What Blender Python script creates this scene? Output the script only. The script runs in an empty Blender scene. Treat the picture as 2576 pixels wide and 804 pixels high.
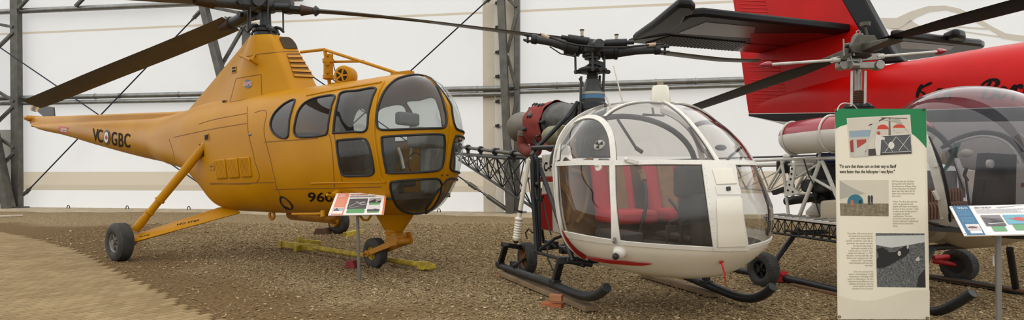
import bpy, bmesh, math, random
import numpy as np
from mathutils import Vector, Matrix
from mathutils.bvhtree import BVHTree
random.seed(7)
SC = bpy.context.scene
COL = SC.collection
V = Vector
ZUP = V((0, 0, 1))
R = math.radians
# ---- camera constants (the frame is 2576 x 804) ----
FPX, CX, HY, EYE = 1500.0, 1288.0, 440.0, 1.25
def at(px, py, Y):
    return V(((px-CX)/FPX*Y, Y, EYE+(HY-py)/FPX*Y))
def gnd(px, py, z=0.0):
    return at(px, py, (EYE-z)*FPX/(py-HY))
def atz(px, py, z):
    return at(px, py, (z-EYE)*FPX/(HY-py))
def proj(p):
    return (CX+FPX*p[0]/p[1], HY-FPX*(p[2]-EYE)/p[1])
class Fr:
    """local frame of a vehicle: u forward, v to its right, w up"""
    def __init__(s, ox, oy, deg):
        s.o = V((ox, oy, 0)); t = R(deg)
        s.h = V((math.cos(t), -math.sin(t), 0)); s.r = V((s.h.y, -s.h.x, 0))
    def w(s, u, v, z): return s.o+s.h*u+s.r*v+V((0, 0, z))
    def l(s, p):
        d = V(p)-s.o; return V((d.dot(s.h), d.dot(s.r), d.z))
    def on(s, px, py, v=0.0):
        """point seen at px,py on the vertical plane v"""
        d = at(px, py, 1.0)-V((0, 0, EYE)); e = V((0, 0, EYE))
        k = (v-(e-s.o).dot(s.r))/d.dot(s.r); return e+d*k
    def onu(s, px, py, u=0.0):
        d = at(px, py, 1.0)-V((0, 0, EYE)); e = V((0, 0, EYE))
        k = (u-(e-s.o).dot(s.h))/d.dot(s.h); return e+d*k
    def lon(s, px, py, v=0.0): return s.l(s.on(px, py, v))
    def mir(s, p):
        q = s.l(p); return s.w(q.x, -q.y, q.z)
# ---------------- materials ----------------
def lin(c):
    c = c/255.0
    return c/12.92 if c <= .04045 else ((c+.055)/1.055)**2.4
def col(rgb): return (lin(rgb[0]), lin(rgb[1]), lin(rgb[2]), 1)
MATS = {}
def mat(name, rgb, rough=.5, metal=0.0, var=.12, scale=6.0, bump=0.0, bscale=60.0, coat=0.0, rgb2=None, f=(.35, .7), spec=.5):
    if name in MATS: return MATS[name]
    m = bpy.data.materials.new(name); m.use_nodes = True
    nt = m.node_tree; n = nt.nodes; b = n['Principled BSDF']
    tc = n.new('ShaderNodeTexCoord')
    no = n.new('ShaderNodeTexNoise'); no.inputs['Scale'].default_value = scale; no.inputs['Detail'].default_value = 6
    nt.links.new(tc.outputs['Object'], no.inputs['Vector'])
    rp = n.new('ShaderNodeValToRGB'); rp.color_ramp.elements[0].position = f[0]; rp.color_ramp.elements[1].position = f[1]
    c1 = col(rgb)
    c2 = col(rgb2) if rgb2 else tuple(x*(1-var) for x in c1[:3])+(1,)
    rp.color_ramp.elements[0].color = c2; rp.color_ramp.elements[1].color = c1
    nt.links.new(no.outputs['Fac'], rp.inputs['Fac']); nt.links.new(rp.outputs['Color'], b.inputs['Base Color'])
    b.inputs['Roughness'].default_value = rough; b.inputs['Metallic'].default_value = metal
    b.inputs['Coat Weight'].default_value = coat; b.inputs['Specular IOR Level'].default_value = spec; b.inputs['Coat Roughness'].default_value = .12
    if bump:
        n2 = n.new('ShaderNodeTexNoise'); n2.inputs['Scale'].default_value = bscale; n2.inputs['Detail'].default_value = 4
        nt.links.new(tc.outputs['Object'], n2.inputs['Vector'])
        bp = n.new('ShaderNodeBump'); bp.inputs['Strength'].default_value = bump; bp.inputs['Distance'].default_value = .01
        nt.links.new(n2.outputs['Fac'], bp.inputs['Height']); nt.links.new(bp.outputs['Normal'], b.inputs['Normal'])
    MATS[name] = m; return m
def glass(name, tint=(235, 238, 238), haze=.06, hazecol=(200, 200, 195), refl=1.0, ior=1.5):
    """thin clear sheet: mostly transmitted light, a fresnel reflection, a film of dust"""
    if name in MATS: return MATS[name]
    m = bpy.data.materials.new(name); m.use_nodes = True
    nt = m.node_tree; n = nt.nodes; n.remove(n['Principled BSDF']); out = n['Material Output']
    tr = n.new('ShaderNodeBsdfTransparent'); tr.inputs['Color'].default_value = col(tint)
    gl = n.new('ShaderNodeBsdfGlossy'); gl.inputs['Roughness'].default_value = .03; gl.inputs['Color'].default_value = (refl, refl, refl, 1)
    df = n.new('ShaderNodeBsdfDiffuse'); df.inputs['Color'].default_value = col(hazecol)
    lw = n.new('ShaderNodeLayerWeight'); lw.inputs['Blend'].default_value = .5; pw_ = n.new('ShaderNodeMath'); pw_.operation = 'POWER'; pw_.inputs[1].default_value = 4.5; nt.links.new(lw.outputs['Facing'], pw_.inputs[0]); fr = n.new('ShaderNodeMapRange'); fr.inputs['To Min'].default_value = .045; fr.inputs['To Max'].default_value = .9; nt.links.new(pw_.outputs[0], fr.inputs['Value'])
    tc = n.new('ShaderNodeTexCoord'); no = n.new('ShaderNodeTexNoise'); no.inputs['Scale'].default_value = 3.0; no.inputs['Detail'].default_value = 5
    nt.links.new(tc.outputs['Object'], no.inputs['Vector'])
    mr = n.new('ShaderNodeMapRange'); mr.inputs['From Min'].default_value = .3; mr.inputs['From Max'].default_value = .75
    mr.inputs['To Min'].default_value = haze*.5; mr.inputs['To Max'].default_value = haze*1.6
    nt.links.new(no.outputs['Fac'], mr.inputs['Value'])
    m1 = n.new('ShaderNodeMixShader'); m2 = n.new('ShaderNodeMixShader')
    nt.links.new(mr.outputs['Result'], m1.inputs['Fac']); nt.links.new(tr.outputs[0], m1.inputs[1]); nt.links.new(df.outputs[0], m1.inputs[2])
    nt.links.new(fr.outputs[0], m2.inputs['Fac']); nt.links.new(m1.outputs[0], m2.inputs[1]); nt.links.new(gl.outputs[0], m2.inputs[2])
    nt.links.new(m2.outputs[0], out.inputs['Surface'])
    MATS[name] = m; return m
# ---------------- mesh building ----------------
def basis(d):
    d = V(d).normalized(); a = ZUP if abs(d.z) < .95 else V((1, 0, 0))
    x = a.cross(d).normalized(); return x, d.cross(x).normalized(), d
class MB:
    def __init__(s): s.v = []; s.f = []; s.m = []; s.cm = 0
    def add(s, vs, fs):
        o = len(s.v); s.v.extend([tuple(p) for p in vs])
        for q in fs: s.f.append(tuple(i+o for i in q)); s.m.append(s.cm)
        return o
    def box(s, c, size, ax=None):
        c = V(c); x, y, z = ax if ax else (V((1, 0, 0)), V((0, 1, 0)), ZUP)
        hx, hy, hz = size[0]/2, size[1]/2, size[2]/2
        vs = [c+x*(hx*i)+y*(hy*j)+z*(hz*k) for k in (-1, 1) for j in (-1, 1) for i in (-1, 1)]
        s.add(vs, [(0, 2, 3, 1), (4, 5, 7, 6), (0, 1, 5, 4), (2, 6, 7, 3), (0, 4, 6, 2), (1, 3, 7, 5)]); return s
    def beam(s, a, b, w, h, up=ZUP, w2=None, h2=None):
        a = V(a); b = V(b); d = (b-a).normalized(); up = V(up)
        x = d.cross(up)
        if x.length < 1e-4: x = d.cross(V((1, 0, 0)))
        x.normalize(); y = x.cross(d).normalized(); w2 = w if w2 is None else w2; h2 = h if h2 is None else h2
        ra = [a+x*(w/2*i)+y*(h/2*j) for i, j in ((-1, -1), (1, -1), (1, 1), (-1, 1))]
        rb = [b+x*(w2/2*i)+y*(h2/2*j) for i, j in ((-1, -1), (1, -1), (1, 1), (-1, 1))]
        s.add(ra+rb, [(3, 2, 1, 0), (4, 5, 6, 7)]+[(i, (i+1) % 4, (i+1) % 4+4, i+4) for i in range(4)]); return s
    def tube(s, pts, r, n=10, caps=True, closed=False, squash=1.0):
        pts = [V(p) for p in pts]; k = len(pts); rr = r if isinstance(r, (list, tuple)) else [r]*k
        rings = []; px = None
        for i, p in enumerate(pts):
            if closed: d = pts[(i+1) % k]-pts[i-1]
            else: d = pts[min(i+1, k-1)]-pts[max(i-1, 0)]
            if d.length < 1e-9: d = V((0, 0, 1))
            d.normalize()
            if px is None: px = basis(d)[0]
            px = px-d*px.dot(d)
            if px.length < 1e-6: px = basis(d)[0]
            px.normalize(); py = d.cross(px)
            rings.append([p+px*(rr[i]*math.cos(2*math.pi*j/n))+py*(rr[i]*squash*math.sin(2*math.pi*j/n)) for j in range(n)])
        return s.loft(rings, caps and not closed, caps and not closed, wrap=closed)
    def loft(s, rings, capa=True, capb=True, wrap=False, closed=True):
        n = len(rings[0]); o = s.add([p for q in rings for p in q], []); k = len(rings)
        for i in range(k if wrap else k-1):
            a = o+i*n; b = o+((i+1) % k)*n
            for j in range(n if closed else n-1):
                s.f.append((a+j, a+(j+1) % n, b+(j+1) % n, b+j)); s.m.append(s.cm)
        if capa: s.f.append(tuple(o+j for j in reversed(range(n)))); s.m.append(s.cm)
        if capb: s.f.append(tuple(o+(k-1)*n+j for j in range(n))); s.m.append(s.cm)
        return s
    def lathe(s, p, axis, prof, n=24, wrap=False, mod=None, caps=True):
        p = V(p); x, y, d = basis(axis); rings = []
        for i, (t, r) in enumerate(prof):
            rings.append([p+d*t+(x*math.cos(2*math.pi*j/n)+y*math.sin(2*math.pi*j/n))*(r+(mod(i, j) if mod else 0)) for j in range(n)])
        return s.loft(rings, caps and not wrap, caps and not wrap, wrap=wrap)
    def cyl(s, a, b, r, n=16, r2=None):
        a = V(a); b = V(b); return s.lathe(a, b-a, [(0, r), ((b-a).length, r if r2 is None else r2)], n)
    def sphere(s, c, r, n=14, k=8, sq=(1, 1, 1), ax=None):
        c = V(c); x, y, z = ax if ax else (V((1, 0, 0)), V((0, 1, 0)), ZUP); rings = []
        for i in range(k+1):
            a = -math.pi/2+math.pi*(i/k*.98+.01)
            rings.append([c+x*(r*sq[0]*math.cos(a)*math.cos(2*math.pi*j/n))+y*(r*sq[1]*math.cos(a)*math.sin(2*math.pi*j/n))+z*(r*sq[2]*math.sin(a)) for j in range(n)])
        return s.loft(rings)
    def prism(s, pts, ext):
        pts = [V(p) for p in pts]; n = len(pts); ext = V(ext)
        s.add(pts+[p+ext for p in pts], [tuple(reversed(range(n))), tuple(range(n, 2*n))]+[(i, (i+1) % n, (i+1) % n+n, i+n) for i in range(n)]); return s
    def poly(s, pts): s.add(pts, [tuple(range(len(pts)))]); return s
    def torus(s, c, axis, rr, r, n=24, k=8):
        x, y, d = basis(axis); return s.tube([V(c)+(x*math.cos(2*math.pi*i/n)+y*math.sin(2*math.pi*i/n))*rr for i in range(n)], r, k, closed=True)
    def ribbon(s, pts, nrm, w, t, closed=False):
        """flat strip of width w and thickness t lying on a surface"""
        k = len(pts); rings = []; ww = w if isinstance(w, (list, tuple)) else [w]*k
        for i in range(k):
            p = V(pts[i]); n = V(nrm[i]).normalized()
            d = (V(pts[(i+1) % k])-V(pts[i-1])) if closed else (V(pts[min(i+1, k-1)])-V(pts[max(i-1, 0)]))
            sd = n.cross(d).normalized()*(ww[i]/2)
            rings.append([p-sd-n*t*.5, p+sd-n*t*.5, p+sd*.96+n*t*.5, p-sd*.96+n*t*.5])
        return s.loft(rings, not closed, not closed, wrap=closed)
    def xf(s, fn, start=0):
        for i in range(start, len(s.v)): s.v[i] = tuple(fn(V(s.v[i])))
        return s
    def mirrored(s, fr):
        o = MB(); o.v = [tuple(fr.mir(p)) for p in s.v]; o.f = [tuple(reversed(q)) for q in s.f]; o.m = list(s.m); return o
    def join(s, o):
        k = len(s.v); s.v.extend(o.v); s.f.extend([tuple(i+k for i in q) for q in o.f]); s.m.extend([s.cm]*len(o.f)); return s
    def bvh(s): return BVHTree.FromPolygons([V(p) for p in s.v], s.f)
LOC = {}
def mesh_obj(name, mb, mats, loc, smooth=38, bevel=0.0, sub=0):
    me = bpy.data.meshes.new(name)
    L = V(loc)
    me.from_pydata([(p[0]-L.x, p[1]-L.y, p[2]-L.z) for p in mb.v], [], mb.f)
    if not isinstance(mats, (list, tuple)): mats = [mats]
    for m in mats: me.materials.append(m)
    if len(mats) > 1: me.polygons.foreach_set('material_index', mb.m)
    bm = bmesh.new(); bm.from_mesh(me); bmesh.ops.recalc_face_normals(bm, faces=bm.faces); bm.to_mesh(me); bm.free()
    if smooth:
        me.shade_smooth(); me.set_sharp_from_angle(angle=R(smooth))
    me.update(); o = bpy.data.objects.new(name, me); COL.objects.link(o)
    if bevel:
        b = o.modifiers.new('Bevel', 'BEVEL'); b.width = bevel; b.segments = 2; b.limit_method = 'ANGLE'; b.angle_limit = R(40)
    if sub:
        b = o.modifiers.new('Sub', 'SUBSURF'); b.levels = sub; b.render_levels = sub
    return o
def tag(o, label, cat, group=None):
    o['label'] = label; o['category'] = cat
    if group: o['group'] = group
    return o
def thing(name, loc, label, cat, group=None):
    o = bpy.data.objects.new(name, None); o.empty_display_size = .2; o.location = loc; COL.objects.link(o)
    LOC[o.name] = V(loc); return tag(o, label, cat, group)
def part(name, mb, mats, parent, label=None, **kw):
    L = LOC[parent.name]; o = mesh_obj(name, mb, mats, L, **kw); o.parent = parent; LOC[o.name] = L
    if label: o['label'] = label
    return o
def base_of(mb):
    xs = [p[0] for p in mb.v]; ys = [p[1] for p in mb.v]; zs = [p[2] for p in mb.v]
    return V(((min(xs)+max(xs))/2, (min(ys)+max(ys))/2, min(zs)))
def solo(name, mb, mats, label, cat, group=None, **kw):
    L = base_of(mb); o = mesh_obj(name, mb, mats, L, **kw); o.location = L; LOC[o.name] = L; return tag(o, label, cat, group)
def struct(name, mb, mats, **kw):
    L = base_of(mb); o = mesh_obj(name, mb, mats, L, **kw); o.location = L; LOC[o.name] = L; o['kind'] = 'structure'; return o
# ---------------- small tools ----------------
def interp(tab, x):
    """smooth monotone-ish interpolation through (x, y...) rows"""
    xs = [r[0] for r in tab]
    if x <= xs[0]: return list(tab[0][1:])
    if x >= xs[-1]: return list(tab[-1][1:])
    i = max(k for k in range(len(xs)) if xs[k] <= x); i = min(i, len(xs)-2)
    h = xs[i+1]-xs[i]; t = (x-xs[i])/h; out = []
    for c in range(1, len(tab[0])):
        def sl(k):
            if k <= 0 or k >= len(xs)-1:
                a, b = (0, 1) if k <= 0 else (len(xs)-2, len(xs)-1)
                return (tab[b][c]-tab[a][c])/(xs[b]-xs[a])
            s1 = (tab[k][c]-tab[k-1][c])/(xs[k]-xs[k-1]); s2 = (tab[k+1][c]-tab[k][c])/(xs[k+1]-xs[k])
            return 0.0 if s1*s2 <= 0 else 2*s1*s2/(s1+s2)
        y0, y1, m0, m1 = tab[i][c], tab[i+1][c], sl(i)*h, sl(i+1)*h
        out.append((2*t**3-3*t**2+1)*y0+(t**3-2*t**2+t)*m0+(-2*t**3+3*t**2)*y1+(t**3-t**2)*m1)
    return out
def curve(pts, n=8, closed=False):
    """Catmull-Rom through points of any dimension"""
    P = [np.array(tuple(p), float) for p in pts]; k = len(P); out = []
    for i in range(k if closed else k-1):
        if closed: a, b, c, d = P[i-1], P[i], P[(i+1) % k], P[(i+2) % k]
        else: a, b, c, d = P[max(i-1, 0)], P[i], P[i+1], P[min(i+2, k-1)]
        for j in range(n):
            t = j/n; out.append(.5*((2*b)+(-a+c)*t+(2*a-5*b+4*c-d)*t*t+(-a+3*b-3*c+d)*t**3))
    if not closed: out.append(P[-1])
    return out
def dense(pts, step, closed=False):
    out = []; k = len(pts)
    for i in range(k if closed else k-1):
        a = np.array(tuple(pts[i]), float); b = np.array(tuple(pts[(i+1) % k]), float)
        m = max(1, int(np.linalg.norm(b-a)/step))
        for j in range(m): out.append(a+(b-a)*j/m)
    if not closed: out.append(np.array(tuple(pts[-1]), float))
    return out
def roundpoly(pts, r, n=5):
    """2-D polygon with corners rounded by about r"""
    out = []; k = len(pts)
    for i in range(k):
        p = np.array(pts[i], float); a = np.array(pts[i-1], float)-p; b = np.array(pts[(i+1) % k], float)-p
        la, lb = np.linalg.norm(a), np.linalg.norm(b); rr = min(r, la*.45, lb*.45)
        p0 = p+a/la*rr; p1 = p+b/lb*rr
        for j in range(n+1):
            t = j/n; out.append((1-t)**2*p0+2*t*(1-t)*p+t*t*p1)
    return out
EYEV = V((0, 0, EYE))
def hit(bv, px, py):
    d = (at(px, py, 1.0)-EYEV).normalized(); p, n, i, dist = bv.ray_cast(EYEV, d)
    if p is None: return None, None
    if n.dot(d) > 0: n = -n
    return p, n
def hits(bv, pts, off=0.0):
    P = []; N = []
    for q in pts:
        p, n = hit(bv, q[0], q[1])
        if p is None:
            p = P[-1] if P else None
            if p is None: continue
            n = N[-1]; P.append(p); N.append(n); continue
        P.append(p+n*off); N.append(n)
    return P, N
def inside(poly, x, y):
    c = False; k = len(poly); j = k-1
    for i in range(k):
        if (poly[i][1] > y) != (poly[j][1] > y) and x < (poly[j][0]-poly[i][0])*(y-poly[i][1])/(poly[j][1]-poly[i][1])+poly[i][0]: c = not c
        j = i
    return c
_T = {}
def text2d(s, shear=0.0, bold=0.0):
    key = (s, shear, bold)
    if key in _T: return _T[key]
    c = bpy.data.curves.new('t', 'FONT'); c.body = s; c.size = 1; c.shear = shear; c.offset = bold; c.resolution_u = 3
    o = bpy.data.objects.new('t', c); COL.objects.link(o)
    dg = bpy.context.evaluated_depsgraph_get(); me = o.evaluated_get(dg).to_mesh()
    bm = bmesh.new(); bm.from_mesh(me); bmesh.ops.triangulate(bm, faces=bm.faces)
    vs = [(v.co.x, v.co.y) for v in bm.verts]; fs = [tuple(v.index for v in f.verts) for f in bm.faces]; bm.free()
    COL.objects.unlink(o); bpy.data.objects.remove(o); bpy.data.curves.remove(c)
    _T[key] = (vs, fs); return vs, fs
def text_px(mb, s, org, ux, uy, place, shear=0.0, bold=0.0, fit=None, align='l', subdiv=0):
    """lay text in the picture plane: org px, ux/uy px vectors of one em; place(px,py)->3-D point"""
    vs, fs = text2d(s, shear, bold)
    if not vs: return
    x0 = min(v[0] for v in vs); x1 = max(v[0] for v in vs); sx = 1.0
    if fit: sx = fit/(x1-x0)
    sh = 0 if align == 'l' else (x1-x0) if align == 'r' else (x1-x0)/2
    if subdiv:
        bm = bmesh.new(); bv = [bm.verts.new((v[0], v[1], 0)) for v in vs]
        for f in fs:
            try: bm.faces.new([bv[i] for i in f])
            except ValueError: pass
        for _ in range(subdiv):
            bmesh.ops.subdivide_edges(bm, edges=[e for e in bm.edges if e.calc_length() > .12], cuts=1); bmesh.ops.triangulate(bm, faces=bm.faces)
        bm.verts.index_update(); vs = [(v.co.x, v.co.y) for v in bm.verts]; fs = [tuple(v.index for v in f.verts) for f in bm.faces]; bm.free()
    pts = [place(org[0]+(v[0]-x0-sh)*sx*ux[0]+v[1]*uy[0], org[1]+(v[0]-x0-sh)*sx*ux[1]+v[1]*uy[1]) for v in vs]
    mb.add(pts, fs)
def tire_prof(R_, w, rim, n=14):
    """closed profile across a tyre: (t, r)"""
    out = []
    for i in range(n):
        a = 2*math.pi*i/n; c, s_ = math.cos(a), math.sin(a); k = 2/2.6
        out.append((w/2*math.copysign(abs(c)**k, c), (R_+rim)/2+(R_-rim)/2*math.copysign(abs(s_)**k, s_)))
    return out

def clip(mb, co, no):
    """keep the part of a mesh on the side the normal points to"""
    bm = bmesh.new(); vs = [bm.verts.new(p) for p in mb.v]
    for f in mb.f:
        try: bm.faces.new([vs[i] for i in f])
        except ValueError: pass
    bmesh.ops.bisect_plane(bm, geom=bm.verts[:]+bm.edges[:]+bm.faces[:], plane_co=co, plane_no=no, clear_inner=True)
    bm.verts.index_update(); o = MB(); o.v = [tuple(v.co) for v in bm.verts]; o.f = [tuple(v.index for v in f.verts) for f in bm.faces]; o.m = [0]*len(o.f); bm.free(); return o
# =============== camera, light, view ===============
cd = bpy.data.cameras.new('camera'); cam = bpy.data.objects.new('camera', cd); COL.objects.link(cam)
cam.location = (0, 0, EYE); cam.rotation_euler = (R(90), 0, 0); cd.sensor_width = 36; cd.lens = FPX/2576*36
cd.shift_y = (HY-402)/2576; cd.clip_start = .05; SC.camera = cam
SC.view_settings.view_transform = 'Standard'; SC.view_settings.look = 'None'; SC.view_settings.gamma = 1
SC.view_settings.use_curve_mapping = False; SC.view_settings.exposure = 0.45
SC.cycles.use_denoising = True; SC.cycles.max_bounces = 10; SC.cycles.transparent_max_bounces = 24
SC.cycles.caustics_reflective = False; SC.cycles.caustics_refractive = False
wd = bpy.data.worlds.new('world'); SC.world = wd; wd.use_nodes = True
nt = wd.node_tree; n = nt.nodes; bg = n['Background']
tc = n.new('ShaderNodeTexCoord'); sp = n.new('ShaderNodeSeparateXYZ'); rp = n.new('ShaderNodeValToRGB')
nt.links.new(tc.outputs['Generated'], sp.inputs[0])
mr = n.new('ShaderNodeMapRange'); mr.inputs['From Min'].default_value = -1; mr.inputs['From Max'].default_value = 1
nt.links.new(sp.outputs['Z'], mr.inputs['Value']); nt.links.new(mr.outputs['Result'], rp.inputs['Fac'])
e = rp.color_ramp.elements
e[0].position = .45; e[0].color = (.12, .11, .09, 1)
e[1].position = 1.0; e[1].color = (1.12, 1.11, 1.08, 1)
for p_, c_ in ((.5, (.70, .70, .69, 1)), (.62, (.86, .86, .85, 1)), (.8, (1.0, 1.0, .98, 1))):
    k = e.new(p_); k.color = c_
ym = n.new('ShaderNodeMapRange'); ym.inputs['From Min'].default_value = -.15; ym.inputs['From Max'].default_value = .45; ym.inputs['To Min'].default_value = 1.0; ym.inputs['To Max'].default_value = 1.5
nt.links.new(sp.outputs['Y'], ym.inputs['Value']); zm = n.new('ShaderNodeMapRange'); zm.inputs['From Min'].default_value = .35; zm.inputs['From Max'].default_value = .75; zm.inputs['To Min'].default_value = 1.0; zm.inputs['To Max'].default_value = 0.0
nt.links.new(sp.outputs['Z'], zm.inputs['Value'])
y2 = n.new('ShaderNodeMix'); y2.data_type = 'FLOAT'; y2.inputs[2].default_value = 1.0
nt.links.new(zm.outputs['Result'], y2.inputs[0]); nt.links.new(ym.outputs['Result'], y2.inputs[3])
vm = n.new('ShaderNodeVectorMath'); vm.operation = 'SCALE'; nt.links.new(rp.outputs['Color'], vm.inputs[0]); nt.links.new(y2.outputs[0], vm.inputs['Scale'])
nt.links.new(vm.outputs[0], bg.inputs['Color']); bg.inputs['Strength'].default_value = 1.12
# =============== tent wall ===============
W0 = V((-17.9, 22.0, 0)); WD = V((.987, -.160, 0)).normalized(); WN = V((-WD.y*-1, 0, 0)); WN = V((WD.y, -WD.x, 0))
def wallpt(px, py, off=0.0):
    d = at(px, py, 1.0)-EYEV; o = W0+WN*off
    k = (o-EYEV).dot(WN)/d.dot(WN); return EYEV+d*k
def wallX(s, z, off=0.0): return W0+WD*s+WN*off+V((0, 0, z))
m = bpy.data.materials.new('tent_fabric'); m.use_nodes = True; MATS['tent'] = m
nt = m.node_tree; n = nt.nodes; n.remove(n['Principled BSDF']); out = n['Material Output']
tc = n.new('ShaderNodeTexCoord'); sp = n.new('ShaderNodeSeparateXYZ'); nt.links.new(tc.outputs['Object'], sp.inputs[0])
mr = n.new('ShaderNodeMapRange'); mr.inputs['From Max'].default_value = 10.0; nt.links.new(sp.outputs['Z'], mr.inputs['Value'])
rp = n.new('ShaderNodeValToRGB'); rp.color_ramp.interpolation = 'CONSTANT'; nt.links.new(mr.outputs['Result'], rp.inputs['Fac'])
wht, bei, bei2, lne = (241, 242, 242), (214, 203, 184), (203, 192, 172), (120, 118, 115)
stops = [(0, wht), (.068, lne), (.0695, bei2), (.086, bei), (.133, wht), (.2235, (231, 228, 222)), (.2245, wht), (.641, bei), (.652, wht), (.575, (233, 231, 227)), (.577, wht)]
stops.sort(); e = rp.color_ramp.elements
while len(e) > 1: e.remove(e[0])
e[0].position = 0; e[0].color = col(stops[0][1])
for p_, c_ in stops[1:]:
    k = e.new(p_); k.color = col(c_)
no = n.new('ShaderNodeTexNoise'); no.inputs['Scale'].default_value = .55; no.inputs['Detail'].default_value = 5
nt.links.new(tc.outputs['Object'], no.inputs['Vector'])
mx = n.new('ShaderNodeMix'); mx.data_type = 'RGBA'; mx.blend_type = 'MULTIPLY'; mx.inputs[0].default_value = .10
nt.links.new(rp.outputs['Color'], mx.inputs[6]); nt.links.new(no.outputs['Fac'], mx.inputs[7])
n2 = n.new('ShaderNodeTexNoise'); n2.inputs['Scale'].default_value = 1.6; n2.inputs['Detail'].default_value = 3; n2.inputs['Distortion'].default_value = .6
nt.links.new(tc.outputs['Object'], n2.inputs['Vector'])
bp = n.new('ShaderNodeBump'); bp.inputs['Strength'].default_value = .25; bp.inputs['Distance'].default_value = .08; nt.links.new(n2.outputs['Fac'], bp.inputs['Height'])
df = n.new('ShaderNodeBsdfDiffuse'); tl = n.new('ShaderNodeBsdfTranslucent'); ms = n.new('ShaderNodeMixShader'); ms.inputs[0].default_value = .5
for q in (df, tl):
    nt.links.new(mx.outputs[2], q.inputs['Color']); nt.links.new(bp.outputs['Normal'], q.inputs['Normal'])
nt.links.new(df.outputs[0], ms.inputs[1]); nt.links.new(tl.outputs[0], ms.inputs[2]); nt.links.new(ms.outputs[0], out.inputs['Surface'])
mb = MB()
mb.loft([[wallX(s, z) for s in np.linspace(-10, 34, 60)] for z in np.linspace(0, 9.5, 20)], False, False, closed=False)
struct('wall_back', mb, MATS['tent'])
STEEL = mat('galvanised_steel', (150, 150, 146), .42, .85, .25, 5)
STEELD = mat('weathered_steel', (108, 106, 99), .5, .7, .3, 4)
BEIGE = mat('beige_canvas', (216, 206, 187), .9, 0, .06, 3, .3, 6)
CREAM = mat('cream_canvas', (228, 222, 208), .9, 0, .05, 3, .3, 6)
# printed emblem on the fabric, top right
mb = MB()
for P in ([(2214, 45), (2255, 45), (2290, 29), (2335, 15), (2378, 14), (2415, 22), (2455, 42), (2500, 69), (2530, 84), (2576, 90), (2640, 92), (2640, 108), (2576, 105), (2520, 97), (2505, 84), (2458, 58), (2420, 36), (2380, 26), (2340, 30), (2305, 45), (2288, 58), (2260, 74), (2228, 70)],
          [(2228, 70), (2262, 72), (2290, 50), (2315, 66), (2330, 63), (2340, 83), (2300, 79), (2255, 78)],
          [(2336, 60), (2484, 71), (2484, 75), (2336, 64)], [(2332, 65), (2516, 91), (2514, 94), (2332, 68)]):
    mb.prism([wallpt(x, y, .012) for x, y in P], WN*.006)
PRN = mat('printed_emblem', (212, 205, 192), .9, 0, .03)
struct('trim_3', mb, PRN, smooth=0)
# post covers: long canvas flaps with buckled straps
mb = MB(); mb.prism([wallpt(x, y, .03) for x, y in ((1214, -60), (1243, -60), (1247, 536), (1217, 536))], WN*.03)
flap = struct('trim_4', mb, BEIGE)
mb = MB(); mb.prism([wallpt(x, y, .03) for x, y in ((1244, -60), (1262, -60), (1268, 537), (1248, 537))], WN*.04)
part('lacing_flap', mb, CREAM, flap)
mb = MB(); mb.prism([wallpt(x, y, .03) for x, y in ((1268, -60), (1294, -60), (1294, 537), (1272, 537))], WN*.03)
part('inner_flap', mb, BEIGE, flap)
DKM = mat('dark_bracket_metal', (58, 54, 50), .5, .6, .3, 20)
for y in (7, 68, 131, 192, 255, 316, 377, 430):
    mb = MB(); c = wallpt(1251, y, .09); mb.box(c, (.26, .02, .045), (WD, WN, ZUP))
    sp_ = part('strap', mb, CREAM, flap)
    mb = MB(); mb.box(wallpt(1251, y, .11), (.13, .03, .085), (WD, WN, ZUP)); mb.box(wallpt(1254, y, .12), (.05, .04, .12), (WD, WN, ZUP)); part('buckle', mb, DKM, sp_)
# grey cloth panel at far left
mb = MB(); mb.prism([wallpt(x, y, .02) for x, y in ((-60, 327), (36, 326), (36, 526), (-60, 525))], WN*.02)
struct('trim_5', mb, mat('grey_canvas', (176, 174, 166), .9, 0, .06))
# =============== steel frame of the tent ===============
def frame_post(name, front, back, braces, wf, wb, off):
    mb = MB()
    mb.beam(wallpt(*front[0], off+.35), wallpt(*front[1], off+.35), wf, .3, WN)
    mb.beam(wallpt(*back[0], off), wallpt(*back[1], off), wb, .22, WN)
    for a, b in braces: mb.beam(wallpt(*a, off+.1), wallpt(*b, off+.1), .1, .1, WN)
    q = back[1]; c = wallpt(q[0], q[1], off+.1); mb.box(V((c.x, c.y, .09)), (.55, .45, .05), (WD, WN, ZUP))
    o = struct(name, mb, STEELD, bevel=.012); return o
frame_post('trim_6', ((1259, -40), (1283, 536)), ((1301, -40), (1301, 536)), [((1262, -20), (1300, 18)), ((1300, 30), (1276, 132)), ((1276, 140), (1300, 225)), ((1300, 250), (1280, 350)), ((1281, 360), (1300, 450))], .22, .17, .25)
frame_post('trim_7', ((510, 5), (640, 520)), ((619, -30), (619, 520)), [((512, 14), (612, 34)), ((616, 62), (557, 165)), ((556, 170), (620, 300))], .2, .18, .3)
frame_post('trim_8', ((-95, -20), (24, 532)), ((40, -20), (44, 528)), [((-20, 58), (34, 68)), ((34, 82), (-8, 122)), ((-30, 215), (36, 255)), ((34, 268), (-12, 312)), ((-20, 335), (36, 372)), ((36, 384), (4, 416)), ((46, 22), (72, -6)), ((190, 16), (212, -6))], .3, .3, .3)
mb = MB()
mb.tube([wallpt(x, y, .2) for x, y in ((-80, 249), (520, 236), (1262, 222), (1300, 217), (1900, 199), (2700, 172))], .085, 12)
mb.tube([wallpt(x, y, .2) for x, y in ((-80, 262), (520, 251), (1262, 236), (1300, 231), (1900, 213), (2700, 188))], .075, 12)
for x in (120, 240, 300, 450, 600, 700, 850, 980, 1100, 1200, 1400, 1500, 1650, 1750): 
    y = 249-13*(x+80)/600 if x < 520 else 236-14*(x-520)/742 if x < 1262 else 217-18*(x-1300)/600
    a = wallpt(x, y, .2); mb.cyl(a-WD*.02, a+WD*.02, .1, 12)
struct('trim_9', mb, STEEL)
mb = MB(); mb.tube([wallpt(x, y, .25) for x, y in ((-80, 34), (0, 30), (420, 12), (760, -4))], .1, 12); struct('trim_10', mb, STEEL)
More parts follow.
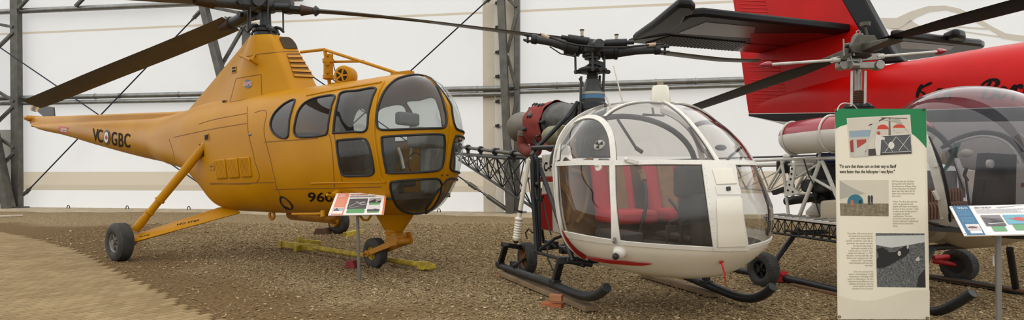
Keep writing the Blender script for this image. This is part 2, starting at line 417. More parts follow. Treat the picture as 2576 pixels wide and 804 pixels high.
# =============== guy cables ===============
CAB = mat('blue_black_cable', (38, 40, 62), .5, .3, .2); RODM = mat('turnbuckle_steel', (105, 104, 98), .4, .8, .2)
CN = []
def cable(a, b, label, buckles=()):
    CN.append(1); o_ = .26+.07*len(CN); A = wallpt(*a, o_); B = wallpt(*b, o_); mb = MB(); mb.tube([A, B], .022, 6)
    t = solo('guy_cable', mb, CAB, label, 'cable', None)
    for k0, k1 in buckles:
        mb = MB(); mb.cyl(A.lerp(B, k0), A.lerp(B, k1), .07, 10); mb.cyl(A.lerp(B, k0-.012), A.lerp(B, k0), .04, 8); mb.cyl(A.lerp(B, k1), A.lerp(B, k1+.012), .04, 8); part('turnbuckle', mb, RODM, t)
cable((512, 20), (58, 492), 'dark steel guy cable slanting down left to a turnbuckle near the left post foot', [(.01, .05), (.965, .985)])
cable((-40, 92), (640, 555), 'thin dark guy cable crossing behind the yellow tail boom from the upper left corner')
cable((566, 42), (1288, 535), 'thin guy cable rising from the ground anchor beside the post between two helicopters', [(.02, .05), (.86, .885), (.92, .985)])
cable((1236, -8), (660, 520), 'thin guy cable slanting up right above the yellow nose to the beige post cover', [(.002, .02)])
# =============== ground ===============
PV = [(-140, 572), (0, 585), (60, 595), (100, 604), (190, 630), (240, 652), (300, 687), (380, 722), (425, 745), (480, 779), (555, 806), (640, 850), (900, 1000)]
PVW = [gnd(x, y) for x, y in PV]
def pave_dist(x, y):
    """signed distance from the paving edge, positive on the gravel side"""
    best = 1e9; sg = 1
    for a, b in zip(PVW[:-1], PVW[1:]):
        ex, ey = b.x-a.x, b.y-a.y; t = max(0, min(1, ((x-a.x)*ex+(y-a.y)*ey)/(ex*ex+ey*ey)))
        dx, dy = x-a.x-t*ex, y-a.y-t*ey; d = dx*dx+dy*dy
        if d < best: best = d; sg = 1 if ex*(y-a.y)-ey*(x-a.x) > 0 else -1
    return math.sqrt(best)*sg
m = bpy.data.materials.new('gravel'); m.use_nodes = True; MATS['gravel'] = m
nt = m.node_tree; n = nt.nodes; b = n['Principled BSDF']; b.inputs['Roughness'].default_value = .95; b.inputs['Specular IOR Level'].default_value = .15
tc = n.new('ShaderNodeTexCoord')
vo = n.new('ShaderNodeTexVoronoi'); vo.inputs['Scale'].default_value = 42; nt.links.new(tc.outputs['Object'], vo.inputs['Vector'])
sx = n.new('ShaderNodeSeparateColor'); nt.links.new(vo.outputs['Color'], sx.inputs[0])
r1 = n.new('ShaderNodeValToRGB'); nt.links.new(sx.outputs[0], r1.inputs['Fac'])
r1.color_ramp.elements[0].color = col((94, 78, 55)); r1.color_ramp.elements[1].color = col((172, 151, 115)); k = r1.color_ramp.elements.new(.5); k.color = col((132, 112, 81))
nl = n.new('ShaderNodeTexNoise'); nl.inputs['Scale'].default_value = .5; nl.inputs['Detail'].default_value = 6; nl.inputs['Roughness'].default_value = .65; nt.links.new(tc.outputs['Object'], nl.inputs['Vector'])
ndf = n.new('ShaderNodeTexNoise'); ndf.inputs['Scale'].default_value = 22; ndf.inputs['Detail'].default_value = 6; nt.links.new(tc.outputs['Object'], ndf.inputs['Vector'])
r2 = n.new('ShaderNodeValToRGB'); nt.links.new(ndf.outputs['Fac'], r2.inputs['Fac']); r2.color_ramp.elements[0].position = .3; r2.color_ramp.elements[1].position = .7
r2.color_ramp.elements[0].color = col((82, 63, 39)); r2.color_ramp.elements[1].color = col((130, 105, 69))
at_ = n.new('ShaderNodeAttribute'); at_.attribute_name = 'dirt'
ad = n.new('ShaderNodeMath'); ad.operation = 'ADD'; nt.links.new(at_.outputs['Fac'], ad.inputs[0])
mr = n.new('ShaderNodeMapRange'); mr.inputs['From Min'].default_value = .3; mr.inputs['From Max'].default_value = .7; mr.inputs['To Min'].default_value = -.45; mr.inputs['To Max'].default_value = .45
nt.links.new(nl.outputs['Fac'], mr.inputs['Value']); nt.links.new(mr.outputs['Result'], ad.inputs[1])
rs = n.new('ShaderNodeMapRange'); rs.inputs['From Min'].default_value = .25; rs.inputs['From Max'].default_value = .75; nt.links.new(ad.outputs[0], rs.inputs['Value'])
mx = n.new('ShaderNodeMix'); mx.data_type = 'RGBA'; nt.links.new(rs.outputs['Result'], mx.inputs[0]); nt.links.new(r1.outputs['Color'], mx.inputs[6]); nt.links.new(r2.outputs['Color'], mx.inputs[7])
nt.links.new(mx.outputs[2], b.inputs['Base Color'])
bp = n.new('ShaderNodeBump'); bp.inputs['Strength'].default_value = .9; bp.inputs['Distance'].default_value = .02; bp.invert = True
nt.links.new(vo.outputs['Distance'], bp.inputs['Height']); nt.links.new(bp.outputs['Normal'], b.inputs['Normal'])
mb = MB(); xs = np.linspace(-28, 22, 200); ys = np.linspace(-2, 26, 150)
mb.loft([[V((x, y, 0)) for x in xs] for y in ys], False, False, closed=False)
fl = struct('floor', mb, MATS['gravel'], smooth=0)
L = LOC[fl.name]; da = fl.data.attributes.new('dirt', 'FLOAT', 'POINT')
def dirt_at(x, y):
    d = pave_dist(x, y); v = max(0.0, 1-d/2.1)
    v = max(v, max(0, 1-abs(y-13)/3.2)*max(0, min(1, (-x-5.5)/3)))
    v = max(v, .8*max(0, 1-math.hypot((x+1.5)/2.4, (y-5.4)/1.2)), .55*max(0, 1-math.hypot((x-1.2)/1.6, (y-4.6)/.7)))
    return min(1.0, v*1.25)
da.data.foreach_set('value', [dirt_at(v.co.x+L.x, v.co.y+L.y) for v in fl.data.vertices])
# loose stones
rng = np.random.default_rng(3)
t_ = (1+5**.5)/2
ico = np.array([(-1, t_, 0), (1, t_, 0), (-1, -t_, 0), (1, -t_, 0), (0, -1, t_), (0, 1, t_), (0, -1, -t_), (0, 1, -t_), (t_, 0, -1), (t_, 0, 1), (-t_, 0, -1), (-t_, 0, 1)], float); ico /= np.linalg.norm(ico[0])
icf = np.array([(0, 11, 5), (0, 5, 1), (0, 1, 7), (0, 7, 10), (0, 10, 11), (1, 5, 9), (5, 11, 4), (11, 10, 2), (10, 7, 6), (7, 1, 8), (3, 9, 4), (3, 4, 2), (3, 2, 6), (3, 6, 8), (3, 8, 9), (4, 9, 5), (2, 4, 11), (6, 2, 10), (8, 6, 7), (9, 8, 1)])
pts = []
while len(pts) < 90000:
    x = rng.uniform(-10, 10); y = 4.4+11*rng.random()**1.4
    if abs(x) > .95*y+.3: continue
    d = pave_dist(x, y)
    if d < .05: continue
    if rng.random() < .82*dirt_at(x, y): continue
    pts.append((x, y))
pts = np.array(pts); N = len(pts)
sz = rng.uniform(.0045, .0092, N)*(1+.05*(pts[:, 1]-5).clip(0, 9))*(1+.9*(rng.random(N) > .9)); ang = rng.uniform(0, 2*math.pi, N)
st = np.stack([rng.uniform(.9, 1.7, N), rng.uniform(.7, 1.1, N), rng.uniform(.45, .8, N)], 1)*sz[:, None]
vv = ico[None]*(1+rng.uniform(-.22, .22, (N, 12, 1)))*st[:, None, :]
c, s_ = np.cos(ang)[:, None], np.sin(ang)[:, None]
tl_ = rng.uniform(-.5, .5, N)[:, None]; zz = vv[..., 2]+vv[..., 0]*tl_
X = vv[..., 0]*c-vv[..., 1]*s_+pts[:, 0:1]; Y = vv[..., 0]*s_+vv[..., 1]*c+pts[:, 1:2]; Z = zz+.003+sz[:, None]*.35
me = bpy.data.meshes.new('gravel_stones'); me.vertices.add(N*12); me.vertices.foreach_set('co', np.stack([X, Y, Z], -1).astype(np.float32).ravel())
F_ = (icf[None]+np.arange(N)[:, None, None]*12).reshape(-1); nf = N*20
me.loops.add(nf*3); me.loops.foreach_set('vertex_index', F_.astype(np.int32)); me.polygons.add(nf); me.polygons.foreach_set('loop_start', np.arange(0, nf*3, 3, dtype=np.int32))
me.update(calc_edges=True); me.validate()
sm = bpy.data.materials.new('stone'); sm.use_nodes = True; nt = sm.node_tree; n = nt.nodes; b = n['Principled BSDF']; b.inputs['Roughness'].default_value = .9; b.inputs['Specular IOR Level'].default_value = .2
ge = n.new('ShaderNodeNewGeometry'); r1 = n.new('ShaderNodeValToRGB'); nt.links.new(ge.outputs['Random Per Island'], r1.inputs['Fac']); nt.links.new(r1.outputs['Color'], b.inputs['Base Color'])
e = r1.color_ramp.elements; e[0].color = col((102, 84, 58)); e[1].color = col((196, 176, 138))
for p_, c_ in ((.3, (138, 117, 84)), (.6, (152, 131, 97)), (.85, (170, 148, 112))): k = e.new(p_); k.color = col(c_)
me.materials.append(sm); o = bpy.data.objects.new('gravel_stones', me); COL.objects.link(o); o['kind'] = 'stuff'; o['label'] = 'loose tan gravel stones covering the ground'
# brick paving with a stepped edge
mb = MB(); A_ = R(62); bu = V((math.cos(A_), math.sin(A_), 0)); bw = V((-bu.y, bu.x, 0)); O_ = V((-4, 7, 0)); G = .0035
for i in range(-110, 110):
    for j in range(-135, 135):
        cx_ = (j+.5)*.092; cu = (i+(.5 if j % 2 else 0))*.136
        p = O_+bu*cu+bw*cx_
        if p.y < 1.5 or p.y > 14.5 or p.x < -13.5: continue
        if p.x < -.95*p.y-.6: continue
        if pave_dist(p.x, p.y) > -.03: continue
        h = .022+random.uniform(-.0015, .0015); a = .068-G; l = .046-G
        top = [p+bu*(sx_*(a-.005))+bw*(sy*(l-.005))+V((0, 0, h)) for sx_, sy in ((-1, -1), (1, -1), (1, 1), (-1, 1))]
        low = [p+bu*(sx_*a)+bw*(sy*l)+V((0, 0, h-.006)) for sx_, sy in ((-1, -1), (1, -1), (1, 1), (-1, 1))]
        bot = [p+bu*(sx_*a)+bw*(sy*l)+V((0, 0, .001)) for sx_, sy in ((-1, -1), (1, -1), (1, 1), (-1, 1))]
        mb.add(top+low+bot, [(0, 1, 2, 3)]+[(q+4, (q+1) % 4+4, (q+1) % 4, q) for q in range(4)]+[(q+8, (q+1) % 4+8, (q+1) % 4+4, q+4) for q in range(4)])
pm = bpy.data.materials.new('paving_brick'); pm.use_nodes = True; nt = pm.node_tree; n = nt.nodes; b = n['Principled BSDF']; b.inputs['Roughness'].default_value = .9; b.inputs['Specular IOR Level'].default_value = .2
ge = n.new('ShaderNodeNewGeometry'); r1 = n.new('ShaderNodeValToRGB'); nt.links.new(ge.outputs['Random Per Island'], r1.inputs['Fac'])
r1.color_ramp.elements[0].color = col((136, 116, 83)); r1.color_ramp.elements[1].color = col((155, 134, 98))
tc = n.new('ShaderNodeTexCoord'); no = n.new('ShaderNodeTexNoise'); no.inputs['Scale'].default_value = 1.2; no.inputs['Detail'].default_value = 8; nt.links.new(tc.outputs['Object'], no.inputs['Vector'])
r2 = n.new('ShaderNodeValToRGB'); nt.links.new(no.outputs['Fac'], r2.inputs['Fac']); r2.color_ramp.elements[0].position = .35; r2.color_ramp.elements[1].position = .65; r2.color_ramp.elements[0].color = (.82, .78, .72, 1); r2.color_ramp.elements[1].color = (1, 1, 1, 1)
mx = n.new('ShaderNodeMix'); mx.data_type = 'RGBA'; mx.blend_type = 'MULTIPLY'; mx.inputs[0].default_value = 1; nt.links.new(r1.outputs['Color'], mx.inputs[6]); nt.links.new(r2.outputs['Color'], mx.inputs[7]); nt.links.new(mx.outputs[2], b.inputs['Base Color'])
o = struct('paved_path', mb, pm, smooth=0)
# sand bed between the bricks
mb = MB(); mb.poly([V((p.x, p.y, .004)) for p in PVW[:-1]]+[V((-4, 1.0, .004)), V((-14, 1.0, .004)), V((-16, 13, .004))])
# concrete strip at the foot of the wall
mb = MB(); rows = []
for s in np.linspace(-8, 32, 240):
    q = 1.15+.35*math.sin(s*.7)+.12*math.sin(s*3.1)+random.uniform(-.04, .04)
    rows.append([wallX(s, z, o_) for o_, z in ((-.4, .0), (-.4, .07), (.5, .07+random.uniform(-.004, .004)), (q*.9, .055), (q, .0))])
mb.loft(rows, True, True, closed=False)
CONC = mat('concrete', (172, 156, 130), .95, 0, .22, 2.2, .4, 40)
struct('concrete_curb', mb, CONC)
IRON = mat('rusty_iron', (62, 52, 44), .8, .3, .3, 20)
for x, y, lab in ((172, 527, 'small iron anchor hoop on the curb left of the yellow wheel'), (320, 528, 'small iron anchor hoop on the curb above the yellow helicopter main wheel'), (475, 529, 'small iron anchor hoop on the curb beside the yellow rear belly'), (1104, 537, 'small iron anchor hoop on the curb right of the yellow nose')):
    p = wallpt(x, y+5, .5); p.z = .06; mb = MB()
    mb.tube([p-WD*.05, p-WD*.05+V((0, 0, .07)), p-WD*.025+V((0, 0, .115)), p+V((0, 0, .125)), p+WD*.025+V((0, 0, .115)), p+WD*.05+V((0, 0, .07)), p+WD*.05], .013, 6)
    solo('anchor_hoop', mb, IRON, lab, 'hoop', 'iron anchor hoops on the curb')
mb = MB(); a, b_ = gnd(-60, 546, .03), gnd(56, 541, .03); mb.beam(a, b_, .16, .04)
solo('white_board', mb, mat('chalky_board', (205, 195, 178), .8, 0, .12), 'pale board lying on the ground by the left post foot', 'board', None, bevel=.004)
for x, y, r in ((80, 532, .11), (105, 534, .09), (168, 533, .07), (128, 541, .06)):
    pass
# =============== yellow helicopter ===============
H = Fr(-1.875, 8.08, 34)
YEL = mat('yellow_paint', (186, 130, 0), .4, 0, .10, 1.4, coat=.0, rgb2=(176, 119, 0), spec=.17)
YELD = mat('yellow_paint_worn', (180, 120, 8), .5, 0, .2, 9)
BLK = mat('black_rubber', (26, 25, 24), .6, 0, .2, 12)
DKP = mat('dark_grey_paint', (52, 53, 53), .5, .1, .25, 14)
DKP2 = mat('charcoal_metal', (40, 41, 43), .45, .3, .3, 20)
GRS = mat('greasy_rust', (74, 52, 36), .6, .3, .5, 25)
TIRE = mat('tyre_rubber', (46, 46, 45), .85, 0, .25, 10, rgb2=(66, 63, 58))
RIM = mat('wheel_alloy', (136, 132, 124), .5, .5, .3, 14)
BLADE = mat('blade_dark_brown', (80, 75, 67), .55, .05, .25, 3)
SEAM = mat('panel_seam', (132, 84, 6), .7, 0, .15)
HOLE_SHADE = mat('recess_shade', (34, 24, 12), .9, 0, .2)  # flat dark patches laid on surfaces, painting the shade inside openings
GL1 = glass('canopy_acrylic', (236, 240, 240), .035, (190, 190, 185))
GL2 = glass('smoked_window', (208, 210, 208), .06, (150, 150, 146))
LIN = mat('cabin_lining', (74, 66, 56), .9, 0, .35, 8)
SEATG = mat('grey_leather', (92, 92, 90), .7, 0, .2, 10)
INST = mat('grey_console', (128, 128, 122), .6, 0, .2, 9)
O_H = H.w(-2.5, 0, 0)
heli = thing('helicopter', O_H, 'yellow vintage helicopter with glazed nose and fuselage number behind the info sign', 'helicopter')
TAB = [(82, 307, 319, .04, 2.0), (92, 311, 325, .09, 2.0), (145, 308, 338, .13, 2.0), (229, 303, 365, .20, 2.0), (322, 299, 393, .28, 2.0), (400, 296, 414, .38, 2.05), (441, 291, 426, .48, 2.1), (466, 287, 440, .55, 2.15),
       (500, 279, 478, .62, 2.25), (540, 268, 528, .68, 2.4), (570, 258, 534, .72, 2.5), (640, 243, 538, .75, 2.6), (733, 231, 540, .75, 2.6), (820, 220, 541, .75, 2.6), (890, 210, 541, .75, 2.6),
       (960, 200, 541, .75, 2.5), (1000, 193, 540, .72, 2.45), (1040, 187.5, 538, .69, 2.35), (1066, 191, 535, .65, 2.3), (1085, 201, 516, .59, 2.25), (1099, 216, 491, .52, 2.2), (1111, 234, 464, .435, 2.15), (1120, 250, 432, .36, 2.1), (1126, 264, 394, .285, 2.05), (1130, 288, 360, .2, 2.0), (1133, 308, 332, .1, 2.0), (1134, 318, 322, .02, 2.0)]
def h_ring(px, n, k=1.0):
    yt, yb, w, ex = interp(TAB, px); a = H.lon(px, yt); b = H.lon(px, yb)
    if px < 900:
        k_ = min(1, (900-px)/200)*.82*w; q_ = proj(H.w(a.x, k_, b.z)); yb2 = interp(TAB, max(82, q_[0]))[1]; b = V((b.x, b.y, min(a.z-.02, H.lon(q_[0], yb2, k_).z)))
    zc = (a.z+b.z)/2; hz = (a.z-b.z)/2; out = []; ex0 = ex; exb = ex+1.6*max(0, min(1, (px-430)/60, (760-px)/120))
    for j in range(n):
        t = 2*math.pi*j/n; c, s_ = math.cos(t), math.sin(t); ex = ex0 if s_ > 0 else exb
        out.append(H.w(a.x, w*k*math.copysign(abs(c)**(2/ex), c), zc+hz*k*math.copysign(abs(s_)**(2/ex), s_)))
    return out
PXS = list(np.linspace(82, 430, 70))+list(np.linspace(436, 640, 90))+list(np.linspace(642, 1000, 170))+list(np.linspace(1002, 1109, 80))+list(np.linspace(1110, 1134, 60))
hull = MB(); hull.loft([h_ring(p, 200) for p in PXS])
HB = hull.bvh()
def q5(P): return [(740+x/2.061, 170+y/2.061) for x, y in P]
def q4(P): return [(400+x/2.4375, 230+y/2.4375) for x, y in P]
WIN = [('rear', q4([(832, 50), (770, 75), (715, 125), (690, 170), (684, 210), (700, 250), (735, 278), (772, 286), (792, 272), (797, 230), (802, 170), (818, 110)]), GL2),
       ('mid', q5([(208, 145), (120, 155), (60, 180), (22, 225), (4, 290), (0, 332), (15, 355), (60, 360), (150, 350), (172, 335), (180, 280), (195, 200)]), GL2),
       ('door', q5([(420, 106), (330, 118), (245, 130), (225, 180), (211, 250), (204, 330), (210, 338), (300, 332), (372, 325), (385, 240), (405, 160)]), GL2),
       ('low', q5([(222, 388), (240, 375), (300, 370), (355, 368), (380, 385), (400, 450), (413, 530), (405, 550), (385, 558), (320, 561), (265, 560), (245, 540), (230, 470)]), GL2),
       ('nose', q5([(432, 300), (430, 250), (440, 190), (470, 120), (520, 68), (570, 47), (630, 38), (690, 50), (730, 85), (760, 140), (780, 210), (790, 270), (785, 300), (765, 312), (700, 314), (600, 318), (470, 322), (440, 315)]), GL1),
       ('nose', q5([(455, 375), (470, 358), (600, 350), (700, 345), (765, 346), (778, 360), (780, 420), (770, 500), (755, 525), (720, 535), (600, 543), (490, 545), (478, 530), (462, 450)]), GL1),
       ('nose', q5([(500, 600), (520, 590), (600, 582), (720, 575), (750, 580), (762, 600), (758, 640), (740, 690), (710, 730), (670, 750), (620, 755), (570, 745), (530, 710), (505, 650)]), GL1)]
WP = [[tuple(p) for p in curve(P, 5, True)] for _, P, _ in WIN]
WBB = [(min(p[0] for p in P), max(p[0] for p in P), min(p[1] for p in P), max(p[1] for p in P)) for P in WP]
def which(c, nr):
    """index of the window a hull face belongs to, or -1"""
    if nr.dot(c-EYEV) > 0: return -1
    x, y = proj(c)
    for i, P in enumerate(WP):
        bb = WBB[i]
        if bb[0] <= x <= bb[1] and bb[2] <= y <= bb[3] and inside(P, x, y): return i
    return -1
shell = MB(); shell.v = hull.v; panes = {}
for f in hull.f:
    p = [V(hull.v[i]) for i in f[:4]]; c = sum(p, V())/len(p); cl = H.l(c)
    if cl.x < -3.2 or len(f) > 4: shell.f.append(f); shell.m.append(0); continue
    nr = (p[1]-p[0]).cross(p[2]-p[0])
    cen = H.w(cl.x, 0, cl.z)
    if nr.dot(c-cen) < 0: nr = -nr
    i = which(c, nr); key = (i, 0)
    if i < 0:
        cm = H.mir(c); nl_ = H.l(H.o+nr); nm = H.w(nl_.x, -nl_.y, nl_.z)-H.o
        i = which(cm, nm); key = (i, 1)
        pass
    if i < 0: shell.f.append(f); shell.m.append(0)
    else: panes.setdefault(key, []).append(f)
def compact(vs, fs):
    idx = {}; o = MB()
    for f in fs:
        q = []
        for i in f:
            if i not in idx: idx[i] = len(o.v); o.v.append(vs[i])
            q.append(idx[i])
        o.f.append(tuple(q)); o.m.append(0)
    return o
part('fuselage', compact(hull.v, shell.f), YEL, heli, smooth=60)
for (i, sd), fs in sorted(panes.items()):
    w_ = part('window', compact(hull.v, fs), WIN[i][2], heli, smooth=60)
    pts, nr = hits(HB, dense(WP[i], 4, True), .004)
    mb = MB(); mb.tube(pts, .0145, 8, closed=True)
    if sd: mb = mb.mirrored(H)
    part('window_seal', mb, BLK, w_)
# door frame rib, centre rib of the nose, seams
def surf_tube(P, r, off=0.0, n=6, step=5, bv=None):
    mb = MB(); a, nr = hits(bv or HB, dense(curve(P, 6), step), off); mb.tube(a, r, n); return mb
mb = surf_tube([(966, 205), (950, 240), (943, 290), (941, 330), (945, 370), (957, 440), (968, 458)], .02)
part('door_post', mb, YEL, heli)
mb = surf_tube([(772, 240), (850, 225), (960, 207)], .018); part('rain_gutter', mb, YEL, heli)
mb = surf_tube([(783, 461), (860, 459), (965, 458)], .012, 0, 6); part('door_sill', mb, YEL, heli)
mb = MB(); pts = [H.on(x, y, 0) for x, y in ((1050, 188), (1066, 191), (1085, 201), (1099, 216), (1111, 234), (1120, 250), (1126, 264), (1130, 288), (1133.5, 312), (1133.5, 326), (1130, 360), (1126, 394), (1120, 432), (1111, 464), (1099, 491), (1085, 516), (1066, 535))]
c3 = [V(tuple(p)) for p in curve(pts, 6)]; cc = H.on(1000, 370, 0)
mb.ribbon(c3, [(p-cc) for p in c3], .055, .014); part('nose_rib', mb, YEL, heli)
mb = MB()
for P in ([(640, 283), (670, 280), (664, 330), (680, 400), (693, 458), (697, 475)], [(622, 268), (624, 330), (640, 400), (645, 458), (528, 460)], [(664, 357), (740, 352), (800, 347)], [(528, 463), (690, 458)], [(840, 330), (850, 400), (862, 460)], [(425, 350), (435, 380), (443, 428)], [(437, 345), (530, 325), (620, 310)],
          [(690, 476), (775, 474), (960, 470)], [(798, 345), (830, 342), (842, 470)], [(500, 312), (540, 300), (620, 285)], [(700, 478), (715, 520), (730, 537)]):
    a, nr = hits(HB, dense(curve(P, 5), 6), .001); mb.ribbon(a, nr, .012, .004)
part('panel_seams', mb, SEAM, heli)
# vents, hatches, lamps on the side
for k in range(3):
    x = 541+31*k; P = [(x, 402-3*k), (x+26, 400-3*k), (x+32, 448-2*k), (x+7, 450-2*k)]
    cs, nr = hits(HB, P); nn = nr[0]; mb = MB(); mb.prism([c-nn*.004 for c in cs], nn*.03)
    o = part('vent_box', mb, YEL, heli, bevel=.012)
    mb = MB()
    for j in range(7):
        f = (j+.8)/7.6; a = cs[0].lerp(cs[1], f)+nn*.028; b = cs[3].lerp(cs[2], f)+nn*.028; mb.tube([a.lerp(b, .05), a.lerp(b, .95)], .008, 6)
    part('louvre_ridges', mb, YEL, o)
def patch(P, m_, name, off=.004, t=.004, par=None, label=None, bv=None, bevel=0):
    cs, nr = hits(bv or HB, P); nn = sum(nr, V()).normalized(); mb = MB(); mb.prism([c+nn*off for c in cs], nn*t); return part(name, mb, m_, par or heli, label, smooth=0, bevel=bevel)
patch([(513, 336), (525, 334), (527, 352), (515, 354)], YELD, 'hatch_frame'); patch([(517, 340), (525, 338), (525, 350), (517, 352)], HOLE_SHADE, 'hatch_opening', .009)
patch([(526, 411), (539, 410), (540, 427), (527, 428)], YELD, 'small_hatch'); patch([(530, 417), (536, 416), (536, 419), (530, 420)], SEAM, 'hatch_latch', .009)
patch(curve([(503, 362), (508, 364), (512, 375), (514, 390), (511, 394), (506, 388), (502, 375)], 4, True), HOLE_SHADE, 'strut_slot')
patch(curve([(704, 495), (712, 493), (725, 502), (736, 515), (736, 525), (728, 527), (716, 522), (706, 510)], 4, True), HOLE_SHADE, 'chute_opening')
patch(curve([(709, 499), (716, 498), (727, 507), (734, 517), (733, 523), (724, 518), (714, 508)], 4, True), YELD, 'chute_throat', .009)
p, nr = hit(HB, 629, 338); mb = MB(); mb.sphere(p, .025, sq=(1.6, .8, .8), ax=(H.h, H.r, ZUP)); part('marker_lamp', mb, RIM, heli)
# tail spine cover, tail gearbox and tail rotor
mb = MB(); rings = []
for px, yt, yb, w in ((84, 296, 311, .05), (100, 293, 313, .075), (180, 291, 309, .08), (260, 288, 304, .085), (340, 285, 301, .09), (430, 282, 300, .1), (500, 278, 296, .12), (540, 274, 292, .12)):
    a = H.lon(px, yt); b = H.lon(px, yb+5); rings.append([H.w(a.x, v, z) for v, z in ((w, b.z), (w, a.z-.04), (w*.6, a.z), (-w*.6, a.z), (-w, a.z-.04), (-w, b.z))])
mb.loft(rings); part('tail_spine', mb, YEL, heli, bevel=.012)
mb = MB(); a = H.lon(86, 306)
mb.cyl(H.w(a.x+.1, 0, a.z), H.w(a.x-.12, 0, a.z), .06, 12); mb.cyl(H.w(a.x-.02, -.22, a.z+.08), H.w(a.x-.02, .14, a.z+.08), .075, 14); mb.cyl(H.w(a.x-.02, .14, a.z+.08), H.w(a.x-.02, .2, a.z+.08), .04, 10); mb.box(H.w(a.x+.15, .02, a.z+.03), (.3, .1, .08), (H.h, H.r, ZUP))
gb = part('tail_gearbox', mb, YELD, heli)
mb = MB(); mb.cyl(H.w(a.x-.02, -.3, a.z+.08), H.w(a.x-.02, -.2, a.z+.08), .07, 12); trh = part('tail_rotor_hub', mb, DKP, heli)
TYB = mat('tail_blade_black', (48, 46, 42), .5, 0, .15)
TYO = mat('tail_blade_ochre', (202, 150, 58), .55, 0, .1)
vt = -.3; tp = [H.on(x, y, vt) for x, y in ((137, 296), (139, 270), (99, 263), (93, 262), (104, 293))]
mb = MB(); n_ = H.r*.03; mb.prism([H.on(x, y, vt) for x, y in ((140, 293), (138, 270), (104, 263.5), (98, 281), (112, 293))], n_)
tb = part('tail_rotor_blade', mb, TYB, heli, bevel=.006)
mb = MB(); mb.prism([H.on(x, y, vt-.002) for x, y in ((104, 263.5), (96, 262), (90, 280), (98, 281), (112, 293), (118, 293), (103, 277))][:4], n_); mb.prism([H.on(x, y, vt-.002) for x, y in ((89, 261), (83, 261.5), (79, 274), (82, 277.5))], n_)
part('tip_stripe', mb, TYO, tb)
mb = MB(); mb.prism([H.on(x, y, vt) for x, y in ((97, 262), (89, 261), (82, 277.5), (90, 281))], n_); part('blade_tip', mb, TYB, tb)
hubc = H.w(a.x-.02, -.28, a.z+.08); c0 = H.on(118, 290, vt); d0 = (c0-hubc)
for sg in ():
    ax = H.r.normalized(); q = Matrix.Rotation(sg, 3, ax); mb = MB()
    Pp = [hubc+q@(H.on(x, y, vt)-hubc) for x, y in ((140, 293), (138, 270), (83, 261.5), (79, 274), (112, 293))]; mb.prism(Pp, n_); part('tail_rotor_blade', mb, TYB, heli, bevel=.006)
# pylon (tapering cowling under the rotor)
bot = [(-1.24, .27), (-1.24, -.27), (-2.4, -.6), (-4.85, -.12), (-4.85, .12), (-2.4, .6)]
top = [(-2.02, .2), (-2.02, -.2), (-2.34, -.35), (-2.66, -.16), (-2.66, .16), (-2.34, .35)]
def rp2(P, rs):
    out = []; k = len(P)
    for i in range(k):
        p = np.array(P[i], float); a = np.array(P[i-1], float)-p; b = np.array(P[(i+1) % k], float)-p; la, lb = np.linalg.norm(a), np.linalg.norm(b); rr = min(rs[i], la*.45, lb*.45)
        for j in range(9):
            t = j/8; out.append(tuple((1-t)**2*(p+a/la*rr)+2*t*(1-t)*p+t*t*(p+b/lb*rr)))
    return out
bot = rp2(bot, (.06, .06, .5, .1, .1, .5)); top = rp2(top, (.05, .05, .2, .14, .14, .2))
zt = H.lon(681, 88.5, .16).z; pyl = MB(); rings = []
for k in range(13):
    t = k/12; z = 1.85+(zt-1.85)*t
    fu = (z-2.25)/(zt-2.25)
    rings.append([H.w(b_[0]+(t_2[0]-b_[0])*fu, b_[1]+(t_2[1]-b_[1])*fu, z) for b_, t_2 in zip(bot, top)])
for q_, dz in ((.95, .008), (.8, .012), (.4, .015)):
    rings.append([H.w(-2.34+(t_2[0]+2.34)*q_, t_2[1]*q_, zt+dz) for t_2 in top])
pyl.loft(rings); PB = pyl.bvh()
py_ = part('rotor_pylon', pyl, YEL, heli, smooth=50)
def pq(P): return [(550+x/2.977, y/2.977) for x, y in P]
fc, fn = hit(PB, 760, 168)
def fpl(x, y, off=0.0):
    """point on the plane of the cowling's front face"""
    d = at(x, y, 1.0)-EYEV; return EYEV+d*((fc-EYEV).dot(fn)/d.dot(fn))+fn*off
mb = MB(); mb.prism([fpl(x, y, .004) for x, y in curve(pq([(456, 284), (500, 279), (538, 288), (572, 325), (588, 360), (580, 366), (496, 364), (482, 350), (462, 310)]), 4, True)], fn*.006); part('screen', mb, mat('mesh_screen', (70, 52, 24), .7, .3, .4, 90), py_)
cs = [fpl(x, y) for x, y in pq([(508, 402), (604, 400), (716, 585), (566, 578)])]; nn = fn
mb = MB(); mb.prism([c+nn*.002 for c in cs], nn*.004); lv = part('louvre_shade_plate', mb, mat('louvre_shadow', (120, 76, 6), .7, 0, .2), py_)  # backing plate coloured as the shade between the slats
for k in range(5):
    f0 = (k+.35)/5; f1 = (k+.95)/5; mb = MB()
    mb.prism([cs[0].lerp(cs[3], f0)+nn*.006, cs[1].lerp(cs[2], f0)+nn*.006, cs[1].lerp(cs[2], f1)+nn*.022, cs[0].lerp(cs[3], f1)+nn*.022], -nn*.006); part('louvre_slat', mb, YEL, lv)
for P in ([(105, 500), (136, 497), (133, 546), (100, 548)], [(31, 752), (62, 749), (60, 794), (28, 796)]):
    o = patch(pq(P), YELD, 'vent_cover', .003, .012, py_, bv=PB); c = [(sum(p[0] for p in P)/4, sum(p[1] for p in P)/4)]
    for dy in (-11, 12): patch(pq([(P[0][0]+7, c[0][1]+dy-8), (P[1][0]-2, c[0][1]+dy-9), (P[2][0]-2, c[0][1]+dy+7), (P[3][0]+7, c[0][1]+dy+8)]), HOLE_SHADE, 'vent_slot', .016, .003, o, bv=PB)
mb = MB()
for P in ([(165, 432), (330, 400), (500, 385), (620, 385)], [(130, 588), (318, 556), (324, 728), (84, 766), (130, 588)], [(85, 766), (200, 745), (324, 722)]):
    a_, nr = hits(PB, dense(pq(P), 3), .001); mb.ribbon(a_, nr, .012, .004)
part('cowling_seams', mb, SEAM, py_)
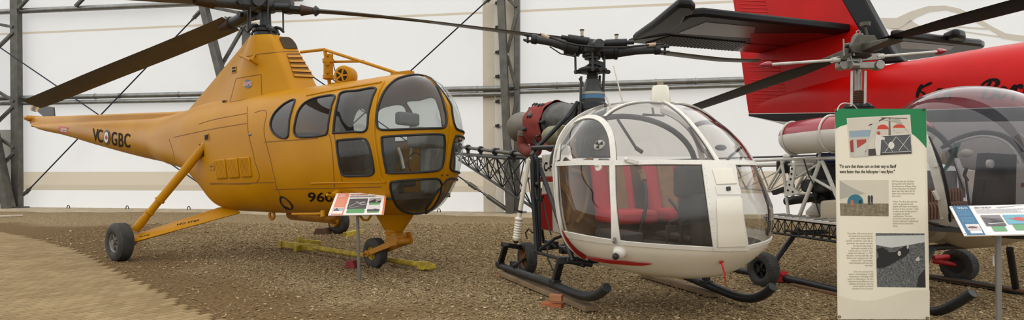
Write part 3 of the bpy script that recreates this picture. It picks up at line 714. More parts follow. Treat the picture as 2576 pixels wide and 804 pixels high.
pa, na = hit(PB, *pq([(205, 432)])[0]); pb, nb = hit(PB, *pq([(272, 412)])[0]); pc, nc = hit(PB, *pq([(292, 480)])[0])
mb = MB(); mb.tube([pa, pa+na*.1, pc+nc*.16-V((0, 0, .0)), pc+nc*.02], .022, 8); mb.tube([pb, pc+nc*.14], .014, 8); part('step_bracket', mb, YEL, py_)
# sticker on the cowling
NAV = mat('sticker_blue_grey', (92, 96, 112), .5); STO = mat('sticker_orange', (214, 84, 40), .5); WHT = mat('white_print', (232, 230, 224), .6, 0, .04); BLKP = mat('black_print', (18, 15, 12), .7, 0, .1, spec=.15)
cx_, cy_ = pq([(220, 628)])[0]
st_ = patch([(cx_+10*math.cos(t)*.95, cy_+11*math.sin(t)) for t in np.linspace(0, 2*math.pi, 24, endpoint=False)], NAV, 'sticker', .004, .002, py_, 'round blue grey sticker', bv=PB)
mb = MB(); mb2 = MB()
def plp(off): 
    def g(x, y):
        p, n_2 = hit(PB, x, y); return p+n_2*off
    return g
text_px(mb2, 'GRAPHX', (cx_-11.5, cy_+4.6), (1, -.07), (0, -12), plp(.008), bold=.05, fit=23); part('lettering_edge', mb2, WHT, st_, smooth=0)
text_px(mb, 'GRAPHX', (cx_-11, cy_+4.2), (1, -.07), (0, -11), plp(.010), fit=22); part('lettering', mb, STO, st_, smooth=0)
# registration and number on the sides
def hp(off):
    def g(x, y):
        p, n_2 = hit(HB, x, y)
        return p+n_2*off if p else H.on(x, y, .3)
    return g
mb = MB()
for ch, x, y, w, h in (('V', 234, 353, 14, 31), ('C', 246, 356, 13, 32), ('G', 281, 364, 14, 34), ('B', 299, 368, 12, 35), ('C', 313, 369, 15, 35)):
    text_px(mb, ch, (x, y), (1, .12), (0, -h*1.42), hp(.008), bold=.01, fit=w, subdiv=2)
part('registration_letters', mb, BLKP, heli, smooth=0)
def disc(cx, cy, rx, ry, m_, off, nm, par, pts=None):
    return patch(pts or [(cx+rx*math.cos(t), cy+ry*math.sin(t)) for t in np.linspace(0, 2*math.pi, 28, endpoint=False)], m_, nm, off, .002, par)
rd = disc(270, 345, 8, 19, mat('roundel_blue', (58, 60, 70), .5), .008, 'roundel', heli)
disc(269, 345, 5.6, 13.5, WHT, .0125, 'roundel_white', rd)
disc(0, 0, 1, 1, mat('roundel_red', (168, 40, 44), .5), .016, 'maple_leaf', rd, [(269+3*a, 345.5+7*b) for a, b in ((0, 1), (.1, .5), (.8, .55), (.6, .2), (1, -.1), (.6, -.3), (.65, -.6), (.25, -.4), (.3, -.8), (0, -1.05), (-.3, -.8), (-.25, -.4), (-.65, -.6), (-.6, -.3), (-1, -.1), (-.6, .2), (-.8, .55), (-.1, .5))])
dg_ = patch([(149, 321), (153, 317), (173, 321), (173.5, 335), (152, 332), (148, 327)], mat('danger_red', (196, 62, 70), .5), 'danger_plate', .006, .002)
mb = MB(); text_px(mb, 'DANGER', (154, 325), (1, .12), (0, -5.2), hp(.010), fit=16, bold=.03); text_px(mb, 'KEEP AWAY', (154, 330.5), (1, .12), (0, -5.2), hp(.010), fit=16, bold=.03); part('danger_text', mb, WHT, dg_, smooth=0)
mb = MB(); text_px(mb, '9607', (775, 506), (1, .0), (0, -33), hp(.006), bold=.012, fit=86, subdiv=2); mbp = MB(); text_px(mbp, 'NO PUSH', (1109, 442), (1, -.03), (0, -6), hp(.006), fit=19, bold=.02)
part('fuselage_number', mb, BLKP, heli, smooth=0); part('warning_lettering', mbp, BLKP, heli, smooth=0)
# hoist on the roof
vh = .12; mb = MB()
mast = [H.on(x, y, vh) for x, y in ((830, 216), (817, 124))]
mb.tube(mast, .026, 8); mb.tube([H.on(757, 131, vh), H.on(817, 124, vh)], .022, 8); mb.tube([H.on(817, 125, vh), H.on(920, 158, vh), H.on(1000, 184, vh)], .022, 8); mb.tube([H.on(838, 155, vh), H.on(915, 154, vh)], .017, 8); mb.box(H.on(1012, 187, vh), (.32, .1, .06), (H.h, H.r, ZUP))
ho = part('hoist_frame', mb, YEL, heli)
mb = MB(); A_ = H.on(826, 200, vh+.08); B_ = H.on(826, 148, vh+.08); mb.lathe(A_, B_-A_, [(0, .05), (.01, .075), (.06, .075), (.065, .065), ((B_-A_).length-.06, .065), ((B_-A_).length-.055, .078), ((B_-A_).length, .078)], 16)
mb.cyl(H.on(829, 148, vh+.08), H.on(829, 136, vh+.08), .05, 12); mb.cyl(H.on(822, 138, vh+.08), H.on(822, 138, vh+.16), .022, 8); mb.cyl(H.on(823, 158, vh+.1), H.on(823, 158, vh+.17), .035, 12); mb.cyl(H.on(823, 181, vh+.1), H.on(823, 181, vh+.17), .022, 8)
part('hoist_cylinder', mb, YEL, ho, bevel=.004)
mb = MB(); c = H.on(869, 192, vh+.05); ax = (H.r*1.0+H.h*.35).normalized()
mb.lathe(c-ax*.1, ax, [(0, .125), (.02, .14), (.16, .14), (.18, .125), (.19, .085)], 28); mb.torus(c+ax*.085, ax, .095, .014); dr = part('winch_drum', mb, YEL, ho)
mb = MB(); mb.lathe(c+ax*.078, ax, [(0, .08), (.016, .08)], 24); part('drum_recess', mb, HOLE_SHADE, dr)
mb = MB(); x_, y_, _ = basis(ax); mb.cyl(c+ax*.085, c+ax*.105, .026, 12)
for k in range(5):
    d_ = x_*math.cos(k*1.2566)+y_*math.sin(k*1.2566); mb.beam(c+ax*.098+d_*.02, c+ax*.098+d_*.085, .022, .012, ax)
part('drum_spokes', mb, YEL, dr)
mb = MB(); mb.tube([H.on(838, 160, vh), H.on(845, 185, vh), H.on(858, 205, vh)], .006, 6); mb.tube([H.on(838, 200, vh), H.on(850, 210, vh), H.on(862, 211, vh)], .007, 6); mb.tube([H.on(888, 196, vh), H.on(895, 212, vh)], .005, 6); part('hoist_cable', mb, BLK, ho)
mb = MB(); mb.beam(H.on(838, 214, vh), H.on(880, 209, vh), .1, .05); part('winch_bed', mb, YEL, ho)
# rotor head
hubp = H.on(668, 13, 0); HX, HY_ = hubp.x, hubp.y; hz = hubp.z
def hub(r, deg, dz): return V((HX+r*math.cos(R(deg)), HY_+r*math.sin(R(deg)), hz+dz))
zP = zt+.01
mb = MB(); mb.lathe(V((HX, HY_, zP-.02)), ZUP, [(0, .2), (.05, .2), (.06, .17), (.12, .17), (.13, .1), (.2, .09), (hz-zP+.02, .075)], 24); part('rotor_mast', mb, DKP, heli)
mb = MB(); mb.lathe(V((HX, HY_, zP+.09)), ZUP, [(0, .16), (.02, .2), (.06, .2), (.08, .15), (.12, .12)], 24)
for dg in (4, 124, 240, 64, 180, 300):
    d_ = V((math.cos(R(dg)), math.sin(R(dg)), 0)); b0 = V((HX, HY_, zP+.16)); mb.tube([b0+d_*.08, b0+d_*.17+V((0, 0, .03)), b0+d_*.23+V((0, 0, .02)), b0+d_*.275-V((0, 0, .03))], [.03, .03, .026, .02], 8)
part('swashplate', mb, DKP2, heli)
for dg in (4, 124, 180, 240, 300):
    d_ = V((math.cos(R(dg)), math.sin(R(dg)), 0)); mb = MB(); b0 = V((HX, HY_, 0)); mb.tube([b0+d_*.275+V((0, 0, zP+.13)), b0+d_*.27+V((0, 0, hz+.02))], .014, 8); mb.sphere(b0+d_*.275+V((0, 0, zP+.13)), .02, 8, 5); part('pitch_link', mb, DKP, heli)
for dg in (75, 195, 315):
    d_ = V((math.cos(R(dg)), math.sin(R(dg)), 0)); mb = MB(); b0 = V((HX, HY_, 0)); mb.tube([b0+d_*.19+V((0, 0, zP-.06)), b0+d_*.2+V((0, 0, zP+.1))], .02, 8); part('control_rod', mb, DKP, heli)
mb = MB(); mb.lathe(V((HX, HY_, hz-.12)), ZUP, [(0, .09), (.02, .15), (.06, .19), (.16, .2), (.22, .17), (.27, .12), (.3, .12)], 24)
BA = (3.8, 151.0, 226.0)
for dg in BA:
    d_ = V((math.cos(R(dg)), math.sin(R(dg)), 0)); mb.beam(V((HX, HY_, hz))+d_*.1, V((HX, HY_, hz))+d_*.42, .2, .17); mb.cyl(V((HX, HY_, hz-.13))+d_*.36, V((HX, HY_, hz+.13))+d_*.36, .06, 12)
mb.cyl(V((HX+.02, HY_-.3, hz-.0)), V((HX+.02, HY_-.2, hz)), .1, 18)
part('rotor_hub', mb, DKP, heli, bevel=.008)
def rotor_blade(dg, ys, r0, r1, c0, c1, pitch, m_, name='rotor_blade', tipcut=.25, th=.13, par=None, sweep=0):
    """ys: picture heights (px, y) the blade's mid line passes through"""
    d_ = V((math.cos(R(dg)), math.sin(R(dg)), 0)); cd_ = V((d_.y, -d_.x, 0)); rings = []
    if cd_.y > 0: cd_ = -cd_                                    # chord direction pointing at the camera side
    for k in range(25):
        t = k/24; r = r0+(r1-r0)*t; p = V((HX+d_.x*r, HY_+d_.y*r, 0)); px = CX+FPX*p.x/p.y; y = interp(ys, px)[0]; p.z = EYE+(HY-y)/FPX*p.y
        c = c0+(c1-c0)*min(1, t*1.6); pt = R(pitch*(1-.3*t)); cv = cd_*math.cos(pt)+ZUP*math.sin(pt); nv = d_.cross(cv).normalized()
        prof = []
        for q in np.linspace(0, 1, 9): prof.append((q-.5, .5*th*(1.5*math.sqrt(max(0, 1-q))*q**.6+.03)))
        ring = [p+cv*(c*a_)+nv*(c*b_) for a_, b_ in prof]+[p+cv*(c*a_)-nv*(c*b_*.6) for a_, b_ in reversed(prof)]
        if t > .97: ring = [q+d_*(-(q-p).dot(cv)*tipcut) for q in ring]
        rings.append(ring)
    mb = MB(); mb.loft(rings); return part(name, mb, m_, par or heli, smooth=60), rings
yA = [(60, 270), (110, 251), (250, 194), (480, 102), (590, 55), (660, 16)]
yB = [(660, 18), (740, 25), (800, 28), (1000, 46), (1340, 88), (1440, 100), (1670, 133), (1806, 149), (1840, 152)]
yC = [(-900, -120), (265, -16), (420, -4), (560, 5), (660, 14)]
def root(dg, ys, r0, r1, bl, rad=.085):
    pts = []
    d_ = V((math.cos(R(dg)), math.sin(R(dg)), 0))
    for r in (.3, .42*r1, .58*r1, .76*r1, r1):
        p = V((HX+d_.x*r, HY_+d_.y*r, 0)); y = interp(ys, CX+FPX*p.x/p.y)[0]; p.z = EYE+(HY-y)/FPX*p.y; pts.append(p)
    mb = MB(); mb.tube(pts[:4], [rad*1.15, rad*1.1, rad, rad], 14); part('blade_grip', mb, DKP, bl)
    mb = MB(); mb.tube(pts[3:], [rad*1.3, rad*.8], 14); mb.torus(pts[3], d_, rad*1.1, .02, 16, 6); part('blade_cuff', mb, GRS, bl)
    mb = MB(); cd_ = V((d_.y, -d_.x, 0)); mb.cyl(pts[1]+cd_*.14, pts[1]-cd_*.14, .045, 10); mb.beam(pts[1]+cd_*.15, pts[3]+cd_*.12, .05, .05); mb.cyl(pts[1]+cd_*.13-d_*.12, pts[1]+cd_*.13+d_*.1, .055, 12); part('drag_damper', mb, DKP2, bl)
bl, _ = rotor_blade(BA[0], yB, .82, 8.05, .16, .4, -4, mat('blade_grey', (84, 80, 74), .45, .2, .2, 4)); root(BA[0], yB, .3, .74, bl, .065)
d_ = V((math.cos(R(BA[0])), math.sin(R(BA[0])), 0)); sp_ = []
for r in (.74, .78, .84, 1.2, 1.8, 2.6):
    p = V((HX+d_.x*r, HY_+d_.y*r, 0)); p.z = EYE+(HY-interp(yB, CX+FPX*p.x/p.y)[0])/FPX*p.y; sp_.append(p)
mb = MB(); mb.tube(sp_[:3], [.05, .09, .04], 8); part('root_plate', mb, DKP, bl); mb = MB(); mb.tube(sp_[2:], [.036, .034, .028, .018], 10); part('blade_spar', mb, mat('blade_grey', (1, 1, 1)), bl)
bl, _ = rotor_blade(BA[1], yA, .85, 7.65, .36, .41, 24, BLADE); root(BA[1], yA, .3, 1.1, bl)
bl, _ = rotor_blade(BA[2], yC, .95, 7.0, .3, .42, 10, BLADE); root(BA[2], yC, .3, 1.05, bl)
# undercarriage
def wheel(par, c, ax, R_, w, rim, tm=TIRE, rm=RIM, name='wheel', grooves=0, tread=None, spokes=6, rimdepth=.03):
    ax = V(ax).normalized(); c = V(c); prof = tire_prof(R_, w, rim, 18); mb = MB()
    if grooves:
        pr = [(w*.5*k, 0) for k in ()]
    n = 40 if not tread else 160
    if tread:
        pr = [(-w*.5, rim+.3*(R_-rim)), (-w*.5, rim+.6*(R_-rim))]+[(w*(-.44+.88*k/12), R_-(.035*w if k in (0, 12) else 0)) for k in range(13)]+[(w*.5, rim+.6*(R_-rim)), (w*.5, rim+.3*(R_-rim)), (w*.34, rim), (-w*.34, rim)]
        def mod(i, j):
            if 2 <= i <= 14:
                k = i-2; return -.007 if ((j+2*k) % 8 < 1 or (j-2*k) % 8 < 1) else 0
            return 0
        mb.lathe(c, ax, pr, n, wrap=True, mod=mod)
    else:
        def mod(i, j): return 0
        pr = [(-w*.34, rim), (-w*.47, rim+.15*(R_-rim)), (-w*.5, rim+.45*(R_-rim)), (-w*.47, rim+.72*(R_-rim)), (-w*.38, R_-.06*(R_-rim))]
        for k in range(grooves):
            t = (-.27+.54*k/max(1, grooves-1))*w; pr += [(t-.012, R_), (t-.006, R_-.008), (t+.006, R_-.008), (t+.012, R_)]
        if not grooves: pr += [(-w*.2, R_), (w*.2, R_)]
        pr += [(w*.38, R_-.06*(R_-rim)), (w*.47, rim+.72*(R_-rim)), (w*.5, rim+.45*(R_-rim)), (w*.47, rim+.15*(R_-rim)), (w*.34, rim)]
        mb.lathe(c, ax, pr, 48, wrap=True)
    o = part(name, mb, tm, par, smooth=45)
    mb = MB()
    mb.lathe(c-ax*w*.3, ax, [(0, rim*1.03), (w*.6-rimdepth, rim*1.03)], 36)
    mb.lathe(c+ax*(w*.3-rimdepth), ax, [(0, rim*.9), (rimdepth*1.3, rim*.97), (rimdepth*1.6, rim*1.05), (rimdepth*1.2, rim*1.06), (0, rim*1.06)], 36, wrap=True)
    mb.cyl(c+ax*(w*.3-rimdepth), c+ax*(w*.3+rimdepth*1.1), rim*.3, 16); mb.cyl(c+ax*(w*.3), c+ax*(w*.42), rim*.13, 12)
    x_, y_, _ = basis(ax)
    for k in range(spokes):
        d_ = x_*math.cos(2*math.pi*k/spokes)+y_*math.sin(2*math.pi*k/spokes); mb.beam(c+d_*rim*.2+ax*(w*.3-rimdepth*.4), c+d_*rim*.95+ax*(w*.3-rimdepth*.6), rim*.3, rimdepth*.9, ax)
    part('wheel_rim', mb, rm, o); mb = MB()
    for k in range(spokes):
        d_ = x_*math.cos(2*math.pi*(k+.5)/spokes)+y_*math.sin(2*math.pi*(k+.5)/spokes); mb.lathe(c+d_*rim*.62+ax*(w*.3-rimdepth+.003), ax, [(0, rim*.15), (.003, rim*.15)], 14)
    part('rim_holes', mb, HOLE_SHADE, o); return o
nw = gnd(301, 655); nw.z = .276; wheel(heli, nw, H.r, .276, .21, .135, grooves=5)
fw = gnd(852, 587); fw.z = .268; wheel(heli, fw, -H.r, .268, .2, .13, grooves=5)
fo = gnd(944, 672); fo.z = .2; NWA = (H.r*1.0-H.h*.12).normalized()
wheel(heli, fo, NWA, .2, .16, .085, rm=mat('wheel_yellow', (206, 172, 60), .6, 0, .25, 16), grooves=4)
upA, un = hit(HB, 507, 377); upB = at(338, 580, nw.y+.12)
mb = MB(); L_ = upB-upA
mb.tube([upA-L_.normalized()*.15, upA+L_*.62], .062, 16); mb.tube([upA+L_*.62, upA+L_*.64], .072, 16); mb.tube([upA+L_*.62, upA+L_*.99], .052, 14); mb.torus(upA+L_*.78, L_, .058, .014, 18, 6); mb.tube([upA+L_*.84, upA+L_*.99], .06, 14)
part('shock_strut', mb, YEL, heli)
r0_, r1_ = H.on(546, 525, .5), H.on(604, 534, .45); t0, t1 = at(335, 594, nw.y+.2), at(338, 607, nw.y-.02)
mb = MB(); rings = []
for k in range(9):
    t = k/8; a_ = r0_.lerp(t0, t); b_ = r1_.lerp(t1, t); dn = (b_-a_); up_ = V((0, 0, 1)); th = .05+.0*t; ring = []
    for q in range(16):
        an = 2*math.pi*q/16; ring.append(a_.lerp(b_, .5+.52*math.cos(an))+up_*(th*math.sin(an)*(1.0 if math.cos(an) < .5 else .75)))
    rings.append(ring)
mb.loft(rings); arm = part('landing_gear_arm', mb, YEL, heli, smooth=60)
AB = mb.bvh(); mb = MB()
def arp(x, y):
    p, n_2 = hit(AB, x, y); return (p+n_2*.004) if p else at(x, y, 8.9)
text_px(mb, 'NO STEP', (445, 566.5), (1, -.2), (1.5, -5.5), arp, bold=.02, fit=56); mbp = MB(); text_px(mbp, 'NO STEP', (350, 597), (1, -.2), (.6, -4), arp, bold=.02, fit=26); part('arm_lettering', mb, BLKP, arm, smooth=0); part('small_lettering', mbp, BLKP, arm, smooth=0)
mb = MB(); mb.cyl(nw-H.r*.22, nw+H.r*.05, .05, 14); mb.box(nw-H.r*.17, (.12, .06, .14), (H.h, H.r, ZUP)); part('axle', mb, YELD, heli)
mb = MB(); fa = H.on(735, 537, -.45); mb.tube([fa, fw+H.r*.1], [.1, .055], 14); mb.tube([H.on(850, 488, -.6), fw+H.r*.14], .055, 12); mb.cyl(fw+H.r*.16, fw+H.r*.05, .12, 18); part('far_gear_leg', mb, YELD, heli)
mb = MB(); rings = []
for k, (xa, xb, y) in enumerate(((948, 1040, 530), (950, 1036, 538), (956, 1030, 550), (964, 1020, 566), (970, 1012, 580))):
    a_ = H.lon(xa, y, 0); b_ = H.lon(xb, y, 0); cu = (a_.x+b_.x)/2; hu = (b_.x-a_.x)/2; rings.append([H.w(cu+hu*math.cos(q*math.pi/12), hu*.55*math.sin(q*math.pi/12), a_.z*.5+b_.z*.5) for q in range(24)])
mb.loft(rings); part('nose_leg_fairing', mb, YEL, heli)
nc_ = H.on(991, 580, 0); mb = MB(); k_ = FPX/nc_.y
mb.lathe(nc_+V((0, 0, .02)), -ZUP, [(0, .105), (.03, .11), (.035, .125), (.06, .125), (.065, .1), (.12, .1), (.125, .11), (.15, .11), (.16, .085), (.2, .085)], 22); part('nose_leg', mb, YEL, heli)
fk = H.on(1010, 606, .0)
for sg in (1, -1):
    mb = MB(); off = NWA*(.12*sg); ft = fo+off; fz = V((fk.x, fk.y, fk.z))+NWA*(.11*sg)
    mb.beam(fz, ft, .03, .085, ZUP, .03, .06); mb.prism([fz+V((0, 0, -.06))+H.h*(-.05), fz+H.h*.05+V((0, 0, -.04)), fz+H.h*.07+V((0, 0, .02)), fz+H.h*.02+V((0, 0, .12)), fz-H.h*.05+V((0, 0, .1))], NWA*(.03*sg)); mb.cyl(ft, ft+NWA*(.03*sg), .045, 14)
    if sg > 0: mb.cyl(ft+NWA*.03, ft+NWA*.09, .018, 8)
    part('nose_fork_arm', mb, YELD, heli, bevel=.004)
mb = MB(); mb.cyl(fk+NWA*.13, fk-NWA*.13, .045, 14); mb.box(H.on(1000, 597, 0), (.16, .2, .09), (H.h, H.r, ZUP)); part('fork_yoke', mb, YELD, heli, bevel=.006)
# fittings under the belly
mb = MB(); p = H.on(684, 541, .3); mb.torus(p, H.r, .055, .022, 20, 8); mb.box(p+V((0, 0, .06)), (.07, .05, .06), (H.h, H.r, ZUP)); part('tie_down_ring', mb, YELD, heli)
mb = MB(); p, q_ = hit(HB, 852, 483); mb.tube([H.on(822, 489, .82), p+q_*.1, p+q_*.02], .02, 8); mb.cyl(p, p+q_*.1, .045, 14); part('exhaust_stub', mb, YEL, heli)
mb = MB(); mb.tube([H.on(736, 538, .55), H.on(800, 537, .6), H.on(812, 536, .6)], .018, 8); mb.tube([H.on(813, 530, .6), H.on(813, 546, .62)], .035, 10); part('step_rail', mb, YEL, heli)
mb = MB(); mb.tube([H.on(905, 541, .1), H.on(914, 553, .1), H.on(925, 553, .1), H.on(934, 541, .1)], .016, 8); part('belly_hoop', mb, YEL, heli)
mb = MB(); mb.tube([H.on(775, 541, .1), H.on(830, 547, .1), H.on(850, 543, .1)], .05, 12); part('belly_pipe', mb, YELD, heli)
# cabin inside
linm = MB(); rg = [h_ring(p, 60, .93) for p in np.linspace(560, 796, 24)]; linm.loft(rg, True, False)
linm.f = [f for f in linm.f if len(f) > 4 or (lambda c: c.y < .1 or c.z < 1.05)(H.l(sum((V(linm.v[i]) for i in f), V())/len(f)))]; linm.m = [0]*len(linm.f)
part('cabin_lining', linm, LIN, heli)
BRN = mat('quilted_brown', (96, 70, 48), .9, 0, .4, 18)
for px in (800, 900, 720):
    p = H.lon(px, 440, 0); mb = MB()
    mb.box(H.w(p.x, -.12, 1.1), (.5, .9, .14), (H.h, H.r, ZUP)); mb.box(H.w(p.x-.25, -.12, 1.42), (.12, .9, .62), (H.h, H.r, ZUP)); part('passenger_seat', mb, BRN, heli, bevel=.03)
p = H.lon(1010, 440, 0); u0 = p.x
mb = MB(); mb.box(H.w(u0-.05, -.05, .98), (.75, 1.1, .06), (H.h, H.r, ZUP)); part('cockpit_floor', mb, LIN, heli)
mb = MB(); mb.box(H.w(u0-.28, -.1, 1.16), (.46, .5, .14), (H.h, H.r, ZUP)); mb.box(H.w(u0-.5, -.1, 1.5), (.12, .5, .7), (H.h, H.r, ZUP)); part('pilot_seat', mb, SEATG, heli, bevel=.04)
mb = MB(); mb.box(H.w(u0+.42, -.12, 1.32), (.16, .34, .6), (H.h, H.r, ZUP)); mb.box(H.w(u0+.42, -.05, 1.72), (.2, .62, .26), (H.h, H.r, ZUP)); ip = part('instrument_console', mb, INST, heli, bevel=.05)
mb = MB(); mb.box(H.w(u0+.3, .2, 1.95), (.12, .34, .16), (H.h, H.r, ZUP)); part('overhead_box', mb, SEATG, heli, bevel=.03)
mb = MB(); mb.tube([H.w(u0+.1, .1, 1.0), H.w(u0+.14, .12, 1.25), H.w(u0+.08, .14, 1.42)], .018, 8); mb.tube([H.w(u0+.08, .14, 1.42), H.w(u0+.07, .14, 1.5)], .026, 8); part('control_stick', mb, BLK, heli)
mb = MB(); mb.tube([H.on(1002, 372, .3), H.on(1010, 395, .3), H.on(1016, 424, .3)], .02, 8); mb.tube([H.on(1040, 350, .1), H.on(1035, 380, .1), H.on(1032, 400, .1)], .02, 8); part('lever', mb, mat('light_grey_metal', (182, 182, 176), .45, .4, .15), heli)
mb = MB(); mb.torus(H.w(u0+.36, .12, 1.4), H.h, .13, .008, 24, 6); part('control_cable_loop', mb, BLK, heli)
mb = MB(); mb.box(H.w(u0+.2, -.45, 1.35), (.03, .3, .7), (H.h, H.r, ZUP)); mb.box(H.w(u0-.1, .3, 1.08), (.5, .2, .16), (H.h, H.r, ZUP)); part('side_box', mb, SEATG, heli, bevel=.03)
# =============== white bubble-nosed turbine helicopter ===============
Q = Fr(.93, 6.9, 69)
CRM = mat('cream_paint', (222, 215, 199), .38, 0, .07, 2.5, coat=.2)
WHP = mat('white_frame_paint', (218, 214, 204), .45, 0, .1, 7)
BLKT = mat('black_tube_paint', (30, 31, 33), .45, .1, .3, 10)
REDP = mat('red_stripe_paint', (172, 34, 26), .4, 0, .1, 6)
REDC = mat('red_cushion', (196, 40, 48), .65, 0, .12, 5)
TANC = mat('tan_cloth', (150, 116, 76), .9, 0, .2, 14)
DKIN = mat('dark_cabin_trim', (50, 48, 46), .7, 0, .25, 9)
GLL = glass('bubble_acrylic', (234, 232, 229), .04, (176, 170, 162))
lama = thing('helicopter', Q.w(0, 0, 0), 'white helicopter with red seats in a round glass cabin on black skids', 'helicopter')
LT = [(.352, 1.5, 1.72, .16, 1.3, 2), (.365, 1.5, 1.9, .32, 1.12, 2), (.40, 1.48, 2.03, .52, .95, 2.2), (.45, 1.46, 2.1, .66, .85, 2.3), (.55, 1.45, 2.21, .8, .72, 2.6), (.64, 1.45, 2.29, .87, .66, 2.8), (.8, 1.4, 2.33, .94, .62, 3), (.95, 1.35, 2.335, .955, .62, 3), (1.1, 1.25, 2.28, .955, .62, 3), (1.365, 1.15, 2.13, .93, .62, 3),
      (1.5, 1.15, 2.01, .89, .62, 3), (1.664, 1.1, 1.85, .8, .62, 3), (1.76, 1.1, 1.72, .71, .64, 3), (1.858, 1.1, 1.57, .6, .68, 2.8), (1.92, 1.1, 1.45, .48, .74, 2.5), (1.95, 1.1, 1.34, .33, .82, 2.2), (1.965, 1.1, 1.2, .15, .97, 2)]
def l_ring(z, n=120, k=1.0, dz=0):
    uc, uf, w, ur, er = interp(LT, z); out = []
    for j in range(n):
        t = 2*math.pi*j/n; c, s_ = math.cos(t), math.sin(t); ex = 2/2.0 if c > 0 else 2/er
        out.append(Q.w(uc+k*(uf-uc if c > 0 else uc-ur)*math.copysign(abs(c)**ex, c), k*w*math.copysign(abs(s_)**ex, s_), z+dz))
    return out
ZL = [.352, .358, .365, .38, .40, .425, .45, .5, .55, .6, .64, .685]; ZG = list(np.linspace(.685, 1.86, 44))+[1.885, 1.905, 1.92, 1.936, 1.95, 1.958, 1.965]
lo = MB(); lo.loft([l_ring(z) for z in ZL], True, False); part('lower_hull', lo, CRM, lama, smooth=60)
gb_ = MB(); gb_.loft([l_ring(z) for z in ZG], False, True); LB_ = MB(); LB_.loft([l_ring(z) for z in ZL+ZG[1:]]); LB = LB_.bvh()
# the glazing stops at the rear bulkhead
gz = MB(); gz.v = gb_.v
for f in gb_.f:
    c = Q.l(sum((V(gb_.v[i]) for i in f), V())/len(f))
    if c.x > .845 or c.z > 1.45: gz.f.append(f)
part('bubble_glazing', compact(gb_.v, gz.f), GLL, lama, smooth=60)
def lhits(P, off=0.0): return hits(LB, P, off)
def frame(nm, P, w, t=.012, both=True, m_=None, step=6, label=None, inner=True, off=.004):
    a, nr = lhits(dense(curve(P, 6), step), off); k = len(a)
    ww = w if not isinstance(w, list) else [interp([(i/(len(w)-1), x) for i, x in enumerate(w)], j/(k-1))[0] for j in range(k)]
    mb = MB(); mb.ribbon(a, nr, ww, t); o = part(nm, mb, m_ or WHP, lama, label, smooth=50)
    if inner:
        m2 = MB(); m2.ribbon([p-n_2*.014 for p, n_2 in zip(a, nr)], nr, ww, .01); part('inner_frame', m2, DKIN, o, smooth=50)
    if both:
        o2 = part(nm, mb.mirrored(Q), m_ or WHP, lama, label, smooth=50)
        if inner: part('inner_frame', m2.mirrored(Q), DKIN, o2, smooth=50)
    # rivets along the strip
    if inner:
        def rivets(fl, par):
            mr = MB(); acc = 0; last = None
            for p, n_2 in zip(a, nr):
                if last is None or (p-last).length > .05:
                    last = p; q = p+n_2*(t*.5); q2 = Q.mir(q) if fl else q; nn = n_2
                    mr.sphere(q2, .0034, 6, 3)
            if mr.f:
                r_ = part('rivet_row', mr, WHP, par); r_['kind'] = 'stuff'
        rivets(False, o)
    return o
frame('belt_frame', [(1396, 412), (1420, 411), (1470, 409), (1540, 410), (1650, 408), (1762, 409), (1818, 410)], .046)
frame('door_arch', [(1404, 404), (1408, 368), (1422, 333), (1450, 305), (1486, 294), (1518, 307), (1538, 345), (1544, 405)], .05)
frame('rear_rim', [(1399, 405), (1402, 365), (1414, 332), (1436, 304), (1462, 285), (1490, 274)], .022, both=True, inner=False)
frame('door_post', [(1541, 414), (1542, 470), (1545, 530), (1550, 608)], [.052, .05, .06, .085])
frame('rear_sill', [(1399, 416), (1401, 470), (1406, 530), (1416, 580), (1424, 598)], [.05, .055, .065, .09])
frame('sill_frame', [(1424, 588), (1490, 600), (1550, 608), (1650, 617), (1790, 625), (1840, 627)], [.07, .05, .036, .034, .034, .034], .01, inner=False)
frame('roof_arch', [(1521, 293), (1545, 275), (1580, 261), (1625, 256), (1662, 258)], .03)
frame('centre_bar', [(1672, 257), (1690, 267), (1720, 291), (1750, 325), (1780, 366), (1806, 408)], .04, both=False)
frame('red_stripe', [(1478, 645), (1488, 648), (1500, 650), (1530, 654), (1560, 657), (1610, 661), (1641, 660)], [.05, .058, .062, .06, .045, .002], .004, True, REDP, inner=False, label='red cheat line along the hull', off=.011)
for nm, oP, iP in (('rear_rim', [(1393, 412), (1396, 385), (1405, 350), (1424, 318), (1448, 295), (1480, 276), (1520, 262)], [(1407, 408), (1410, 382), (1419, 353), (1435, 327), (1457, 306), (1484, 289), (1520, 276)]),
                   ('rear_flange', [(1392, 412), (1394, 450), (1399, 510), (1407, 560), (1420, 602), (1446, 638), (1475, 656), (1505, 668)], [(1406, 413), (1408, 450), (1414, 510), (1421, 556), (1433, 592), (1456, 624), (1482, 645), (1510, 664)])):
    oo, ii = curve(oP, 5), curve(iP, 5); mb = MB(); rings = []
    for a, b_ in zip(oo, ii):
        A_, B_ = Q.onu(a[0], a[1], .87), Q.onu(b_[0], b_[1], .87); rings.append([A_, B_, B_-Q.h*.03, A_-Q.h*.03])
    mb.loft(rings); o = part(nm, mb, WHP, lama); part(nm, mb.mirrored(Q), WHP, lama)
mb = MB(); rings = []
for (x, y, w) in [tuple(p) for p in curve([(1397, 430, 3), (1399, 470, 3.5), (1404, 515, 4), (1412, 560, 5), (1424, 598, 7), (1448, 630, 10), (1474, 648, 13)], 6)]:
    dx, dy = (.99, -.12) if y < 560 else (.9, -.44) if y < 610 else (.6, -.8); rings.append([Q.onu(x-dx*w/2, y-dy*w/2, .874), Q.onu(x+dx*w/2, y+dy*w/2, .874), Q.onu(x+dx*w/2, y+dy*w/2, .868), Q.onu(x-dx*w/2, y-dy*w/2, .868)])
mb.loft(rings); part('edge_stripe', mb, REDP, lama)
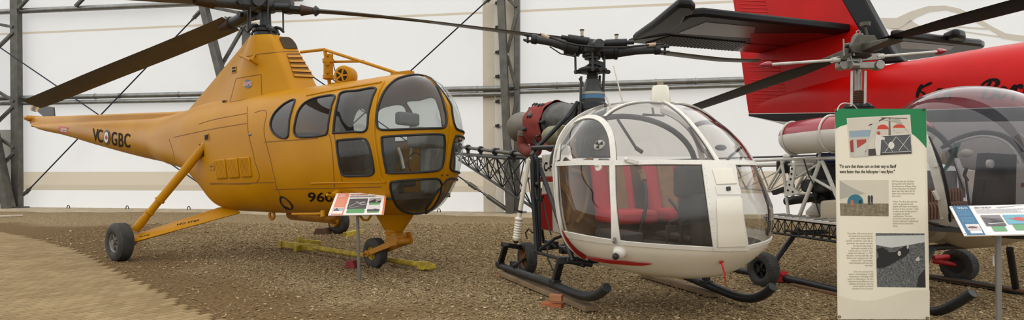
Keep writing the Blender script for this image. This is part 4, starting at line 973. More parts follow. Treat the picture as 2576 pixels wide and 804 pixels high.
# front blanked panel with hatch plates
def surf_panel(nm, P, m_, off, t, par, nx=10, ny=14, bevel=0, bv=None, label=None):
    """four-cornered plate that follows the surface: P = TL, TR, BR, BL px"""
    P = [np.array(p, float) for p in P]; top_ = []; bot_ = []; g = []
    for j in range(ny+1):
        for i in range(nx+1):
            s, r = i/nx, j/ny; q = P[0]*(1-s)*(1-r)+P[1]*s*(1-r)+P[2]*s*r+P[3]*(1-s)*r; g.append(q)
    a, nr = hits(bv or LB, g, off); mb = MB(); n_ = nx+1; o = mb.add([p+k*t for p, k in zip(a, nr)]+a, [])
    k = len(a)
    for j in range(ny):
        for i in range(nx):
            b = j*n_+i; mb.f.append((b, b+1, b+n_+1, b+n_)); mb.f.append((k+b, k+b+n_, k+b+n_+1, k+b+1)); mb.m += [0, 0]
    per = [i for i in range(nx)]+[j*n_+nx for j in range(ny)]+[ny*n_+i for i in range(nx, 0, -1)]+[j*n_ for j in range(ny, 0, -1)]
    for x, y in zip(per, per[1:]+per[:1]): mb.f.append((x, x+k, y+k, y)); mb.m.append(0)
    return part(nm, mb, m_, par, label, smooth=50, bevel=bevel)
pn = surf_panel('front_panel', [(1764, 410), (1847, 413), (1882, 628), (1794, 629)], WHP, .002, .012, lama)
hp_ = [(1792, 430), (1838, 427), (1850, 440), (1852, 458), (1842, 464), (1800, 465), (1790, 452)]
o = surf_panel('hatch_plate', [(1789, 428), (1838, 426), (1850, 464), (1800, 466)], CRM, .014, .008, pn, 8, 8, .006)
o = surf_panel('hatch_plate', [(1797, 470), (1857, 470), (1862, 492), (1802, 492)], WHP, .014, .005, pn, 6, 4, .003)
o = surf_panel('hatch_plate', [(1800, 502), (1862, 501), (1873, 617), (1803, 620)], CRM, .014, .007, pn, 8, 12, .005)
o = surf_panel('latch', [(1823, 473), (1832, 472), (1833, 481), (1824, 482)], BLK, .018, .012, pn, 2, 2)
mb = MB()
for k in range(12):
    for xa, xb in ((1770, 1800), (1853, 1876)):
        x = xa+(xb-xa)*k/11; y = 425+k*17.5; p, n_2 = hit(LB, x, y); mb.sphere(p+n_2*.014, .0045, 6, 4)
r_ = part('rivet_row', mb, WHP, pn); r_['kind'] = 'stuff'
p, n_2 = hit(LB, 1560, 632); mb = MB(); mb.lathe(p-n_2*.02, n_2, [(0, .06), (.03, .056), (.06, .045), (.07, .03)], 20); o = part('lamp_housing', mb, WHP, lama)
mb = MB(); q_ = p+n_2*.055+V((-.015, 0, -.005)); mb.sphere(q_, .028, 12, 8); part('lamp_lens', mb, BLK, o)
p, n_2 = hit(LB, 1577, 404); mb = MB(); mb.beam(p+n_2*.02, hit(LB, 1605, 411)[0]+n_2*.02, .03, .03); mb.sphere(p+n_2*.025, .02, 8, 6); part('door_handle', mb, WHP, lama)
p, n_2 = hit(LB, 1537, 272); mb = MB(); mb.beam(p, p+V((-.05, 0, .12)), .035, .012); part('vent_scoop', mb, WHP, lama)
p, n_2 = hit(LB, 1508, 365); mb = MB(); mb.lathe(p-n_2*.004, n_2, [(0, .052), (.012, .05), (.014, .044)], 24); sv = part('sliding_vent', mb, glass('vent_acrylic', (210, 210, 205), .5, (210, 206, 196)), lama)
mb = MB(); x_, y_, _ = basis(n_2)
for k in range(3):
    a0 = k*2.094; mb.prism([p+n_2*.013, p+n_2*.013+(x_*math.cos(a0)+y_*math.sin(a0))*.042, p+n_2*.013+(x_*math.cos(a0+.9)+y_*math.sin(a0+.9))*.042], n_2*.003)
part('vent_vane', mb, BLK, sv)
p, n_2 = hit(LB, 1506, 421); mb = MB(); mb.lathe(p, n_2, [(0, .035), (.01, .03)], 16); mb.sphere(p+n_2*.02+V((-.01, 0, .015)), .016, 8, 6); part('door_knob', mb, WHP, lama)
p, n_2 = hit(LB, 1548, 603); mb = MB(); mb.box(p+n_2*.015, (.02, .03, .05)); mb.sphere(p+n_2*.03, .012, 8, 6); part('door_latch', mb, RIM, lama)
# beacon and antennas on the roof
bq = Q.on(1661, 262, 0); zb = 1.93; mb = MB(); mb.lathe(V((bq.x, bq.y, zb)), ZUP, [(0, .098), (.02, .096), (.155, .077), (.165, .068)], 28); bc = part('beacon_base', mb, CRM, lama)
mb = MB(); mb.lathe(V((bq.x, bq.y, zb+.165)), ZUP, [(0, .03), (.03, .029), (.045, .022), (.052, .008)], 16); part('beacon_lamp', mb, glass('beacon_glass', (190, 176, 150), .5, (170, 150, 120)), bc)
mb = MB(); p = Q.on(1568, 262, .1); mb.tube([p, at(1543, 165, p.y)], [.009, .005], 8); part('whip_antenna', mb, CRM, lama)
# cabin inside
mb = MB(); mb.loft([l_ring(.62, 60, .93), l_ring(.66, 60, .93)]); part('cabin_floor', mb, DKIN, lama)
mb = MB(); zz = [.5, .7, .9, 1.1, 1.3, 1.36]; rings = []
for z in zz:
    w = interp(LT, z)[2]*.9; w = min(w, .82); rings.append([Q.w(.85, w, z), Q.w(.82, w, z), Q.w(.82, -w, z), Q.w(.85, -w, z)])
mb.loft(rings); part('rear_bulkhead', mb, mat('bulkhead_quilt', (98, 86, 70), .9, 0, .45, 5, rgb2=(128, 88, 40)), lama)
def seat(v0, w):
    mb = MB(); mb.box(Q.w(1.2, v0, .86), (.46, w, .13), (Q.h, Q.r, ZUP)); o = part('seat', mb, REDC, lama, bevel=.04)
    mb = MB(); tl = (ZUP*.97-Q.h*.24).normalized(); mb.box(Q.w(.96, v0, 1.13), (.1, w, .54), (tl.cross(Q.r)*-1, Q.r, tl)); bk = part('seat_back', mb, REDC, o, bevel=.045)
    mb = MB(); mb.box(Q.w(1.02, v0-.02, 1.12), (.04, w*.42, .5), (tl.cross(Q.r)*-1, Q.r, tl)); part('seat_cover', mb, TANC, o, bevel=.015)
    mb = MB(); mb.box(Q.w(1.1, v0, .73), (.36, w*.8, .14), (Q.h, Q.r, ZUP)); part('seat_base', mb, DKIN, o, bevel=.01)
seat(.30, .44); seat(-.28, .42)
mb = MB(); a = Q.w(1.42, .3, .68); mb.tube([a, Q.w(1.45, .24, .95), Q.w(1.4, .2, 1.1), Q.w(1.3, .16, 1.2)], .017, 8); st_ = part('control_stick', mb, BLK, lama)
mb = MB(); mb.tube([Q.w(1.3, .16, 1.2), Q.w(1.26, .15, 1.26), Q.w(1.25, .17, 1.3)], [.028, .03, .034], 10); part('stick_grip', mb, TANC, st_)
mb = MB(); mb.tube([Q.w(1.5, -.2, .66), Q.w(1.4, -.12, .95), Q.w(1.33, -.1, 1.02)], .015, 8); part('collective_lever', mb, BLK, lama)
mb = MB(); mb.box(Q.w(1.9, -.05, .86), (.34, .34, .46), (Q.h, Q.r, ZUP)); mb.box(Q.w(1.86, -.08, 1.2), (.14, .58, .3), (Q.h, Q.r, ZUP)); part('instrument_console', mb, DKIN, lama, bevel=.05)
for v0 in (.3, .16, -.3):
    mb = MB(); mb.tube([Q.w(1.85, v0, .68), Q.w(1.9, v0, .86), Q.w(1.9, v0-.09, .88)], .013, 8); mb.box(Q.w(1.92, v0, .8), (.03, .1, .06), (Q.h, Q.r, ZUP)); part('rudder_pedal', mb, DKP, lama)
mb = MB(); mb.box(Q.w(1.6, .62, .72), (.5, .2, .1), (Q.h, Q.r, ZUP)); mb.box(Q.w(1.7, -.1, .71), (.5, .5, .06), (Q.h, Q.r, ZUP)); part('floor_box', mb, DKP, lama, bevel=.02)
mb = MB(); mb.tube([at(1554, 300, 5.75), at(1600, 372, 5.6)], .014, 8); mb.tube([at(1600, 372, 5.6), at(1615, 382, 5.55)], .02, 8); mb.tube([Q.w(1.2, 0, 1.9), Q.w(1.22, 0, 1.84)], .012, 6); mb.tube([Q.w(1.22, -.12, 1.83), Q.w(1.22, .12, 1.83)], .012, 6); part('cabin_rod', mb, DKP, lama)
mb = MB(); rm = [Q.w(.75+.02*math.sin(t*2), .86*math.cos(t), 1.36+.5*math.sin(t)) for t in np.linspace(0, math.pi, 24)]; mb.tube(rm, .03, 8); part('rear_hoop', mb, DKIN, lama)
mb = MB(); mb.tube([Q.w(1.75, -.35, 1.3), Q.w(1.8, -.42, 1.42), Q.w(1.85, -.5, 1.5)], .014, 6); mb.sphere(Q.w(1.72, -.38, 1.5), .035, 10, 6, (1.6, .7, .8)); part('compass', mb, BLK, lama)
OCH = mat('ochre_duct', (138, 100, 48), .8, 0, .25, 6)
for P in ([(1452, 322), (1440, 352), (1446, 398)], [(1436, 428), (1466, 438), (1480, 475), (1470, 530), (1450, 560)], [(1418, 470), (1432, 500), (1428, 560)], [(1420, 400), (1445, 412), (1490, 400)]):
    mb = MB(); mb.tube([V(tuple(p)) for p in curve([Q.onu(x, y, .87) for x, y in P], 5)], .025, 8); part('bulkhead_duct', mb, OCH, lama)
# frame behind the cabin
NV = .72
def tubes(nm, segs, r, m_=BLKT, par=None, n=10, label=None):
    for s in segs:
        mb = MB(); mb.tube(s, r, n); part(nm, mb, m_, par or lama, label)
P_ = lambda x, y, v=NV: Q.on(x, y, v)
tubes('frame_tube', [[P_(1338, 388), P_(1342, 500), P_(1350, 632)], [P_(1347, 392, .6), P_(1380, 480, .66), P_(1415, 580, .72), P_(1442, 655, .7)], [P_(1352, 400, .3), P_(1354, 630, .3)], [P_(1345, 395, .62), P_(1352, 640, .62)], [P_(1353, 400, .66), P_(1358, 640, .66)], [P_(1340, 372), P_(1398, 370, .7)], [P_(1342, 380), P_(1372, 350, .6), P_(1425, 295, .4), P_(1452, 258, .2)], [P_(1336, 392), P_(1362, 360, .5)]], .026)
tubes('frame_tube', [[P_(1345, 632), P_(1400, 648), P_(1470, 668, .6)], [P_(1356, 600, .2), P_(1460, 640, .2)], [P_(1350, 460), P_(1360, 545, .3), P_(1368, 610, .2)], [P_(1350, 632), P_(1395, 600, .5), P_(1420, 590, .5)], [P_(1455, 258, .15), P_(1445, 300, .1)]], .018)
tubes('hose', [[P_(1300+40, 585), P_(1330, 575), P_(1322, 585), P_(1326, 600)], [P_(1376, 605, .5), P_(1378, 650, .55), P_(1392, 680, .6), P_(1402, 682, .6)], [P_(1345, 470), P_(1350, 500), P_(1362, 505, .6), P_(1368, 490, .6)], [P_(1365, 500, .6), P_(1375, 545, .62), P_(1386, 590, .62)]], .009, BLK)
for x, y, v, s in ((1348, 440, .5, .07), (1356, 480, .4, .08), (1345, 520, .5, .06), (1358, 560, .35, .08), (1390, 615, .3, .1), (1420, 628, .3, .09)):
    mb = MB(); mb.box(P_(x, y, v), (s, s*1.2, s*.9), (Q.h, Q.r, ZUP)); mb.cyl(P_(x-6, y-6, v+.05), P_(x+8, y+8, v), .02, 8); part('pump_fitting', mb, DKP2, lama, bevel=.006)
def uprism(P, u, t): return MB().prism([Q.onu(x, y, u) for x, y in P], -Q.h*t)
fu = -.22
pw = part('rear_side_panel', uprism([(1368, 388), (1400, 386), (1402, 444), (1366, 444)], fu, .06), CRM, lama, bevel=.01)
part('rear_side_panel', uprism([(1369, 457), (1402, 456), (1418, 590), (1362, 575)], fu, .06), CRM, lama, bevel=.01)
part('red_band', uprism([(1346, 445), (1402, 444), (1402, 456), (1346, 457)], fu, .06), REDP, lama)
part('red_side_block', uprism([(1363, 488), (1388, 486), (1391, 580), (1362, 574)], fu+.012, .06), REDP, lama, bevel=.006)
mb = MB(); text_px(mb, 'C-FTGB', (1368.5, 429), (1, 0), (0, -30), lambda x, y: Q.onu(x, y, fu+.006), bold=.03, fit=46); part('registration_letters', mb, BLKP, pw, smooth=0)
mb = MB(); mb.prism([P_(x, y, .55) for x, y in ((1322, 402), (1338, 388), (1340, 470), (1330, 440))], -Q.r*.02); part('gusset_plate', mb, CRM, lama)
mb = MB(); a, b_ = P_(1330, 400, .8), P_(1306, 545, .86); mb.tube([a, b_], .026, 14); mb.lathe(b_, P_(1299, 600, .88)-b_, [(0, .03), (.02, .05), (.04, .042)]+[(.05+.014*k, .046 if k % 2 else .036) for k in range(14)]+[(.25, .045), (.27, .03)], 18); sh = part('shock_strut', mb, CRM, lama)
mb = MB(); mb.tube([a.lerp(b_, .88), a.lerp(b_, .92)], .028, 14); mb.sphere(P_(1298, 606, .88), .03, 10, 6); part('strut_collar', mb, BLK, sh)
# skids, legs, ground handling wheel
def skid(P, v, par, nm='skid', r=.043):
    pts = [V(tuple(p)) for p in curve([Q.on(x, y, v) for x, y in P], 6)]; mb = MB(); mb.tube(pts, r, 16); return part(nm, mb, BLKT, par, bevel=.004)
SK = [(1256, 667), (1320, 690), (1390, 714), (1450, 738), (1482, 745), (1507, 738), (1527, 722)]
sk = skid(SK, .77, lama)
pts = [Q.l(Q.on(x, y, .77)) for x, y in SK]
P2 = [Q.w(p.x, -.75, p.z) for p in pts]
mb = MB(); pf = [Q.on(x, y, -.75) for x, y in ((1600, 655), (1690, 680), (1745, 702), (1800, 724), (1856, 745), (1894, 749), (1924, 738), (1944, 720))]
mb.tube([V(tuple(p)) for p in curve(pf, 6)], .043, 16); sk2 = part('skid', mb, BLKT, lama, bevel=.004)
for (a, b_) in ((P_(1396, 710, .77), P_(1411, 652, .77)), (P_(1258, 664, .77), P_(1273, 614, .77)), (Q.on(1776, 712, -.75), Q.on(1776, 672, -.75))):
    mb = MB(); mb.beam(a, b_, .07, .055, Q.h); mb.beam(a-Q.h*.06, a+Q.h*.06, .09, .07); part('skid_leg', mb, BLKT, lama, bevel=.008)
mb = MB(); mb.beam(P_(1402, 654, .8), Q.w(1.0, .0, .42), .07, .07); mb.beam(Q.w(1.0, 0, .42), Q.on(1776, 678, -.75), .07, .07); mb.tube([P_(1425, 655, .75), P_(1490, 664, .5)], .03, 12); part('cross_tube', mb, BLKT, lama, bevel=.006)
mb = MB(); mb.beam(P_(1263, 614, .8), P_(1345, 626, .3), .06, .06); mb.tube([P_(1345, 626, .3), Q.w(-.5, -.7, .42)], .03, 10); part('cross_tube', mb, BLKT, lama, bevel=.006)
wc = gnd(1326, 688); wc.z = .2; wh = wheel(lama, wc, Q.r, .2, .13, .115, rm=mat('wheel_rust_orange', (138, 88, 44), .7, .1, .4, 12), tread=True, spokes=5, name='handling_wheel')
mb = MB(); mb.box(P_(1293, 668, .72), (.12, .07, .11), (Q.h, Q.r, ZUP)); mb.cyl(P_(1290, 668, .8), wc, .02, 8); part('wheel_bracket', mb, BLKT, lama, bevel=.006)
# engine
ex = Q.on(1345, 318, 0); e2 = Q.on(1440, 305, 0); EA = (ex-e2).normalized()
def eng(x, y, v=0): return Q.on(x, y, v)
mb = MB(); l_ = (ex-e2).length
mb.lathe(e2, EA, [(-.15, .14), (0, .17), (.1, .23), (.3, .25), (.32, .27), (.36, .27), (.38, .25), (l_*.62, .26), (l_*.64, .285), (l_*.72, .285), (l_*.74, .25), (l_, .2), (l_+.05, .14)], 32); en = part('turbine_engine', mb, mat('engine_grey', (88, 86, 80), .5, .4, .35, 16), lama)
mb = MB(); c0 = eng(1342, 316); mb.lathe(c0, EA, [(0, .12), (.1, .13), (.2, .17), (.42, .23), (.5, .225), (.53, .2)], 28); part('exhaust_cone', mb, mat('exhaust_grey', (128, 122, 110), .75, .2, .25, 8), en)
mb = MB(); c0 = eng(1400, 340, .28)
mb.lathe(c0, EA, [(-.22, .1), (-.2, .115)]+[(-.18+.035*k, .12 if k % 2 else .108) for k in range(11)]+[(.22, .1)], 22); part('air_cylinder', mb, mat('olive_metal', (142, 136, 106), .55, .3, .25, 14), en)
for k in range(16):
    mb = MB(); t = k/16; an = k*2.4; x_, y_, _ = basis(EA); c = e2+EA*(.25+l_*.7*((k*7) % 16)/16); d_ = x_*math.cos(an)+y_*math.sin(an); mb.tube([c+d_*.27, c+d_*.32+EA*.05, c+d_*.3+EA*.14], .012, 6); mb.sphere(c+d_*.29, .035, 8, 5); part('fuel_pipe', mb, DKP2, en)
mb = MB(); mb.box(eng(1346, 283, .05), (.18, .1, .14)); mb.sphere(eng(1358, 276, .05), .05, 8, 6)
part('fuel_control', mb, DKP2, en)
tubes('engine_hose', [[eng(1331, 300, .1), eng(1328, 285, .1), eng(1338, 277, .1), eng(1346, 280, .1)], [eng(1330, 325, .2), eng(1334, 350, .2), eng(1345, 358, .2), eng(1352, 372, .3)], [eng(1338, 300, .2), eng(1340, 340, .22), eng(1352, 362, .25), eng(1350, 380, .3)], [eng(1345, 270, .1), eng(1362, 264, .1), eng(1374, 270, .1)]], .012, BLK, en, 6)
mb = MB(); mb.tube([eng(1317, 333, .1), eng(1315, 352, .1), eng(1316, 372, .1), eng(1330, 382, .1), eng(1350, 378, .1)], [.08, .085, .09, .085, .08], 16); du = part('exhaust_duct', mb, mat('red_brown_sleeve', (134, 60, 46), .8, 0, .25, 8), en)
mb = MB(); mb.tube([eng(1318, 330, .1), eng(1317, 340, .1)], .088, 16); part('duct_collar', mb, mat('exhaust_grey', (128, 122, 110)), du)
mb = MB(); mb.tube([eng(1385, 372, .2), eng(1372, 366, .2), eng(1372, 352, .2)], .05, 12); part('intake_duct', mb, mat('red_brown_sleeve', (1, 1, 1)), en)
# red cloth over the engine
x_, y_, _ = basis(EA); mb = MB(); rings = []
upv = (ZUP-EA*EA.z).normalized(); sdv = EA.cross(upv)
if sdv.dot(Q.r) < 0: sdv = -sdv
for i in range(21):
    t = i/20; c = e2+EA*(l_*(.30+.5*t)); ring = []
    for j in range(25):
        an = R(-75+ (210+25*math.sin(t*2.5))*j/24); rad = .292+.008*math.sin(9*an+3*t)+.006*math.sin(17*t+4*an)
        if j > 19: rad += .004*(j-19)
        ring.append(c+upv*(rad*math.cos(an))+sdv*(rad*math.sin(an)))
    rings.append(ring)
mb.loft(rings, False, False, closed=False)
cl = solo('engine_cover', mb, mat('red_canvas', (142, 48, 38), .9, 0, .22, 5, .4, 18), 'red canvas cover draped over the turbine engine behind the white cabin', 'cover', smooth=60)
s_ = cl.modifiers.new('Solid', 'SOLIDIFY'); s_.thickness = .006
# rotor mast and head (blades removed)
zy = lambda y: EYE+(HY-y)/FPX*6.9
MX, MY = Q.o.x, Q.o.y; kx = 6.9/FPX
mb = MB(); B0 = V((MX, MY, 0)); pr = [(268, 32), (250, 32), (249, 29), (238, 29), (237, 31), (232, 28), (222, 24), (212, 20), (204, 17), (200, 17), (199, 13), (194, 15), (190, 13), (187, 15), (186, 11), (165, 11), (160, 9), (150, 9), (149, 20), (144, 20), (142, 24), (138, 24), (130, 22)]
mb.lathe(V((MX, MY, zy(268))), ZUP, [(zy(y)-zy(268), w*kx) for y, w in pr], 28); ms_ = part('rotor_mast', mb, DKP, lama)
mb = MB(); mb.lathe(V((MX, MY, zy(251))), ZUP, [(0, 31*kx), (zy(240)-zy(251), 31*kx)], 28); part('mast_band', mb, mat('mast_blue', (74, 120, 156), .5, 0, .2), ms_)
mb = MB(); mb.lathe(V((MX, MY, zy(239))), ZUP, [(0, 31.5*kx), (zy(233)-zy(239), 31.5*kx)], 28); part('mast_ring', mb, mat('mast_pale', (176, 170, 158), .5, .3, .2), ms_)
mb = MB(); mb.lathe(V((MX, MY, zy(276))), ZUP, [(0, .17), (.06, .17), (.1, .13), (.16, .12)], 24); mb.lathe(V((MX, MY, 1.45)), ZUP, [(0, .22), (zy(276)-1.45, .16)], 20); part('gearbox', mb, DKP2, lama)
for k in range(14):
    pass
mb = MB(); mb.lathe(V((MX, MY, zy(184))), ZUP, [(0, .12), (.01, .165), (.03, .175), (.05, .165), (.075, .1), (.1, .06)], 28)
for dg in (175, 5, 265, 85): d_ = V((math.cos(R(dg)), math.sin(R(dg)), 0)); b0 = V((MX, MY, zy(180))); mb.beam(b0+d_*.12, b0+d_*.19, .05, .04); mb.sphere(b0+d_*.19, .025, 8, 5)
part('swashplate', mb, DKP2, lama)
mb = MB(); mb.lathe(V((MX, MY, zy(138))), ZUP, [(0, .08), (.02, .13), (.09, .14), (.13, .12), (.15, .07)], 26); mb.cyl(V((MX, MY-.17, zy(124))), V((MX, MY-.05, zy(124))), .08, 20); mb.cyl(V((MX, MY-.19, zy(124))), V((MX, MY-.16, zy(124))), .03, 10)
mb.torus(V((MX, MY, zy(140))), ZUP, .1, .02, 24, 8); part('rotor_hub', mb, DKP, lama, bevel=.004)
def arm_(P, rr, nm='rotor_arm'):
    mb = MB(); pts = [at(x, y, 6.9+dy) for x, y, dy in P]; mb.tube(pts, rr, 16); return part(nm, mb, DKP, lama), pts
for P, sg in (([(1466, 120, 0), (1440, 119, .02), (1415, 112, .04), (1385, 105, .06), (1348, 99, .1)], -1), ([(1508, 126, 0), (1535, 129, 0), (1560, 130, -.02), (1600, 127, -.05), (1650, 125, -.08)], 1)):
    o, pts = arm_(P, [.07, .085, .062, .048, .045]); e_ = pts[-1]; d_ = (pts[-1]-pts[-2]).normalized(); s_ = d_.cross(ZUP)
    mb = MB(); mb.lathe(e_-d_*.02, d_, [(0, .048), (.01, .058), (.06, .058), (.07, .05)], 16)
    for sz_ in (.032, -.032): mb.box(e_+d_*.1+ZUP*sz_, (.1, .07, .022), (d_, s_, ZUP))
    mb.cyl(e_+d_*.1-ZUP*.06, e_+d_*.1+ZUP*.06, .014, 8); part('blade_fork', mb, DKP2, o, bevel=.004)
    mb = MB(); mb.lathe(pts[1]-d_*.1, d_, [(0, .07), (.01, .095), (.03, .095), (.05, .09), (.14, .09), (.15, .098), (.18, .098), (.19, .07)], 18); part('hinge_collar', mb, DKP2, o)
    mb = MB(); a = at(1455 if sg < 0 else 1550, 100 if sg < 0 else 108, 6.8); mb.cyl(a-s_*.0-d_*.12*1, a+d_*.12, .045, 14); mb.cyl(a+d_*.12, a+d_*.2, .025, 10); mb.cyl(a-d_*.16, a-d_*.12, .035, 10); part('drag_damper', mb, DKP2, o)
    mb = MB(); c = at(1464 if sg < 0 else 1551, 92 if sg < 0 else 104, 6.8); mb.cyl(c, c+ZUP*.07, .018, 10); po = part('oil_pot', mb, mat('oil_amber', (176, 160, 130), .3, 0, .1), o)
    mb = MB(); mb.cyl(c+ZUP*.07, c+ZUP*.08, .026, 12); part('pot_cap', mb, DKP2, po); mb = MB(); mb.cyl(c-ZUP*.03, c+ZUP*.005, .024, 12); part('pot_base', mb, DKP2, po)
mb = MB(); d_ = V((.1, -1, 0)).normalized(); b0 = V((MX, MY, zy(126))); mb.tube([b0+d_*.08, b0+d_*.24, b0+d_*.34], [.08, .075, .055], 14); part('rotor_arm', mb, DKP, lama)
mb = MB(); mb.tube([V(tuple(p)) for p in curve([at(1358, 86, 6.8), at(1385, 94, 6.78), at(1440, 111, 6.62), at(1500, 118, 6.55), at(1560, 119, 6.62), at(1620, 114, 6.75), at(1668, 110, 6.8)], 5)], .012, 8); cbl = part('spacing_cable', mb, BLK, lama)
for x0, y0, x1, y1 in ((1363, 87, 1381, 95), (1627, 114, 1650, 111)):
    mb = MB(); mb.tube([at(x0, y0, 6.78), at(x1, y1, 6.76)], .02, 8); part('cable_end', mb, mat('pale_wood_grip', (196, 170, 140), .7), cbl)
tubes('pitch_link', [[at(1447, 134, 6.85), at(1448, 186, 6.85)], [at(1520, 134, 6.85), at(1521, 182, 6.85)], [at(1491, 130, 6.7), at(1491, 178, 6.7)]], .013, DKP)
tubes('control_rod', [[at(1462, 192, 6.8), at(1460, 292, 6.8)], [at(1509, 190, 6.95), at(1507, 225, 6.95)], [at(1519, 184, 6.85), at(1516, 262, 6.85)], [at(1458, 196, 6.8), at(1466, 212, 6.8)]], .015, DKP)
mb = MB(); mb.tube([at(1383, 117, 6.85), at(1410, 135, 6.8), at(1446, 142, 6.82)], .008, 6); part('hub_hose', mb, BLK, lama)
mb = MB(); mb.beam(at(1497, 156, 6.75), at(1520, 164, 6.75), .04, .05); mb.beam(at(1520, 164, 6.75), at(1508, 177, 6.75), .03, .04); part('scissor_link', mb, DKP2, lama)
# tail boom lattice
ua, ub = Q.lon(1335, 430, 0).x, Q.lon(1150, 380, 0).x
def zpl(px, y): return Q.lon(px, y, 0)
c_top0, c_top1 = zpl(1322, 399), zpl(1152, 386); c_bot0, c_bot1 = zpl(1340, 521), zpl(1155, 402)
tb_ = [(Q.w(c_top0.x, s*.27, c_top0.z), Q.w(c_top1.x, s*.08, c_top1.z)) for s in (1, -1)]
bo = (Q.w(c_bot0.x, 0, c_bot0.z), Q.w(c_bot1.x, 0, c_bot1.z))
bm_ = tb_[0]; mbm = MB()
for a, b_ in tb_+[bo]: mbm.tube([a, b_], .022, 8)
boom = part('tail_boom', mbm, BLKT, lama)
N_ = 6
for k in range(N_):
    t0, t1 = k/N_, (k+1)/N_
    for a, b_ in tb_:
        mb = MB(); mb.tube([a.lerp(b_, t0), bo[0].lerp(bo[1], t0)], .011, 6); mb.tube([a.lerp(b_, t0), bo[0].lerp(bo[1], t1)], .010, 6); mb.tube([a.lerp(b_, t1), bo[0].lerp(bo[1], t0)], .009, 6); part('boom_lattice', mb, BLKT, boom)
    mb = MB(); mb.tube([tb_[0][0].lerp(tb_[0][1], t0), tb_[1][0].lerp(tb_[1][1], t0)], .012, 6); part('boom_crossbar', mb, BLKT, boom)
mb = MB(); s0, s1 = zpl(1318, 389), zpl(1152, 368); A_, B_ = Q.w(s0.x, 0, s0.z), Q.w(s1.x, 0, s1.z); mb.tube([A_, B_], .03, 10); sh_ = part('tail_drive_shaft', mb, mat('shaft_grey', (98, 96, 92), .4, .5, .2), boom)
for t in (.12, .36, .58, .8, .97):
    mb = MB(); c = A_.lerp(B_, t); mb.lathe(c-(B_-A_).normalized()*.05, B_-A_, [(0, .05), (.02, .06), (.08, .06), (.1, .05)], 14); mb.beam(c-V((0, 0, .14)), c, .05, .06, Q.h); part('shaft_bearing', mb, BLKT, sh_)
mb = MB(); mb.sphere(B_-Q.h*.1, .12, 14, 8, (1.3, 1, 1), (Q.h, Q.r, ZUP)); mb.cyl(B_-Q.h*.1, B_-Q.h*.1+Q.r*.25, .05, 12); part('tail_gearbox', mb, DKP, boom)
# red streamer, planks, bricks
p, n_2 = hit(LB, 1813, 655); mb = MB(); mb.tube([p+n_2*.012, at(1818, 670, p.y-.03), at(1824, 690, p.y-.02), at(1825, 719, p.y)], [.008, .008, .007, .005], 8); mb.torus(p+n_2*.015, n_2, .014, .005, 14, 6)
solo('red_streamer', mb, mat('red_ribbon', (196, 38, 36), .7), 'thin red streamer hanging from the white nose underside', 'streamer')
WOOD = mat('weathered_wood', (136, 112, 82), .85, 0, .3, 4, .4, 30, rgb2=(104, 84, 60)); BRK = mat('orange_brick', (182, 104, 62), .85, 0, .25, 12)
def plank(nm, x0, y0, x1, y1, fr, v, w, th, lab, z0=.015, m_=WOOD, cat='plank'):
    a = gnd(x0, y0, z0); b_ = gnd(x1, y1, z0); mb = MB(); mb.beam(a+V((0, 0, th/2)), b_+V((0, 0, th/2)), w, th); return solo(nm, mb, m_, lab, cat, bevel=.004)
lu = [Q.l(gnd(x, y, .03)) for x, y in ((1248, 688), (1452, 783))]
mb = MB(); mb.beam(Q.w(lu[0].x, .8, .038), Q.w(lu[1].x-.02, .72, .038), .15, .045); solo('wooden_plank', mb, WOOD, 'long weathered plank under the near skid of the white helicopter', 'plank', bevel=.004)
lu = [Q.l(gnd(x, y, .03)) for x, y in ((1650, 690), (1806, 742))]
mb = MB(); mb.beam(Q.w(lu[0].x, -.78, .038), Q.w(lu[1].x, -.76, .038), .14, .045); solo('wooden_plank', mb, WOOD, 'plank under the far skid of the white helicopter below its rounded belly', 'plank', bevel=.004)
b0 = gnd(1390, 771, .0); mb = MB(); mb.box(b0+V((.0, .03, .045-.04)), (.2, .095, .06), (V((.93, -.36, 0)), V((.36, .93, 0)), ZUP)); solo('brick', mb, BRK, 'orange brick lying against the plank edge under the near skid', 'brick', bevel=.004)
b0 = gnd(1399, 757, .06); mb = MB(); mb.box(b0+V((0, 0, .035)), (.12, .07, .06), (V((.93, -.36, 0)), V((.36, .93, 0)), ZUP)); solo('wood_block', mb, mat('fresh_wood', (172, 116, 76), .8, 0, .2, 8), 'small reddish wood block wedged on the plank beside the near skid', 'block', bevel=.003)
b0 = gnd(1252, 697, .0); mb = MB(); mb.box(b0+V((.03, .08, .008)), (.16, .1, .03), (V((.36, -.93, 0)), V((.93, .36, 0)), ZUP)); solo('wood_block', mb, mat('fresh_wood', (1, 1, 1)), 'flat wood block under the rear end of the near plank', 'block', bevel=.003)
# =============== bubble helicopter at right ===============
B = Fr(4.1, 7.06, 69)
WTUBE = mat('white_tube_paint', (206, 202, 192), .5, 0, .2, 10)
ALU = mat('aluminium', (150, 146, 138), .35, .8, .2, 14)
OLV = mat('hub_olive_grey', (88, 84, 72), .5, .4, .3, 16)
HULLC = mat('cream_grey_paint', (176, 164, 142), .4, 0, .12, 3, coat=.2)
MRN = mat('maroon_paint', (150, 16, 36), .3, 0, .12, 3, coat=.3)
TNKW = mat('tank_white', (214, 208, 198), .4, 0, .1, 4, coat=.2)
BBL = mat('bell_blade_black', (24, 21, 20), .55, 0, .25, 3, spec=.15)
GLB = glass('bubble_plexiglass', (214, 214, 219), .11, (146, 146, 156))
bell = thing('helicopter', B.w(0, 0, 0), 'bubble-canopy helicopter with white tube frame and maroon and white tanks beside the banner', 'helicopter')
